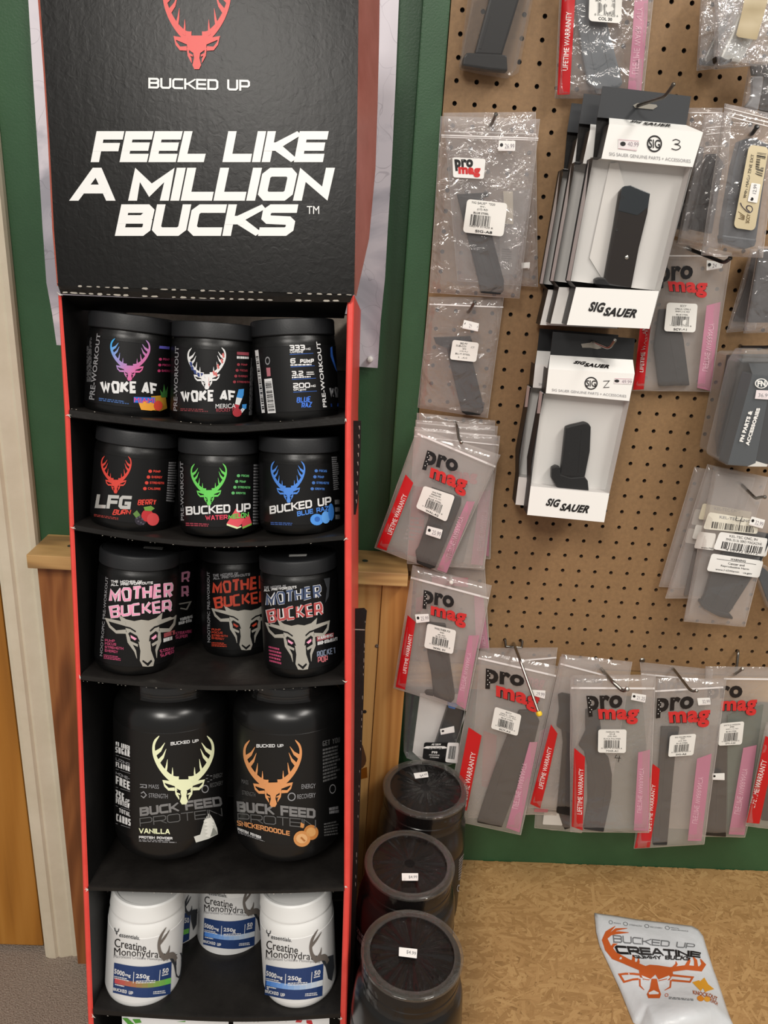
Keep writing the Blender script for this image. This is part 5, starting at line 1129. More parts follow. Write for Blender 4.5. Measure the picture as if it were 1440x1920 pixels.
# ---- A: clamshell at the top
def shell(name, label, poly, S, off, thick, cat='pack', m=None):
    c = S.at(sum(p[0] for p in poly)/len(poly), sum(p[1] for p in poly)/len(poly), off)
    t = thing(name, label, cat, c); prism('clear_shell', S, poly, off, thick, m or M_shell, t, bevel=.004); return t
S = vpl(PEG-.004)
shell('clamshell_pack', 'clear plastic clamshell holding a black magazine at the top edge of the board', p1(250, -90, 500, -90, 470, 0, 412, 282, 392, 306, 300, 292, 182, 268, 190, 225, 235, 0), S, .030, .030)
prism('backing_flange', S, p1(222, -90, 510, -90, 478, 0, 420, 296, 394, 312, 176, 272, 182, 235), .0008, .0006, M_shell, bpy.data.objects['clamshell_pack'], bevel=0)
mag('pistol_magazine', 'black magazine with a wide foot inside the topmost clamshell', S, p1(318, -90, 455, -90, 422, 0, 352, 228, 240, 222, 300, 0), .024, .018,
    base=p1(208, 214, 236, 216, 352, 222, 372, 226, 376, 290, 300, 284, 190, 268, 196, 232), lines_=[(*p1(300, 60)[0], *p1(262, 200)[0], 5)])
# ---- B: bag with red strip
t, S = bag('magazine_bag', 'wrinkled clear bag with a red strip at the top, above the white boxes', r4(158, -420, 1440, -380, 1262, 1340, 78, 1325), PEG-.014, .012, .0034, 3, m=M_film2, zips=())
mag('pistol_magazine', 'blue-grey magazine inside the wrinkled bag above the large white box', S, r4(330, -200, 690, -220, 745, 130, 860, 600, 1000, 1120, 940, 1185, 640, 1200, 520, 1120, 440, 700), .0075, .010, m=mat('#5c656c', .35), lines_=[(*r4(480, 100)[0], *r4(640, 1000)[0], 7), (*r4(640, 100)[0], *r4(830, 1000)[0], 5)])
strip_red(S, t, r4(190, -420, 372, -420, 330, 300, 275, 1272, 108, 1280, 150, 300), r4(178, 950, 228, 160, 302, 162, 246, 952))
strip_pink(S, t, r4(1175, -400, 1350, -400, 1320, 300, 1240, 1230, 1060, 1210, 1120, 500), r4(1200, 1000, 1262, 100, 1190, 100, 1110, 1000))
blabel(S, t, r4(548, -260, 992, -240, 968, 316, 530, 282), [('BLACK NITRIDE', .2, .8, .42, .5)], (.26, .52, .82, .80), 'COL 30', off=.0085)
# ---- F: bag with white logo sticker, second bag behind
t, S = bag('magazine_bag', 'clear zip bag half hidden behind the bag with the white logo sticker', p2(262, 108, 1132, 100, 1152, 1756, 395, 1700), PEG-.010, .005, .0018, 5, m=M_film2, zips=[(*p2(265, 285, 1140, 300)[0], *p2(265, 285, 1140, 310)[1], 2.4)])
ptag(S, t, p2(1000, 1530, 1080, 1524, 1076, 1580, 1000, 1582), '', False)
mag('pistol_magazine', 'grey magazine with a beige card in the bag behind the white-sticker bag', S, p2(830, 850, 920, 850, 1085, 830, 1080, 1000, 925, 1640, 800, 1650, 790, 1300), .003, .008, m=mat('#8a837d', .5))
put(S, [PG(p2(826, 850, 918, 856, 922, 1165, 838, 1160), mat('#cfc6b4', .6)), (lines(9, 4), p2(820, 1390, 916, 1396, 905, 1590, 800, 1585), mat('#5b5552', .6))], 'instruction_card', t, base=.0004)
t, S = bag('magazine_bag', 'clear zip bag with a white logo sticker and barcode label at the pegboard edge', p2(235, 140, 1172, 168, 978, 1866, 130, 1812), PEG-.026, .010, .0026, 6, m=M_film2, tilt=.02, zips=[(*p2(240, 320)[0], *p2(1160, 350)[0], 2.6), (*p2(244, 338)[0], *p2(1158, 368)[0], 1.6)])
mag('pistol_magazine', 'dark grey angled magazine inside the bag with the white logo sticker', S, p2(388, 884, 640, 912, 700, 1180, 835, 1700, 832, 1798, 800, 1832, 612, 1816, 592, 1700, 520, 1400), .0078, .012, m=M_gun2,
    top=p2(385, 880, 690, 862, 690, 900, 640, 912, 420, 960), lines_=[(*p2(470, 1020)[0], *p2(620, 1640)[0], 4), (*p2(560, 1250)[0], *p2(690, 1660)[0], 6), (*p2(640, 1250)[0], *p2(775, 1690)[0], 5)])
put(S, [(rrect(.1, 1.5), p2(345, 530, 660, 545, 642, 736, 352, 720), M_white), TX('pro', p2(362, 548, 542, 548, 540, 655, 374, 660), M_ink, .06, 1), TX('mag', p2(400, 620, 612, 632, 606, 722, 404, 712), M_logored, .06, 2)], 'logo_sticker', t, base=.0030)
ptag(S, t, p2(785, 370, 942, 374, 938, 470, 778, 468), '26.99')
blabel(S, t, p2(486, 925, 868, 966, 826, 1282, 443, 1240), [('SIG SAUER P320', .12, .7, .05, .12), ('9MM', .34, .48, .16, .21), ('(17) RD', .28, .54, .24, .31), ('BLUE STEEL', .2, .58, .35, .41)], (.14, .44, .64, .76), 'SIG-A8')
hook('silver hook through the bag with the white logo sticker', (928.5, 226), [(918, 236, PEG-.02), (922, 233, PEG-.036), (930, 214, PEG-.047)])
# ---- G: sub-compact bag
t, S = bag('magazine_bag', 'small clear bag with a cream label below the white-sticker bag', p6(444, 58, 940, 62, 832, 866, 368, 796), PEG-.016, .010, .0028, 9, m=M_film2, zips=[(*p6(446, 108)[0], *p6(938, 128)[0], 2.4)])
mag('pistol_magazine', 'black curved magazine inside the small bag below the white-sticker bag', S, p6(560, 372, 735, 490, 808, 790, 806, 822, 785, 850, 692, 848, 660, 828, 575, 470), .0078, .012,
    top=p6(474, 330, 720, 322, 735, 372, 720, 420, 560, 400, 488, 372), lines_=[(*p6(610, 520)[0], *p6(700, 800)[0], 4), (*p6(680, 520)[0], *p6(762, 800)[0], 4)])
blabel(S, t, p6(601, 345, 776, 366, 756, 494, 581, 476), [('SIG P320', .3, .66, .08, .17), ('SUB-COMPACT', .16, .86, .22, .31), ('9MM', .42, .6, .36, .44), ('(15) RD', .32, .64, .49, .57), ('BLUE STEEL', .18, .74, .63, .71), ('SIG-A15', .3, .64, .8, .89)], None, br=.12)
ptag(S, t, p6(676, 212, 776, 236, 768, 290, 664, 268), '29.99')
hook('silver hook through the small bag with the cream label', (890, 572), [(876, 586, PEG-.018), (880, 584, PEG-.03), (890, 566, PEG-.042)])
# ---- O: stack of four bags with red strip
g4 = None
for i, (lb_, q, sd, pk) in enumerate([
    ('rearmost clear bag of the four tilted bags beside the green board', p6(364, 832, 882, 884, 850, 1806, 330, 1790), 11, p6(815, 1345, 856, 1300, 840, 1790, 808, 1780)),
    ('third clear bag of the four tilted bags beside the green board', p6(356, 880, 900, 920, 806, 1880, 300, 1836), 12, p6(780, 1360, 853, 1348, 800, 1850, 722, 1842)),
    ('second clear bag of the four tilted bags beside the green board', p6(348, 925, 915, 986, 810, 1870, 296, 1836), 13, None)]):
    t, S = bag('magazine_bag', lb_, q, PEG-.007-.013*i, .004, .0012, sd, zips=[((q[0][0]*.9+q[3][0]*.1), (q[0][1]*.93+q[3][1]*.07), (q[1][0]*.93+q[2][0]*.07), (q[1][1]*.93+q[2][1]*.07), 2)])
    if pk:
        strip_pink(S, t, pk, p6(800, 1750, 835, 1480, 800, 1480, 762, 1750) if i == 1 else None)
    else:
        put(S, [PG(p6(335, 1320, 420, 1330, 400, 1800, 300, 1780), mat('#a95a5e', .5)), TX('mag', p6(590, 1215, 765, 1240, 765, 1310, 590, 1300), mat('#b8656c', .5), .05), (lines(6, 2), p6(325, 1520, 430, 1530, 390, 1700, 270, 1680), mat('#7d7674', .6))], 'faded_print', t)
    if i == 1: mag('pistol_magazine', 'slate magazine in the third of the four tilted bags beside the green board', S, p6(700, 1420, 770, 1420, 670, 1840, 600, 1840), .003, .007, m=M_gun2)
t, S = bag('magazine_bag', 'front one of the four tilted bags, with red strip and white barcode label', p6(366, 935, 919, 1112, 548, 1904, 80, 1732), PEG-.048, .010, .0014, 14, tilt=.03, zips=[(*p6(366, 972)[0], *p6(886, 1192)[0], 3.6)])
mag('pistol_magazine', 'dark brown magazine in the front one of the four tilted bags', S, p6(460, 1330, 660, 1400, 655, 1450, 485, 1868, 450, 1876, 362, 1838, 352, 1760, 372, 1730, 440, 1540), .0078, .011, m=mat('#1c1918', .45), lines_=[(*p6(520, 1500)[0], *p6(410, 1800)[0], 4)])
promag(S, t, p6(432, 1080, 640, 1152, 628, 1262, 396, 1210), p6(456, 1195, 700, 1285, 684, 1398, 440, 1290))
strip_red(S, t, p6(287, 1243, 338, 1300, 158, 1752, 94, 1728), p6(163, 1636, 268, 1372, 296, 1384, 192, 1648))
strip_pink(S, t, p6(694, 1422, 748, 1424, 560, 1900, 496, 1878), p6(592, 1800, 672, 1530, 640, 1520, 556, 1790))
blabel(S, t, p6(408, 1318, 616, 1386, 558, 1560, 354, 1465), [('WALTHER', .3, .6, .1, .16), ('P99/SW99', .3, .6, .2, .26), ('9MM (15) RD', .26, .64, .3, .36), ('BLUE STEEL', .26, .68, .4, .46)], (.24, .48, .74, .78), 'WAL-A2')
ptag(S, t, p6(432, 1586, 534, 1612, 518, 1674, 420, 1642), '25.99', off=.0085)
hook('silver hook carrying the four tilted bags', (853, 790), [(857, 800, PEG-.03), (860, 822, PEG-.055), (865, 830, PEG-.066)])
# ---- P
t, S = bag('magazine_bag', 'clear bag mostly hidden behind the bag above the black jars', p8(340, 70, 862, 100, 902, 832, 300, 780), PEG-.010, .004, .001, 21, zips=())
strip_pink(S, t, p8(772, 350, 850, 360, 900, 818, 790, 800), p8(870, 780, 840, 560, 815, 560, 845, 780))
put(S, [PG(p8(410, 180, 720, 200, 720, 280, 410, 250), mat('#b87880', .5)), PG(p8(275, 370, 340, 350, 330, 480, 270, 500), mat('#a96068', .5))], 'faded_print', t)
t, S = bag('magazine_bag', 'zip bag with red strip and price tag hanging directly above the black jars', p8(248, 88, 921, 262, 706, 1338, 82, 1142), PEG-.045, .010, .0014, 22, tilt=.03, zips=[(*p8(230, 196)[0], *p8(898, 374)[0], 3.6)])
mag('pistol_magazine', 'dark brown single-stack magazine in the bag directly above the black jars', S, p8(362, 580, 530, 596, 560, 860, 608, 1200, 604, 1240, 575, 1272, 425, 1216, 402, 1000, 372, 850), .0078, .011, m=mat('#241e1b', .45), base=p8(348, 1184, 370, 1166, 420, 1168, 425, 1216, 360, 1204), holes=[(*p8(500, 900)[0], .0012), (*p8(505, 960)[0], .0012), (*p8(568, 1240)[0], .0016)], lines_=[(*p8(548, 900)[0], *p8(585, 1200)[0], 3)])
promag(S, t, p8(342, 300, 602, 358, 598, 500, 330, 462), p8(402, 436, 708, 508, 698, 638, 398, 548))
strip_red(S, t, p8(202, 518, 270, 576, 180, 1158, 100, 1132), p8(160, 1012, 214, 680, 246, 684, 188, 1020))
strip_pink(S, t, p8(726, 694, 816, 690, 698, 1328, 620, 1276), p8(690, 1170, 745, 845, 715, 838, 652, 1160))
blabel(S, t, p8(372, 588, 620, 650, 590, 853, 343, 796), [('WALTHER P38', .26, .82, .08, .16), ('9MM', .46, .6, .21, .27), ('(8) RD', .4, .66, .32, .38), ('BLUE STEEL', .34, .72, .4, .46)], (.24, .48, .80, .76), 'WAL 01')
ptag(S, t, p8(266, 512, 383, 507, 389, 574, 277, 586), '25.99')
hook('white-tipped hook through the bag directly above the black jars', (845, 1080), [(845, 1090, PEG-.04), (846, 1092, PEG-.068)], r=.0026, m=mat('#d8d4cc', .35))
# ---- Q: clamshell with black label behind the far jar
S = vpl(YW-.012, 0)
t = thing('clamshell_pack', 'clear clamshell with a black label hanging behind the farthest black jar', 'pack', S.at(825, 1380))
prism('clear_shell', S, p8(190, 1200, 640, 1205, 690, 1240, 640, 1780, 560, 1812, 330, 1800, 190, 1752, 170, 1700), .040, .040, M_shell, t, bevel=.004)
prism('insert_card', S, p8(310, 1190, 700, 1200, 690, 1400, 560, 1780, 330, 1770, 245, 1690), .020, .0012, M_white, t, bevel=0)
prism('card_edge', S, p8(240, 1180, 262, 1180, 230, 1470, 205, 1730, 190, 1745, 200, 1500), .020, .0014, M_black, t, bevel=0)
mag('pistol_magazine', 'black angled magazine with a blue follower in the clamshell behind the farthest black jar', S, p8(545, 1310, 692, 1345, 655, 1500, 560, 1780, 400, 1740, 450, 1600, 500, 1450), .034, .012, m=M_gun, holes=[(*p8(588, 1390)[0], .0014)])
prism('blue_follower', S, p8(545, 1284, 632, 1296, 602, 1330, 588, 1362, 562, 1352), .033, .008, mat('#2f7fd6', .35), bpy.data.objects[[o.name for o in col.objects if o.name.startswith('pistol_magazine')][-1]], bevel=.001, label='blue plastic follower')
put(S, [(rrect(.1, 1.2), p8(345, 1608, 560, 1612, 545, 1788, 328, 1750), M_black), TX('.40 S&W', p8(405, 1618, 490, 1618, 488, 1634, 403, 1634), M_white, .02, 1), (ribbon([(0, .5), (.15, .2), (.85, .2), (1, .5)], .6), p8(370, 1645, 512, 1645, 512, 1680, 370, 1680), M_white, 1), TX('WALTHER', p8(384, 1653, 500, 1653, 500, 1672, 384, 1672), M_black, .02, 2), TX('P99', p8(410, 1684, 458, 1686, 457, 1706, 409, 1704), M_white, .03, 1), TX('MAGAZINE', p8(388, 1710, 476, 1714, 475, 1726, 387, 1722), M_white, .02, 1), TX('12 ROUNDS', p8(395, 1730, 470, 1734, 469, 1744, 394, 1740), M_white, .02, 1),
        (rrect(.08, .7), p8(547, 1610, 643, 1612, 630, 1790, 524, 1776), M_white, 1), (bars(16, 8), p8(562, 1640, 622, 1642, 606, 1755, 545, 1748), M_ink, 2)], 'product_label', t, base=.0412)
ptag(S, t, p8(480, 1496, 600, 1468, 605, 1522, 487, 1544), '', True, off=.0414)
hook('silver hook holding the clamshell behind the farthest black jar', (848, 1292), [(848, 1296, PEG-.02), (848, 1297, PEG-.03)])

# ---- E: tall cartons with window
def carton(S, label, C, hdr, hole, topq, fold, band, window, foot, sidepoly, depth=.030, hc='#323437'):
    t = thing('magazine_box', label, 'box', S.at(*hdr[0]))
    prism('carton_back', S.back(depth), [hdr[3], hdr[2], window[1], foot[1], foot[2], foot[3], window[3], window[0]], 0, .0012, M_bin, t, bevel=0)
    prism('header_flap', S.back(depth*.8), hdr, 0, .0008, mat(hc, .42), t, bevel=0)
    put(S.back(depth*.8), [PG(hole, mat('#8f8a80', .6))], 'hang_hole', t, base=.0012)
    # black side walls
    A = sidepoly
    for nm, pts in (('side_wall', A),):
        V = []; F = []
        for p in pts: V += [S.at(*p), S.back(depth).at(*p)+(S.at(*p)-S.back(depth).at(*p)-S.n*depth)*0 - Vector((0, 0, 0))]
        V = []
        for p in pts: a = S.at(*p); V += [a, a-S.n*depth]
        for i in range(len(pts)-1): F.append((2*i, 2*i+1, 2*i+3, 2*i+2))
        mk(nm, V, F, mat('#1c1d1f', .45), t)
    W2 = [topq[1], band[2], foot[1], foot[2]]
    V = []; F = []
    for p in (band[1], band[2], window[2], foot[2]): a = S.at(*p); V += [a, a-S.n*depth]
    for i in range(3): F.append((2*i, 2*i+1, 2*i+3, 2*i+2))
    mk('side_wall', V, F, mat('#e2e2df', .45), t)
    # sloping white top from header down to the front
    V = [S.back(depth*.8).at(*topq[0]), S.back(depth*.8).at(*topq[1]), S.at(*fold[1]), S.at(*fold[0])]
    mk('top_panel', V, [(0, 1, 2, 3)], M_white, t)
    prism('front_band', S, band, 0, .0008, M_white, t, bevel=0)
    prism('foot_band', S, foot, 0, .0008, M_white, t, bevel=0)
    prism('tray', S, window, -.020, .0008, mat('#dddcda', .5), t, bevel=0)
    # tray walls (pressed card inside)
    V = []; F = []
    for p in window: a = S.at(*p, -.0009); V += [a, S.at(*p)-S.n*.020]
    for i in range(4): a, b = 2*i, 2*((i+1) % 4); F.append((a, a+1, b+1, b))
    mk('tray_wall', V, F, mat('#dcdad8', .5), t)
    prism('window_film', S, window, -.0010, .0004, M_window, t, bevel=0)
    return t
S = Pl(atY(1150, 400, .975), Vector((-.02, -1, .035)))
topq = p3(392, 196, 938, 242, 1042, 288, 465, 236)
tE = carton(S, 'front one of the three tall white-banded boxes, with a handwritten 3', None, p3(425, 4, 968, 68, 938, 244, 392, 196), p3(612, 122, 640, 108, 755, 118, 762, 130, 735, 148, 625, 138), p3(465, 200, 938, 244), p3(465, 236, 1042, 288),
    p3(465, 236, 1042, 288, 978, 502, 418, 450), p3(368, 440, 970, 494, 778, 1262, 225, 1200), p3(262, 1238, 772, 1262, 712, 1494, 205, 1470), p3(465, 236, 420, 445, 368, 440, 228, 1200, 262, 1238, 205, 1470))
put(S, [(ring(.09), p3(697, 306, 790, 306, 790, 410, 697, 410), M_ink), TX('SIG', p3(708, 330, 778, 334, 778, 388, 708, 384), M_ink, .02), TX('SIG SAUER GENUINE PARTS + ACCESSORIES', p3(466, 410, 966, 456, 966, 476, 466, 430), Gy), (sribbon([(.1, .12), (.45, 0), (.85, .15), (.7, .38), (.35, .45), (.8, .55), (.92, .78), (.5, 1), (.0, .9)], .085), p3(850, 330, 908, 334, 906, 398, 848, 394), M_ink),
        TX('SIG', p3(348, 1326, 446, 1334, 432, 1396, 336, 1386), M_ink, .05, 0, .25), TX('SAUER', p3(440, 1360, 642, 1374, 626, 1428, 426, 1414), M_ink, .05, 0, .25)], 'printed_lettering', tE)
V_ = [S.back(.024).at(*topq[0]), S.back(.024).at(*topq[1]), S.at(*p3(465, 236)[0])]
put(Pl(V_[0], (V_[1]-V_[0]).cross(V_[2]-V_[0])), [TX('SIG', p3(602, 212, 672, 220, 662, 232, 592, 224), M_ink, .05, 0, .25), TX('SAUER', p3(675, 224, 845, 238, 845, 252, 672, 238), M_ink, .05, 0, .25)], 'printed_lettering', tE, base=.0012)
put(S, [(rrect(.02, 2), p3(522, 326, 650, 338, 634, 404, 520, 388), mat('#e9e2e2', .5)), TX('40.99', p3(580, 346, 648, 350, 646, 378, 578, 372), mat('#9c9098', .5), 0, 1), (disc(12), p3(534, 344, 568, 346, 566, 374, 532, 372), M_ink, 1), PG(p3(524, 332, 648, 342, 648, 344, 524, 334), mat('#cf9aa6', .5), 1), PG(p3(522, 386, 636, 398, 636, 400, 522, 388), mat('#cf9aa6', .5), 1)], 'price_sticker', tE)
mb = mag('pistol_magazine', 'large black magazine with a round silver button in the box marked 3', S.back(.019), p3(532, 650, 560, 618, 600, 614, 640, 632, 718, 664, 704, 780, 650, 1000, 600, 1262, 420, 1250, 440, 1180, 500, 850), .012, .010, m=M_gunb,
    base=p3(376, 1190, 400, 1178, 440, 1180, 470, 1215, 600, 1240, 598, 1264, 500, 1262, 420, 1250, 382, 1225), holes=[(*p3(512, 888)[0], .0014), (*p3(545, 690)[0], .0022)], mb=M_gun)
prism('steel_top', S.back(.019), p3(545, 626, 562, 617, 600, 614, 640, 632, 718, 664, 704, 750, 640, 800, 520, 770), .0126, .002, mat('#2b3238', .3, .6, .4), mb, bevel=.0008, label='blued steel upper end')
lathe('round_button', S.back(.019).at(*p3(572, 1056)[0], .0122), S.n, [(.0026, 0), (.0024, .0010), (.0012, .0018), (0, .002)], mat('#c8c8c4', .2, .5, 1), mb, 18)
prism('inner_card', S.back(.019), p3(345, 1060, 470, 480, 520, 470, 560, 620, 520, 770, 430, 1200), .001, .0005, mat('#e6e4e1', .5), tE, bevel=0)
hook('long black wire hook holding the three tall boxes', (1193, 200), [(1196, 200, PEG-.03), (1196, 198, .992), (1246, 182, .945), (1263, 158, .930)], m=mat('#5c5750', .35, .5, .8), r=.0019)
ref = p3(392, 196)[0]
def shift_copy(t, S, dx, dy, dY, label, names_skip=('printed_lettering',)):
    c = copy_tree(t); a = S.at(ref[0], ref[1]); b = atY(ref[0]+dx, ref[1]+dy, a.y+dY); c.location = Vector(t.location)+(b-a)
    WL[c.name] = Vector(c.location); c['label'] = label; return c
shift_copy(tE, S, -35, 12, .036, 'middle one of the three tall white-banded boxes, half covered')
shift_copy(tE, S, -58, 28, .070, 'rearmost of the three tall white-banded boxes, nearest the board')
# ---- K: lower box
S = Pl(atY(1080, 780, .99), Vector((-.02, -1, .05)))
ref = p5(215, 195)[0]
tK = carton(S, 'front one of the two lower white-banded boxes, with a handwritten 2', None, p5(230, 66, 692, 104, 680, 224, 215, 196), p5(388, 134, 440, 128, 452, 118, 480, 140, 505, 158, 480, 164, 440, 156, 396, 156), p5(215, 196, 680, 224), p5(205, 275, 690, 302),
    p5(205, 275, 690, 302, 660, 456, 190, 412), p5(172, 412, 662, 456, 548, 976, 105, 935), p5(105, 935, 548, 976, 518, 1138, 85, 1096), p5(205, 275, 190, 412, 180, 412, 106, 800, 105, 935, 85, 1096), hc='#17181a')
put(S, [(ring(.09), p5(408, 320, 482, 320, 482, 392, 408, 392), M_ink), TX('SIG', p5(418, 338, 472, 340, 472, 376, 418, 374), M_ink, .02), (ribbon([(.05, .05), (.9, 0), (.1, 1), (.95, .95)], .09), p5(512, 342, 552, 342, 550, 380, 512, 380), M_ink), TX('SIG SAUER GENUINE PARTS + ACCESSORIES', p5(225, 386, 644, 422, 643, 436, 224, 400), Gy),
        TX('SIG', p5(200, 1002, 276, 1010, 264, 1056, 188, 1044), M_ink, .05, 0, .25), TX('SAUER', p5(278, 1030, 440, 1044, 426, 1088, 266, 1072), M_ink, .05, 0, .25)], 'printed_lettering', tK)
Stop = Pl(S.back(.024).at(*p5(215, 196)[0]), (S.back(.024).at(*p5(680, 224)[0])-S.back(.024).at(*p5(215, 196)[0])).cross(S.at(*p5(205, 275)[0])-S.back(.024).at(*p5(215, 196)[0])))
put(Stop, [TX('SIG', p5(352, 228, 420, 234, 410, 252, 344, 244), M_ink, .05, 0, .25), TX('SAUER', p5(410, 240, 550, 252, 545, 272, 404, 260), M_ink, .05, 0, .25)], 'printed_lettering', tK, base=.0012)
put(S, [(rrect(.02, 2), p5(578, 326, 678, 330, 676, 362, 574, 358), mat('#ece4e4', .5)), TX('49.99', p5(618, 336, 674, 340, 674, 358, 618, 356), mat('#9c9098', .5), 0, 1), (disc(12), p5(576, 334, 604, 335, 604, 352, 576, 351), M_ink, 1), PG(p5(578, 328, 677, 331, 677, 333, 578, 330), mat('#cf9aa6', .5), 1)], 'price_sticker', tK)
mag('pistol_magazine', 'short black magazine with a finger-rest foot in the box marked 2', S.back(.019), p5(302, 602, 330, 592, 410, 574, 432, 582, 446, 602, 440, 740, 410, 890, 272, 880, 285, 760), .012, .010, m=M_gun, base=p5(224, 832, 248, 820, 270, 826, 276, 868, 330, 886, 408, 880, 428, 905, 434, 968, 300, 962, 260, 950, 222, 890), holes=[(*p5(322, 750)[0], .0012), (*p5(416, 748)[0], .0012)],
    lines_=[(*p5(395, 620)[0], *p5(375, 860)[0], 3)])
shift_copy(tK, S, -25, -8, .045, 'rear one of the two lower white-banded boxes, nearest the board')
hook('silver hook through the flap of the lower box marked 2', (1108, 646), [(1112, 641, PEG-.04), (1113, 641, .985), (1142, 654, .968), (1153, 638, .96)], r=.0019)

# ---- I: bag with logo to the right of the boxes
t, S = bag('magazine_bag', 'zip bag with pink strip and barcode label to the right of the lower boxes', [(1248, 446), (1372, 474), (1332, 734), (1184, 732)], PEG-.014, .009, .0018, 31, zips=[(*p4(290, 1250)[0], *p4(790, 1252)[0], 2.6)])
mag('pistol_magazine', 'slate grey magazine in the bag to the right of the lower boxes', S, p5(830, -60, 925, -60, 968, 110, 1002, 370, 905, 372, 828, 376, 800, 150), .0068, .010, m=M_gun2, lines_=[(*p5(880, 40)[0], *p5(935, 340)[0], 3)], holes=[(*p5(930, 120)[0], .001), (*p5(935, 270)[0], .001)])
promag(S, t, p4(232, 1335, 500, 1325, 495, 1470, 235, 1508), p4(300, 1448, 612, 1462, 605, 1582, 320, 1560))
strip_red(S, t, [(1205, 570), (1222, 590), (1207, 730), (1187, 731)], p5(718, 292, 735, 0, 768, 2, 738, 294))
strip_pink(S, t, [(1325, 573), (1351, 566), (1333, 733), (1307, 727)], p5(1100, 290, 1138, 20, 1108, 18, 1070, 286))
blabel(S, t, p4(295, 1616, 536, 1626, 516, 1850, 271, 1840), [('SCCY', .44, .64, .06, .13), ('CPX-2 / CPX-1', .28, .78, .18, .24), ('9MM (15) RD', .3, .76, .27, .34), ('BLUE STEEL', .34, .72, .38, .43)], (.22, .46, .78, .76), 'SCY-A1')
put(S, [PG(p4(290, 1710, 304, 1712, 298, 1786, 286, 1780), M_ink)], 'ink_mark', t, base=.0022)
ptag(S, t, p4(606, 1284, 738, 1302, 722, 1346, 604, 1366), '24.99')
hook('black wire hook with an upturned end below the ringed zip bags', (1287, 464), [(1290, 466, PEG-.014), (1356, 492, 1.02), (1362, 490, 1.01), (1369, 484, 1.0)], m=M_wireb, r=.0024)
# ---- H: bags at the right with steel magazines
t, S = bag('magazine_bag', 'clear bag wedged rearmost in the cluster right of the tall boxes', p4(468, 92, 730, 92, 610, 1165, 330, 1085), PEG-.02, .012, .002, 41, m=M_film2, zips=[(*p4(460, 130)[0], *p4(725, 132)[0], 2)])
mag('pistol_magazine', 'black magazine rearmost in the cluster right of the tall boxes', S, p4(500, 380, 590, 400, 560, 700, 470, 1060, 360, 1040, 420, 760), .009, .012)
t, S = bag('magazine_bag', 'clear bag in the middle of the cluster right of the tall boxes', p4(588, 148, 800, 120, 720, 1190, 372, 1152), PEG-.05, .013, .002, 42, m=M_film2, zips=[(*p4(600, 250)[0], *p4(740, 235)[0], 1.6), (*p4(600, 300)[0], *p4(740, 285)[0], 1.6), (*p4(600, 400)[0], *p4(740, 390)[0], 1.6)])
mag('pistol_magazine', 'black magazine in the middle of the cluster right of the tall boxes', S, p4(612, 452, 690, 450, 740, 520, 650, 1080, 470, 1040, 540, 760), .010, .014)
t, S = bag('magazine_bag', 'thick clear bag with a cream label, right of the tall boxes', p4(748, 58, 1180, 150, 1042, 1266, 562, 1244), PEG-.085, .018, .003, 43, m=M_film2, tilt=.03, zips=[(*p4(744, 90)[0], *p4(1120, 185)[0], 1.6), (*p4(742, 120)[0], *p4(1120, 215)[0], 1.6), (*p4(740, 150)[0], *p4(1120, 245)[0], 1.6)])
mag('pistol_magazine', 'blued steel magazine under the cream label right of the tall boxes', S, p4(868, 350, 925, 330, 990, 326, 1100, 380, 1000, 1100, 985, 1166, 730, 1110, 738, 1000, 815, 560), .0150, .022, m=M_steel, base=p4(725, 1085, 1000, 1120, 985, 1175, 900, 1200, 730, 1150))
S2_ = S
put(S, [(rrect(.06, .3), p4(938, 380, 1092, 402, 982, 1055, 814, 1030), M_cream), TX('9MM MAGAZINE EXT', p4(892, 796, 955, 454, 978, 458, 914, 800), M_ink, .01, 1), (bars(18, 4, True), p4(1000, 440, 1072, 452, 1040, 632, 982, 612), M_ink, 1),
        TX('SCCY', p4(910, 992, 922, 920, 948, 924, 938, 996), mat('#6d5a3c', .5), .03, 1), (sribbon([(0, .0), (.12, .35), (.5, .75), (.8, .8), (.97, .5), (.85, .2), (.55, .2), (.5, .5), (.75, .75)], .08), p4(870, 835, 968, 850, 965, 930, 875, 915), mat('#2a2438', .5), 2), (join(*[ribbon([(0, k*.2), (1, .3+k*.1)], .08) for k in range(4)]), p4(852, 905, 906, 915, 898, 1000, 850, 990), mat('#6d5a3c', .5), 1)], 'product_label', t, base=.0036)
put(S, [(rrect(.06, .6), p4(955, 678, 1028, 690, 1000, 838, 925, 824), M_white), TX('12.99', p4(962, 760, 975, 690, 1005, 694, 992, 768), Gy, .02, 1), (disc(12), p4(946, 790, 974, 794, 970, 822, 944, 818), M_ink, 1)], 'price_sticker', t, base=.0046)
hook('black hook tip through the thick clear bag with the cream label', (1410, 250), [(1408, 251, 1.0), (1411, 250, .978), (1419, 238, .968)], m=M_wireb, r=.0024)
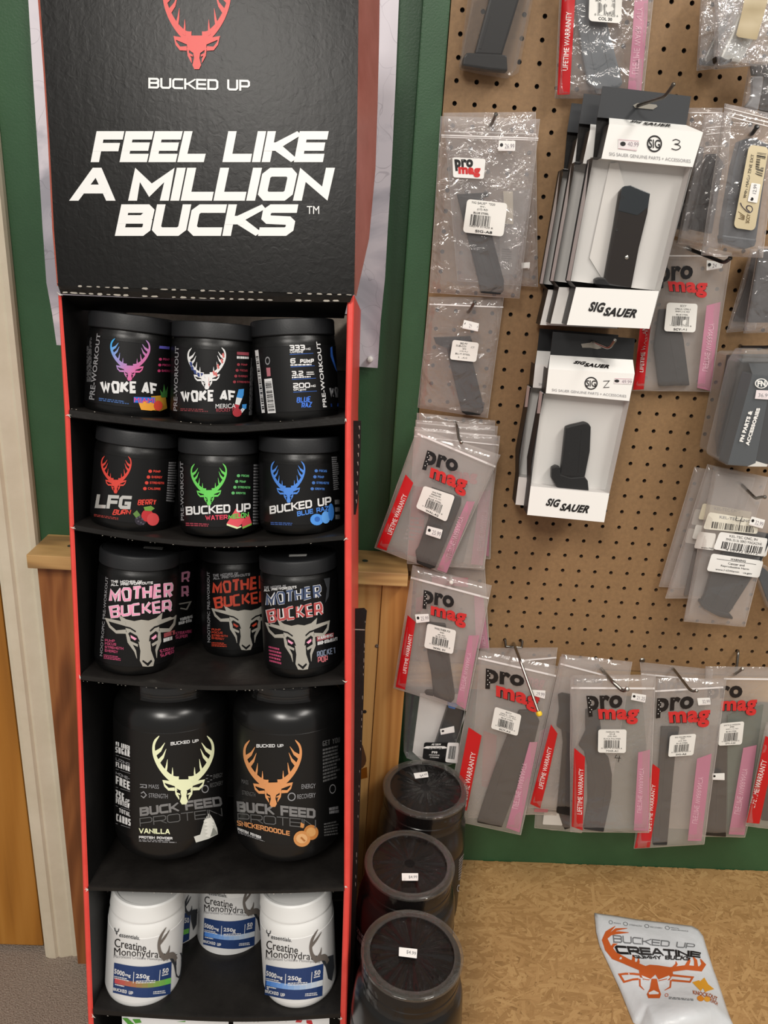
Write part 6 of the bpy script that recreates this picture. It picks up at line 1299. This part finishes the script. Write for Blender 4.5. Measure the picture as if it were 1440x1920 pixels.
# ---- C: crinkled bags, top right
t, S = bag('magazine_bag', 'rear crinkled clear bag in the top right corner', r1(215, -260, 900, -260, 700, 1040, 138, 1106), PEG-.02, .014, .004, 51, m=M_foil)
mag('pistol_magazine', 'slim grey metal strip in the rear crinkled bag at the top right', S, r1(700, 40, 740, 60, 420, 900, 290, 990, 250, 930, 440, 540), .008, .006, m=mat('#8c8c88', .3, .5, .6))
prism('foam_foot', S.pl, r1(195, 900, 420, 915, 415, 1030, 190, 1000), .006, .006, M_black, bpy.data.objects[t.name], bevel=.001)
t, S = bag('magazine_bag', 'front crinkled clear bag with a blank kraft label in the top right corner', r1(420, -260, 1500, -260, 1480, 985, 410, 1086), PEG-.055, .018, .0045, 52, m=M_foil)
mag('pistol_magazine', 'white and silver magazine in the front crinkled bag at the top right', S, r1(800, 200, 1000, 200, 1030, 620, 820, 985, 690, 960, 520, 960, 520, 870, 700, 500), .012, .014, m=mat('#dcdcd6', .25, .6, .3), base=r1(440, 875, 520, 880, 640, 940, 700, 890, 690, 965, 620, 985, 450, 975), mb=M_gun,
    lines_=[(*r1(880, 600)[0], *r1(820, 800)[0], 3), (*r1(980, 620)[0], *r1(900, 760)[0], 2)])
put(S, [PG(r1(890, -200, 1260, -200, 1250, 0, 1080, 612, 1060, 622, 790, 582, 752, 545, 850, 160, 880, 0), mat('#b5a584', .5))], 'kraft_label', t, base=.0035)
# ---- D
t, S = bag('magazine_bag', 'clear bag with a grey handle-shaped part at the right edge, under the crinkled bags', r1(975, 900, 1500, 900, 1500, 1830, 840, 1690), PEG-.03, .014, .003, 53, m=M_film2)
mag('grip_part', 'grey flared plastic part in the bag at the right edge under the crinkled bags', S, r1(1012, 1190, 1190, 1185, 1165, 1420, 1100, 1740, 885, 1680, 985, 1560, 1010, 1450), .011, .012, m=mat('#8a8b8e', .4))
prism('dark_insert', S.pl, r1(975, 1000, 1260, 1000, 1260, 1850, 1110, 1760, 1200, 1200, 1000, 1180), .004, .003, M_black, t, bevel=.0005)
# ---- M
t, S = bag('magazine_bag', 'rear dark-tinted bag at the right edge above the slate box', r2(368, 110, 520, 110, 400, 745, 176, 765), PEG-.012, .008, .001, 61, m=M_film2)
mag('pistol_magazine', 'black magazine in the rear dark bag above the slate box', S, r2(390, 130, 500, 130, 420, 690, 230, 680, 330, 400), .006, .008, m=mat('#25201c', .45))
t, S = bag('magazine_bag', 'front dark bag at the right edge above the slate box', r2(425, 90, 640, 90, 600, 760, 310, 770), PEG-.04, .012, .001, 62, m=M_film2)
mag('pistol_magazine', 'black magazine in the front dark bag above the slate box', S, r2(440, 110, 620, 110, 600, 690, 350, 690, 400, 400), .009, .012, m=mat('#1b1d1f', .4))
# ---- L: slate boxes in clear shells
S = Pl(atY(1400, 760, 1.0), Vector((.06, -1, .03)))
Sl = mat('#474d52', .45)
t = thing('parts_box', 'front slate-grey box in a clear shell at the right edge, with white lettering', 'box', S.at(1410, 690))
prism('clear_shell', S, r2(300, 960, 330, 905, 700, 905, 700, 1830, 185, 1808, 95, 1750, 100, 1700, 270, 1000), .002, .030, M_shell, t, bevel=.003)
prism('hang_tab', S.back(.02), r2(320, 900, 700, 880, 700, 1000, 300, 990), 0, .0008, M_shell, t, bevel=0)
prism('carton', S, r2(378, 1092, 720, 1120, 720, 1260, 500, 1290, 405, 1788, 340, 1815, 185, 1802), 0, .026, Sl, t, bevel=.0008)
prism('carton_inset', S.back(.003), r2(500, 1285, 720, 1255, 720, 1800, 405, 1790), 0, .02, mat('#2d3034', .45), t, bevel=0)
prism('foot_card', S.back(.0005), r2(345, 1780, 400, 1770, 500, 1800, 490, 1816, 340, 1814), 0, .001, M_paper, t, bevel=0)
mk('carton_top', [S.at(*r2(378, 1092)[0]), S.at(*r2(720, 1120)[0]), S.back(.024).at(*r2(720, 1000)[0]), S.back(.024).at(*r2(350, 1005)[0])], [(0, 1, 2, 3)], Sl, t)
put(S, [(disc(28), r2(398, 1125, 500, 1125, 500, 1204, 398, 1204), M_white), (disc(28), r2(408, 1132, 490, 1132, 490, 1197, 408, 1197), Sl, 1), TX('FN', r2(418, 1142, 482, 1142, 482, 1188, 418, 1188), M_white, .05, 2), TX('FN PARTS &', r2(276, 1618, 350, 1374, 382, 1380, 306, 1624), M_white, .06), TX('ACCESSORIES', r2(322, 1648, 412, 1356, 442, 1358, 352, 1652), M_white, .06)], 'printed_lettering', t, base=.0028)
put(S, [(rrect(.03, 2), r2(410, 1216, 540, 1220, 528, 1292, 398, 1284), mat('#eadfe0', .5)), TX('36.99', r2(428, 1240, 520, 1245, 516, 1275, 424, 1270), Gy, 0, 1)], 'price_sticker', t, base=.003)
t = thing('parts_box', 'rear clear shell with dark card, left of the slate-grey box', 'box', S.back(.035).at(1370, 690))
Sb = S.back(.036)
prism('clear_shell', Sb, r2(180, 945, 205, 925, 560, 925, 500, 1780, 120, 1760, 38, 1700, 45, 1650), .002, .030, M_shell, t, bevel=.003)
prism('dark_card', Sb, r2(205, 945, 560, 960, 500, 1770, 130, 1745, 110, 1600), -.01, .01, mat('#3b2f26', .5), t, bevel=0)
mk('carton_top', [Sb.at(*r2(300, 1000)[0]), Sb.at(*r2(560, 1000)[0]), Sb.back(.02).at(*r2(560, 935)[0]), Sb.back(.02).at(*r2(215, 935)[0])], [(0, 1, 2, 3)], Sl, t)
hook('black hook over the slate-grey box at the right edge', (1388, 648), [(1391, 651, PEG-.03), (1430, 651, 1.03), (1450, 650, 1.0)], m=M_wireb, r=.0022)
# ---- N: three layered bags with long labels
Wl = mat('#e6e3dc', .5)
for i, (lb_, q, sd, its) in enumerate([
    ('rearmost of the three long-label bags at the right edge', p7(548, 188, 1150, 300, 800, 1410, 190, 1386), 71, [(rrect(.12, 2), p7(550, 608, 900, 660, 860, 800, 510, 765), Wl), (rrect(.12, 2), p7(480, 800, 850, 860, 800, 1000, 445, 945), Wl)]),
    ('middle one of the three long-label bags at the right edge', p7(676, 162, 1280, 290, 900, 1500, 255, 1502), 72, [(rrect(.12, 3), p7(630, 553, 1120, 640, 1080, 760, 582, 712), mat('#dcd3bb', .5)), TX('KEL-TEC CNC', p7(745, 590, 1000, 622, 1000, 650, 745, 618), Gy, 0, 1), (rrect(.12, 3), p7(560, 765, 960, 840, 930, 960, 520, 905), Wl)])]):
    t, S = bag('magazine_bag', lb_, q, PEG-.010-.014*i, .006, .0014, sd); put(S, its, 'product_label', t, base=.0008)
    mag('pistol_magazine', 'grey-brown magazine in the %s long-label bag' % ('rearmost', 'middle')[i], S, (p7(480, 950, 760, 980, 640, 1380, 400, 1380) if i == 0 else p7(560, 960, 860, 1000, 760, 1480, 440, 1480)), .003, .007, m=mat('#6b6663', .5))
t, S = bag('magazine_bag', 'front one of the three long-label bags, with warning label and handwritten 4', p7(742, 188, 1420, 330, 1050, 1786, 438, 1732), PEG-.042, .012, .0018, 73, tilt=.03)
mag('pistol_magazine', 'grey long magazine with a flared foot in the front long-label bag', S, p7(1000, 815, 1330, 870, 1200, 1180, 900, 1650, 690, 1640, 612, 1540, 650, 1480, 730, 1200), .0090, .012, m=mat('#2b2f32', .45), base=p7(598, 1548, 615, 1520, 700, 1605, 900, 1655, 935, 1700, 925, 1716, 790, 1690, 640, 1610), lines_=[(*p7(900, 1290)[0], *p7(720, 1590)[0], 5), (*p7(1010, 1320)[0], *p7(860, 1620)[0], 4)], holes=[(*p7(1022, 1376)[0], .0013), (*p7(962, 1472)[0], .0012)])
put(S, [(rrect(.14, 3.4), p7(690, 640, 1190, 722, 1172, 860, 630, 808), mat('#e4dfcf', .5)), TX('KEL-TEC CNC', p7(798, 675, 1110, 720, 1108, 748, 796, 703), Gy, .01, 1), (bars(26, 9), p7(725, 735, 1150, 790, 1140, 850, 712, 800), mat('#55524e', .5), 1),
        (rrect(.14, 2), p7(590, 836, 760, 856, 740, 1024, 538, 1000), Wl), TX('www.P65', p7(612, 985, 735, 1000, 733, 1015, 610, 1000), M_ink, .01, 1)], 'rear_labels', t, base=.0008)
put(S, [(rrect(.14, 3), p7(798, 838, 1300, 908, 1262, 1090, 732, 1012), M_white), TX('KEL-TEC CNC, INC.', p7(898, 868, 1210, 910, 1208, 938, 895, 896), M_ink, .01, 1), TX('PMR-30-36 30RD MAGAZINE', p7(864, 900, 1220, 950, 1218, 976, 862, 926), M_ink, .005, 1), (bars(28, 12), p7(826, 934, 1240, 992, 1220, 1060, 808, 1004), M_ink, 1), TX('4 05932 00172', p7(860, 1004, 1180, 1046, 1176, 1070, 856, 1026), M_ink, 0, 2),
        (rrect(.14, 3), p7(718, 1054, 1236, 1130, 1190, 1300, 666, 1228), M_white, 1), TX('WARNING', p7(905, 1100, 1060, 1122, 1056, 1144, 901, 1122), M_ink, .02, 2), TX('Cancer and', p7(882, 1142, 1046, 1164, 1044, 1186, 880, 1164), M_ink, .015, 2), TX('Reproductive Harm', p7(810, 1166, 1092, 1204, 1088, 1228, 806, 1190), M_ink, .015, 2), TX('www.P65Warnings.ca.gov', p7(756, 1202, 1122, 1248, 1118, 1272, 752, 1226), M_ink, .015, 2), PG(p7(768, 1106, 1162, 1164, 1162, 1168, 768, 1110), M_ink, 2)], 'product_label', t, base=.0046)
put(S, [(ribbon([(.15, 0), (.1, .45), (.95, .42)], .06), p7(950, 680, 1050, 690, 1048, 790, 948, 780), M_ink), (ribbon([(.7, 0), (.45, .5), (.3, 1)], .06), p7(960, 676, 1050, 690, 1045, 830, 955, 820), M_ink)], 'handwritten_number', t, base=.005)
ptag(S, t, p7(1116, 684, 1252, 720, 1226, 806, 1088, 768), '32.99')
hook('silver bent hook through the front long-label bag', (1386, 905), [(1388, 906, 1.05), (1417, 935, 1.02), (1426, 932, 1.0), (1434, 932, .99)], r=.0022)
# dark strap at the right edge below them
Sx = vpl(PEG-.03); t = thing('dark_pack', 'dark curved pack edge at the right border beside the long-label bags', 'pack', Sx.at(1436, 1090))
prism('dark_card', Sx, [(1427, 1062), (1436, 1068), (1480, 1110), (1480, 1190), (1441, 1130), (1424, 1085)], .004, .004, mat('#3a3f44', .4), t, bevel=.001)
prism('clear_shell', Sx, [(1422, 1058), (1440, 1064), (1490, 1110), (1490, 1200), (1440, 1140), (1420, 1088)], .008, .010, M_shell, t, bevel=.001)

# ---- bottom row (hangs in front of the green panel)
BY = 1.062
t, S = bag('magazine_bag', 'rear bag behind the leftmost bag of the bottom row', r7(200, 122, 910, 118, 725, 1655, 90, 1690), BY+.006, .005, .001, 81, zips=[(*r7(480, 248)[0], *r7(903, 212)[0], 3)])
put(S, [PG(r7(228, 880, 352, 932, 330, 1420, 212, 1400), mat('#a84a4c', .5)), TX('mag', r7(620, 380, 800, 420, 770, 560, 620, 500), mat('#b98084', .5), .04)], 'faded_print', t)
t, S = bag('magazine_bag', 'leftmost bag of the bottom row, pierced by the long yellow-tipped hook', r7(178, 145, 916, 290, 572, 1848, -120, 1700), BY-.022, .010, .0014, 82, tilt=.02, zips=[(*r7(180, 216)[0], *r7(900, 382)[0], 3.4)])
mag('pistol_magazine', 'dusty dark magazine in the leftmost bag of the bottom row', S, r7(560, 705, 690, 702, 748, 800, 700, 1000, 600, 1250, 400, 1782, 170, 1738, 215, 1590, 330, 1250, 450, 940), .0078, .011, m=mat('#201f1e', .5, bump=(400, .2)), lines_=[(*r7(500, 1000)[0], *r7(280, 1650)[0], 5)], holes=[(*r7(585, 885)[0], .0016), (*r7(272, 1698)[0], .0016), (*r7(348, 1650)[0], .001)])
promag(S, t, r7(252, 308, 608, 382, 602, 520, 246, 500), r7(345, 465, 748, 578, 738, 728, 345, 612))
strip_red(S, t, r7(92, 855, 212, 932, 75, 1625, -60, 1590, 8, 1300), r7(15, 1570, 115, 1082, 158, 1090, 68, 1590))
strip_pink(S, t, r7(655, 992, 728, 990, 562, 1826, 438, 1782), r7(545, 1610, 632, 1190, 590, 1182, 492, 1600))
blabel(S, t, r7(336, 665, 580, 742, 543, 936, 297, 864), [('SCCY', .42, .64, .06, .13), ('CPX-2 - CPX-1', .24, .8, .17, .23), ('9MM (10) RD', .2, .84, .26, .32), ('BLUE STEEL', .3, .74, .36, .42)], (.22, .46, .80, .78), 'SCY-A2')
ptag(S, t, r7(672, 508, 802, 516, 795, 592, 664, 556), '29.99', False)
hook('long double-wire hook with a yellow tip over the leftmost bag of the bottom row', (963, 1206), [(966, 1214, BY-.01), (975, 1238, BY-.05), (1010, 1336, .965)], tip=mat('#e8c22a', .35), r=.0022, double=((947, 1200), (979, 1202)))
t, S = bag('magazine_bag', 'lowest-hanging rear bag under the second hook of the bottom row', r7(800, 380, 1330, 420, 1135, 1828, 700, 1782), BY+.006, .005, .001, 83)
put(S, [(rrect(.1, 2), r7(790, 1630, 920, 1640, 960, 1762, 775, 1752), Wl)], 'product_label', t)
mag('pistol_magazine', 'dark coiled-end magazine in the lowest rear bag of the bottom row', S, r7(930, 1500, 1060, 1500, 1050, 1780, 980, 1800, 930, 1720), .003, .006)
t, S = bag('magazine_bag', 'second bag behind the red strip bag left of the bottom row centre', r7(940, 200, 1300, 230, 900, 1665, 610, 1655), BY-.004, .005, .001, 84)
strip_pink(S, t, r7(750, 890, 860, 840, 810, 1100, 690, 1260), r7(700, 1240, 765, 1060, 750, 1050, 690, 1230)); put(S, [PG(r7(700, 1606, 830, 1606, 820, 1640, 695, 1636), mat('#c87880', .5)), (lines(7, 4), r7(840, 1230, 950, 1240, 920, 1520, 800, 1500), mat('#7f7a78', .6))], 'faded_print', t)
t, S = bag('magazine_bag', 'bag with a slanted red strip left of the bottom row centre bag', r7(955, 178, 1600, 250, 1360, 1660, 640, 1592), BY-.024, .009, .0012, 85, tilt=.01, zips=[(*r7(940, 270)[0], *r7(1440, 400)[0], 3.2)])
mag('rifle_magazine', 'black magazine left of the handwritten-4 bag in the bottom row', S, r7(920, 560, 960, 545, 1040, 560, 1062, 860, 1040, 1100, 1045, 1680, 905, 1650, 930, 1400, 965, 1000, 950, 880, 905, 850, 930, 700), .0070, .010, lines_=[(*r7(990, 900)[0], *r7(990, 1600)[0], 4)])
strip_red(S, t, r7(852, 828, 912, 912, 805, 1400, 752, 1604, 660, 1562), r7(735, 1412, 825, 1035, 862, 1045, 775, 1428))
put(S, [TX('pro', r7(1060, 395, 1330, 400, 1330, 470, 1060, 465), mat('#77706e', .5), .03)], 'faded_print', t)
# centre bag
t, S = bag('magazine_bag', 'bag with a handwritten 4 under its barcode label, bottom row centre', q1(520, 214, 916, 210, 886, 946, 520, 942), BY-.048, .011, .0014, 86, tilt=.02, zips=[(*q1(524, 273)[0], *q1(912, 275)[0], 3.6)])
mag('rifle_magazine', 'long curved dark magazine in the handwritten-4 bag of the bottom row', S, q1(592, 378, 655, 374, 665, 480, 658, 560, 700, 600, 716, 680, 712, 780, 676, 946, 582, 932, 602, 800, 600, 640, 585, 570, 560, 545, 592, 480), .0085, .011, m=mat('#1d1f21', .45), lines_=[(*q1(620, 600)[0], *q1(640, 720)[0], 4), (*q1(640, 720)[0], *q1(618, 900)[0], 4), (*q1(668, 610)[0], *q1(690, 720)[0], 3), (*q1(690, 720)[0], *q1(660, 910)[0], 3)])
promag(S, t, q1(594, 308, 764, 306, 760, 388, 606, 408), q1(648, 370, 842, 372, 832, 443, 655, 438))
strip_red(S, t, q1(538, 552, 588, 594, 577, 936, 526, 918), q1(551, 860, 560, 648, 581, 650, 574, 862))
strip_pink(S, t, q1(836, 573, 890, 560, 883, 938, 815, 936), q1(850, 855, 862, 646, 842, 644, 830, 853))
blabel(S, t, q1(650, 466, 782, 466, 778, 576, 648, 574), [('MARLIN 795', .28, .74, .08, .14), ('22 LR', .4, .6, .17, .23), ('(25) RD', .34, .66, .27, .33), ('BLACK POLYMER', .2, .8, .37, .43)], (.2, .46, .78, .78), 'MAR-A1')
put(S, [(ribbon([(.3, 0), (.1, .5), (.95, .45)], .09), q1(725, 582, 758, 586, 756, 618, 724, 614), M_ink), (ribbon([(.75, .1), (.6, 1)], .09), q1(725, 582, 758, 586, 756, 620, 724, 616), M_ink)], 'handwritten_number', t, base=.002)
ptag(S, t, q1(808, 296, 873, 306, 868, 341, 802, 328), '21.25')
put(S, [PG(q1(652, 492, 690, 484, 700, 494, 668, 500), mat('#77777a', .5))], 'scuff', t, base=.0024)
hook('silver bent hook through the handwritten-4 bag of the bottom row', (1118, 1246), [(1122, 1248, BY-.012), (1148, 1278, BY-.062), (1168, 1296, BY-.072), (1176, 1292, BY-.085)], r=.0028)
t, S = bag('magazine_bag', 'rear bag behind the second bag from the right in the bottom row', q1(845, 152, 1182, 186, 1130, 930, 905, 920), BY+.006, .004, .001, 87, zips=[(*q1(850, 208)[0], *q1(1178, 240)[0], 3)])
put(S, [TX('pro', q1(925, 238, 1050, 245, 1050, 320, 925, 312), mat('#77706e', .5), .03)], 'faded_print', t)
t, S = bag('magazine_bag', 'second bag from the right in the bottom row, with red strip tail', q1(915, 226, 1246, 228, 1142, 1000, 816, 1020), BY-.026, .010, .0014, 88, tilt=.015, zips=[(*q1(915, 288)[0], *q1(1232, 270)[0], 3.2)])
mag('pistol_magazine', 'charcoal magazine in the second bag from the right of the bottom row', S, q1(945, 458, 1030, 458, 1012, 560, 990, 800, 972, 1006, 905, 1006, 905, 940, 932, 640), .0078, .011, m=mat('#222426', .5), lines_=[(*q1(965, 600)[0], *q1(935, 960)[0], 3)])
promag(S, t, q1(924, 320, 1096, 310, 1092, 390, 918, 415), q1(975, 383, 1172, 374, 1165, 456, 984, 458))
strip_red(S, t, q1(904, 626, 936, 650, 925, 800, 890, 1015, 818, 1020, 860, 830), q1(878, 935, 900, 722, 916, 724, 896, 940))
strip_pink(S, t, q1(1110, 602, 1178, 578, 1130, 985, 1066, 984), q1(1110, 905, 1138, 688, 1116, 686, 1086, 902))
blabel(S, t, q1(984, 494, 1106, 486, 1092, 586, 975, 594), [('SIG SAUER P226', .2, .82, .08, .14), ('9MM', .42, .58, .17, .23), ('(20) RD', .34, .66, .27, .33), ('BLUE STEEL', .28, .72, .37, .43)], (.2, .46, .80, .78), 'SIG-A6')
ptag(S, t, q1(1110, 320, 1170, 318, 1173, 350, 1116, 354), '32.99', False)
hook('silver bent hook through the second bag from the right in the bottom row', (1261, 1252), [(1264, 1256, BY-.01), (1292, 1292, BY-.055), (1299, 1296, BY-.062), (1306, 1295, BY-.075)], r=.0022)
t, S = bag('magazine_bag', 'rightmost bag of the bottom row, its logo cut by the neighbour', q1(1150, 172, 1540, 176, 1332, 968, 1120, 962), BY-.006, .009, .0014, 89, zips=[(*q1(1235, 230)[0], *q1(1500, 233)[0], 3.4)])
mag('pistol_magazine', 'brown-black magazine in the rightmost bag of the bottom row', S, q1(1170, 455, 1252, 450, 1246, 968, 1140, 960, 1150, 700), .0068, .010, m=mat('#1f1c1a', .5), lines_=[(*q1(1215, 520)[0], *q1(1200, 900)[0], 3)])
prism('folded_leaflet', S.pl, q1(1252, 400, 1420, 350, 1390, 560, 1330, 955, 1250, 955), .003, .001, mat('#5f6a60', .6), t, bevel=0)
promag(S, t, q1(1160, 264, 1322, 262, 1320, 340, 1156, 350), q1(1222, 334, 1390, 326, 1384, 402, 1220, 398))
strip_pink(S, t, q1(1325, 552, 1388, 538, 1330, 958, 1257, 954), q1(1310, 862, 1345, 650, 1322, 646, 1282, 858))
blabel(S, t, q1(1218, 438, 1330, 428, 1318, 536, 1208, 542), [('SMITH & WESSON', .16, .84, .08, .14), ('5906', .42, .6, .17, .23), ('9MM (15) RD', .26, .78, .27, .33), ('BLUE STEEL', .28, .72, .37, .43)], (.22, .46, .80, .80), 'SMI-A20')
ptag(S, t, q1(1180, 671, 1238, 669, 1238, 702, 1180, 700), '')
hook('silver hook with an upturned end over the rightmost bag of the bottom row', (1384, 1220), [(1384, 1224, PEG-.012), (1380, 1262, PEG-.016), (1378, 1264, BY-.02), (1392, 1254, BY-.045)], r=.0022)
t, S = bag('magazine_bag', 'bag with a red strip cut off by the right border, below the bottom row', q1(1432, 432, 1640, 440, 1500, 935, 1336, 914), BY-.024, .006, .001, 90)
strip_red(S, t, q1(1428, 496, 1482, 520, 1400, 905, 1340, 900), q1(1354, 826, 1412, 606, 1436, 612, 1378, 832))
mag('pistol_magazine', 'dark magazine in the bag cut off by the right border', S, q1(1440, 640, 1560, 640, 1500, 900, 1410, 890), .004, .007)

# ---- pouch lying on the bench
def pouch():
    quad = [(1112, 1700), (1322, 1742), (1386, 1915), (1190, 1940)]
    def f(px, py):
        bu = math.exp(-(((px-1285)/72)**2+((py-1900)/42)**2))*.030
        cr = .004*math.sin((px*.35-py*.9)/11)*math.exp(-(((px-1230)/60)**2+((py-1800)/40)**2))
        return .006+bu+cr+.004*math.exp(-(((px-1230)/70)**2+((py-1840)/60)**2))
    S = Sheet(BZ+.004, f)
    out = q2(212, 98, 360, 118, 520, 145, 700, 165, 905, 190, 950, 215, 985, 262, 1005, 330, 1060, 500, 1140, 700, 1212, 885, 1165, 935, 1080, 1000, 800, 1080, 620, 1060, 560, 920, 540, 868, 495, 850, 440, 730, 400, 640, 320, 470, 250, 330, 225, 230)
    t = thing('supplement_pouch', 'silver-white pouch with an orange stag head lying on the strand-board bench', 'pouch', S.at(1220, 1800))
    # grid clipped to the outline: radial fan with rings
    cx = sum(p[0] for p in out)/len(out); cy = sum(p[1] for p in out)/len(out); rings = 18; V = []; F = []; pts = []
    dense = []
    for i in range(len(out)):
        a, b = Vector(out[i]), Vector(out[(i+1) % len(out)])
        for k in range(4): dense.append(a.lerp(b, k/4))
    n = len(dense)
    for s_ in (0, 1):
        for j in range(rings+1):
            k = j/rings
            for p in dense:
                x, y = cx+(p.x-cx)*k, cy+(p.y-cy)*k; e = min(1, (1-k)*3.5)
                P = S.at(x, y)
                if s_ == 1 or k == 1: P = Vector((P.x, P.y, BZ+.0012+(.0012 if s_ == 0 else 0)*1)) if s_ == 1 else Vector((P.x, P.y, BZ+.003))
                else: P.z = BZ+.003+(P.z-BZ-.003)*e**.6
                V.append(P)
    K = n*(rings+1)
    for j in range(rings):
        for i in range(n):
            a, b = j*n+i, j*n+(i+1) % n; F.append((a, b, b+n, a+n)); F.append((K+a, K+a+n, K+b+n, K+b))
    for i in range(n): a, b = rings*n+i, rings*n+(i+1) % n; F.append((a, b, K+b, K+a))
    film_m = noisy('pouch_foil', [(.3, '#c9cdd0'), (.7, '#d6d9dc')], 9, .34, .5, 26, .004)
    mk('pouch_film', V, F, film_m, t, smooth=1.3)
    class PS:
        curved = True
        def at(s, px, py, off=0):
            P = S.at(px, py); d = Vector((px-cx, py-cy)); best = 1e9
            for i in range(len(out)):
                a, b = Vector(out[i])-Vector((cx, cy)), Vector(out[(i+1) % len(out)])-Vector((cx, cy)); e = b-a; den = d.x*e.y-d.y*e.x
                if abs(den) < 1e-9: continue
                tt = (a.x*e.y-a.y*e.x)/den; ss = (a.x*d.y-a.y*d.x)/den
                if tt > 0 and -1e-6 <= ss <= 1+1e-6: best = min(best, tt)
            k = min(1, 1/best) if best < 1e8 else 0; e = min(1, (1-k)*3.5)
            P.z = BZ+.003+(P.z-BZ-.003)*max(0, e)**.6+off; return P
    Q = PS(); O = mat('#bf5a26', .4); Gk = mat('#6f7173', .4)
    put(Q, [ST('BUCKED UP', q2(336, 276, 925, 342, 915, 378, 342, 332), Gk, .17, gap=.2), ST('CREATINE', q2(345, 352, 965, 398, 960, 440, 372, 416), M_ink, .27, gap=.12, layer=2), ST('GUMMY BUCKS', q2(470, 424, 900, 428, 880, 462, 500, 446), M_ink, .25, gap=.12, layer=2),
            TX('KNOCKOUT', q2(905, 672, 1085, 706, 1082, 738, 908, 700), mat('#a8541f', .4), .02, 2), TX('PUNCH', q2(1030, 728, 1086, 742, 1084, 772, 1028, 758), mat('#a8541f', .4), .02, 2),
            TX('MASS', q2(346, 182, 396, 188, 396, 198, 346, 194), Gk), TX('STRENGTH', q2(456, 194, 545, 204, 545, 216, 456, 206), Gk), TX('RECOVERY', q2(606, 208, 692, 218, 692, 230, 606, 220), Gk), TX('MENTAL', q2(750, 212, 812, 220, 812, 230, 750, 222), Gk), TX('PERFORMANCE', q2(754, 230, 875, 240, 875, 250, 754, 240), Gk),
            (ring(.12), q2(310, 165, 338, 168, 338, 200, 310, 198), Gk), (ring(.12), q2(412, 175, 446, 180, 446, 212, 412, 208), Gk), (ring(.12), q2(564, 190, 598, 195, 598, 226, 564, 222), Gk), (ring(.12), q2(710, 202, 744, 206, 744, 238, 710, 234), Gk), (lines(2, 3), q2(735, 716, 960, 736, 960, 752, 735, 734), Gk), (ring(.15), q2(706, 694, 732, 694, 732, 718, 706, 718), O)], 'lettering', t, base=.0007)
    put(Q, [(ribbon([(0, .1), (.3, .6), (.5, .2), (.7, .8), (1, .5)], .5), q2(925, 600, 1040, 610, 1040, 670, 925, 670), mat('#d79a2e', .4)), (disc(12), q2(935, 706, 985, 712, 985, 752, 935, 748), mat('#d9892a', .4)), (disc(12), q2(985, 712, 1030, 716, 1030, 756, 985, 752), mat('#e0a23a', .4))], 'flavour_picture', t, base=.0007)
    # emblem drawn for this pouch (wide antlers)
    A = [raw(ribbon(q2(560, 520, 440, 470, 350, 420, 305, 360, 282, 300, 300, 255, 355, 214), [12, 12, 12, 12, 10, 8, 1]), O), raw(ribbon(q2(320, 375, 345, 345, 370, 342), [7, 5, 1]), O), raw(ribbon(q2(318, 268, 380, 262, 450, 262), [6, 5, 1]), O), raw(ribbon(q2(300, 285, 360, 240, 440, 230), [6, 5, 1]), O),
         raw(ribbon(q2(480, 480, 485, 440, 478, 418), [8, 5, 1]), O), raw(ribbon(q2(500, 490, 520, 470, 520, 440), [8, 5, 1]), O),
         raw(ribbon(q2(740, 525, 860, 510, 960, 520, 985, 480, 960, 445), [9, 9, 9, 8, 2]), O), raw(ribbon(q2(860, 505, 880, 460, 875, 440), [8, 5, 1]), O), raw(ribbon(q2(930, 515, 925, 460, 905, 430), [8, 6, 1]), O), raw(ribbon(q2(770, 510, 790, 485, 785, 465), [6, 4, 1]), O),
         PG(q2(520, 515, 600, 490, 660, 495, 760, 510, 765, 560, 740, 600, 665, 602, 640, 560, 600, 595, 530, 580), O),
         raw(ribbon(q2(530, 560, 388, 545, 420, 600, 520, 592), [4, 3.4, 3.4, 4]), O), raw(ribbon(q2(755, 565, 905, 580, 885, 612, 755, 600), [4, 3.4, 3.4, 4]), O),
         PG(q2(612, 590, 650, 590, 665, 660, 680, 700, 670, 728, 590, 728, 578, 700, 600, 660), O), raw(ribbon(q2(528, 590, 530, 640, 560, 670), [3, 3, 1]), O), raw(ribbon(q2(750, 600, 745, 650, 705, 672), [3, 3, 1]), O),
         PG(q2(540, 566, 600, 590, 600, 606, 560, 606, 552, 590), mat('#d9dcde', .4), 1), PG(q2(655, 600, 735, 568, 745, 580, 720, 606, 665, 612), mat('#d9dcde', .4), 1), raw(ribbon(q2(550, 592, 575, 598, 598, 600), 1.6), O, 2), raw(ribbon(q2(662, 606, 690, 600, 722, 592), 1.6), O, 2), PG(q2(590, 690, 628, 672, 664, 690, 660, 700, 596, 702), mat('#d9dcde', .4), 1)]
    put(Q, A, 'stag_emblem', t, base=.0007)
pouch()
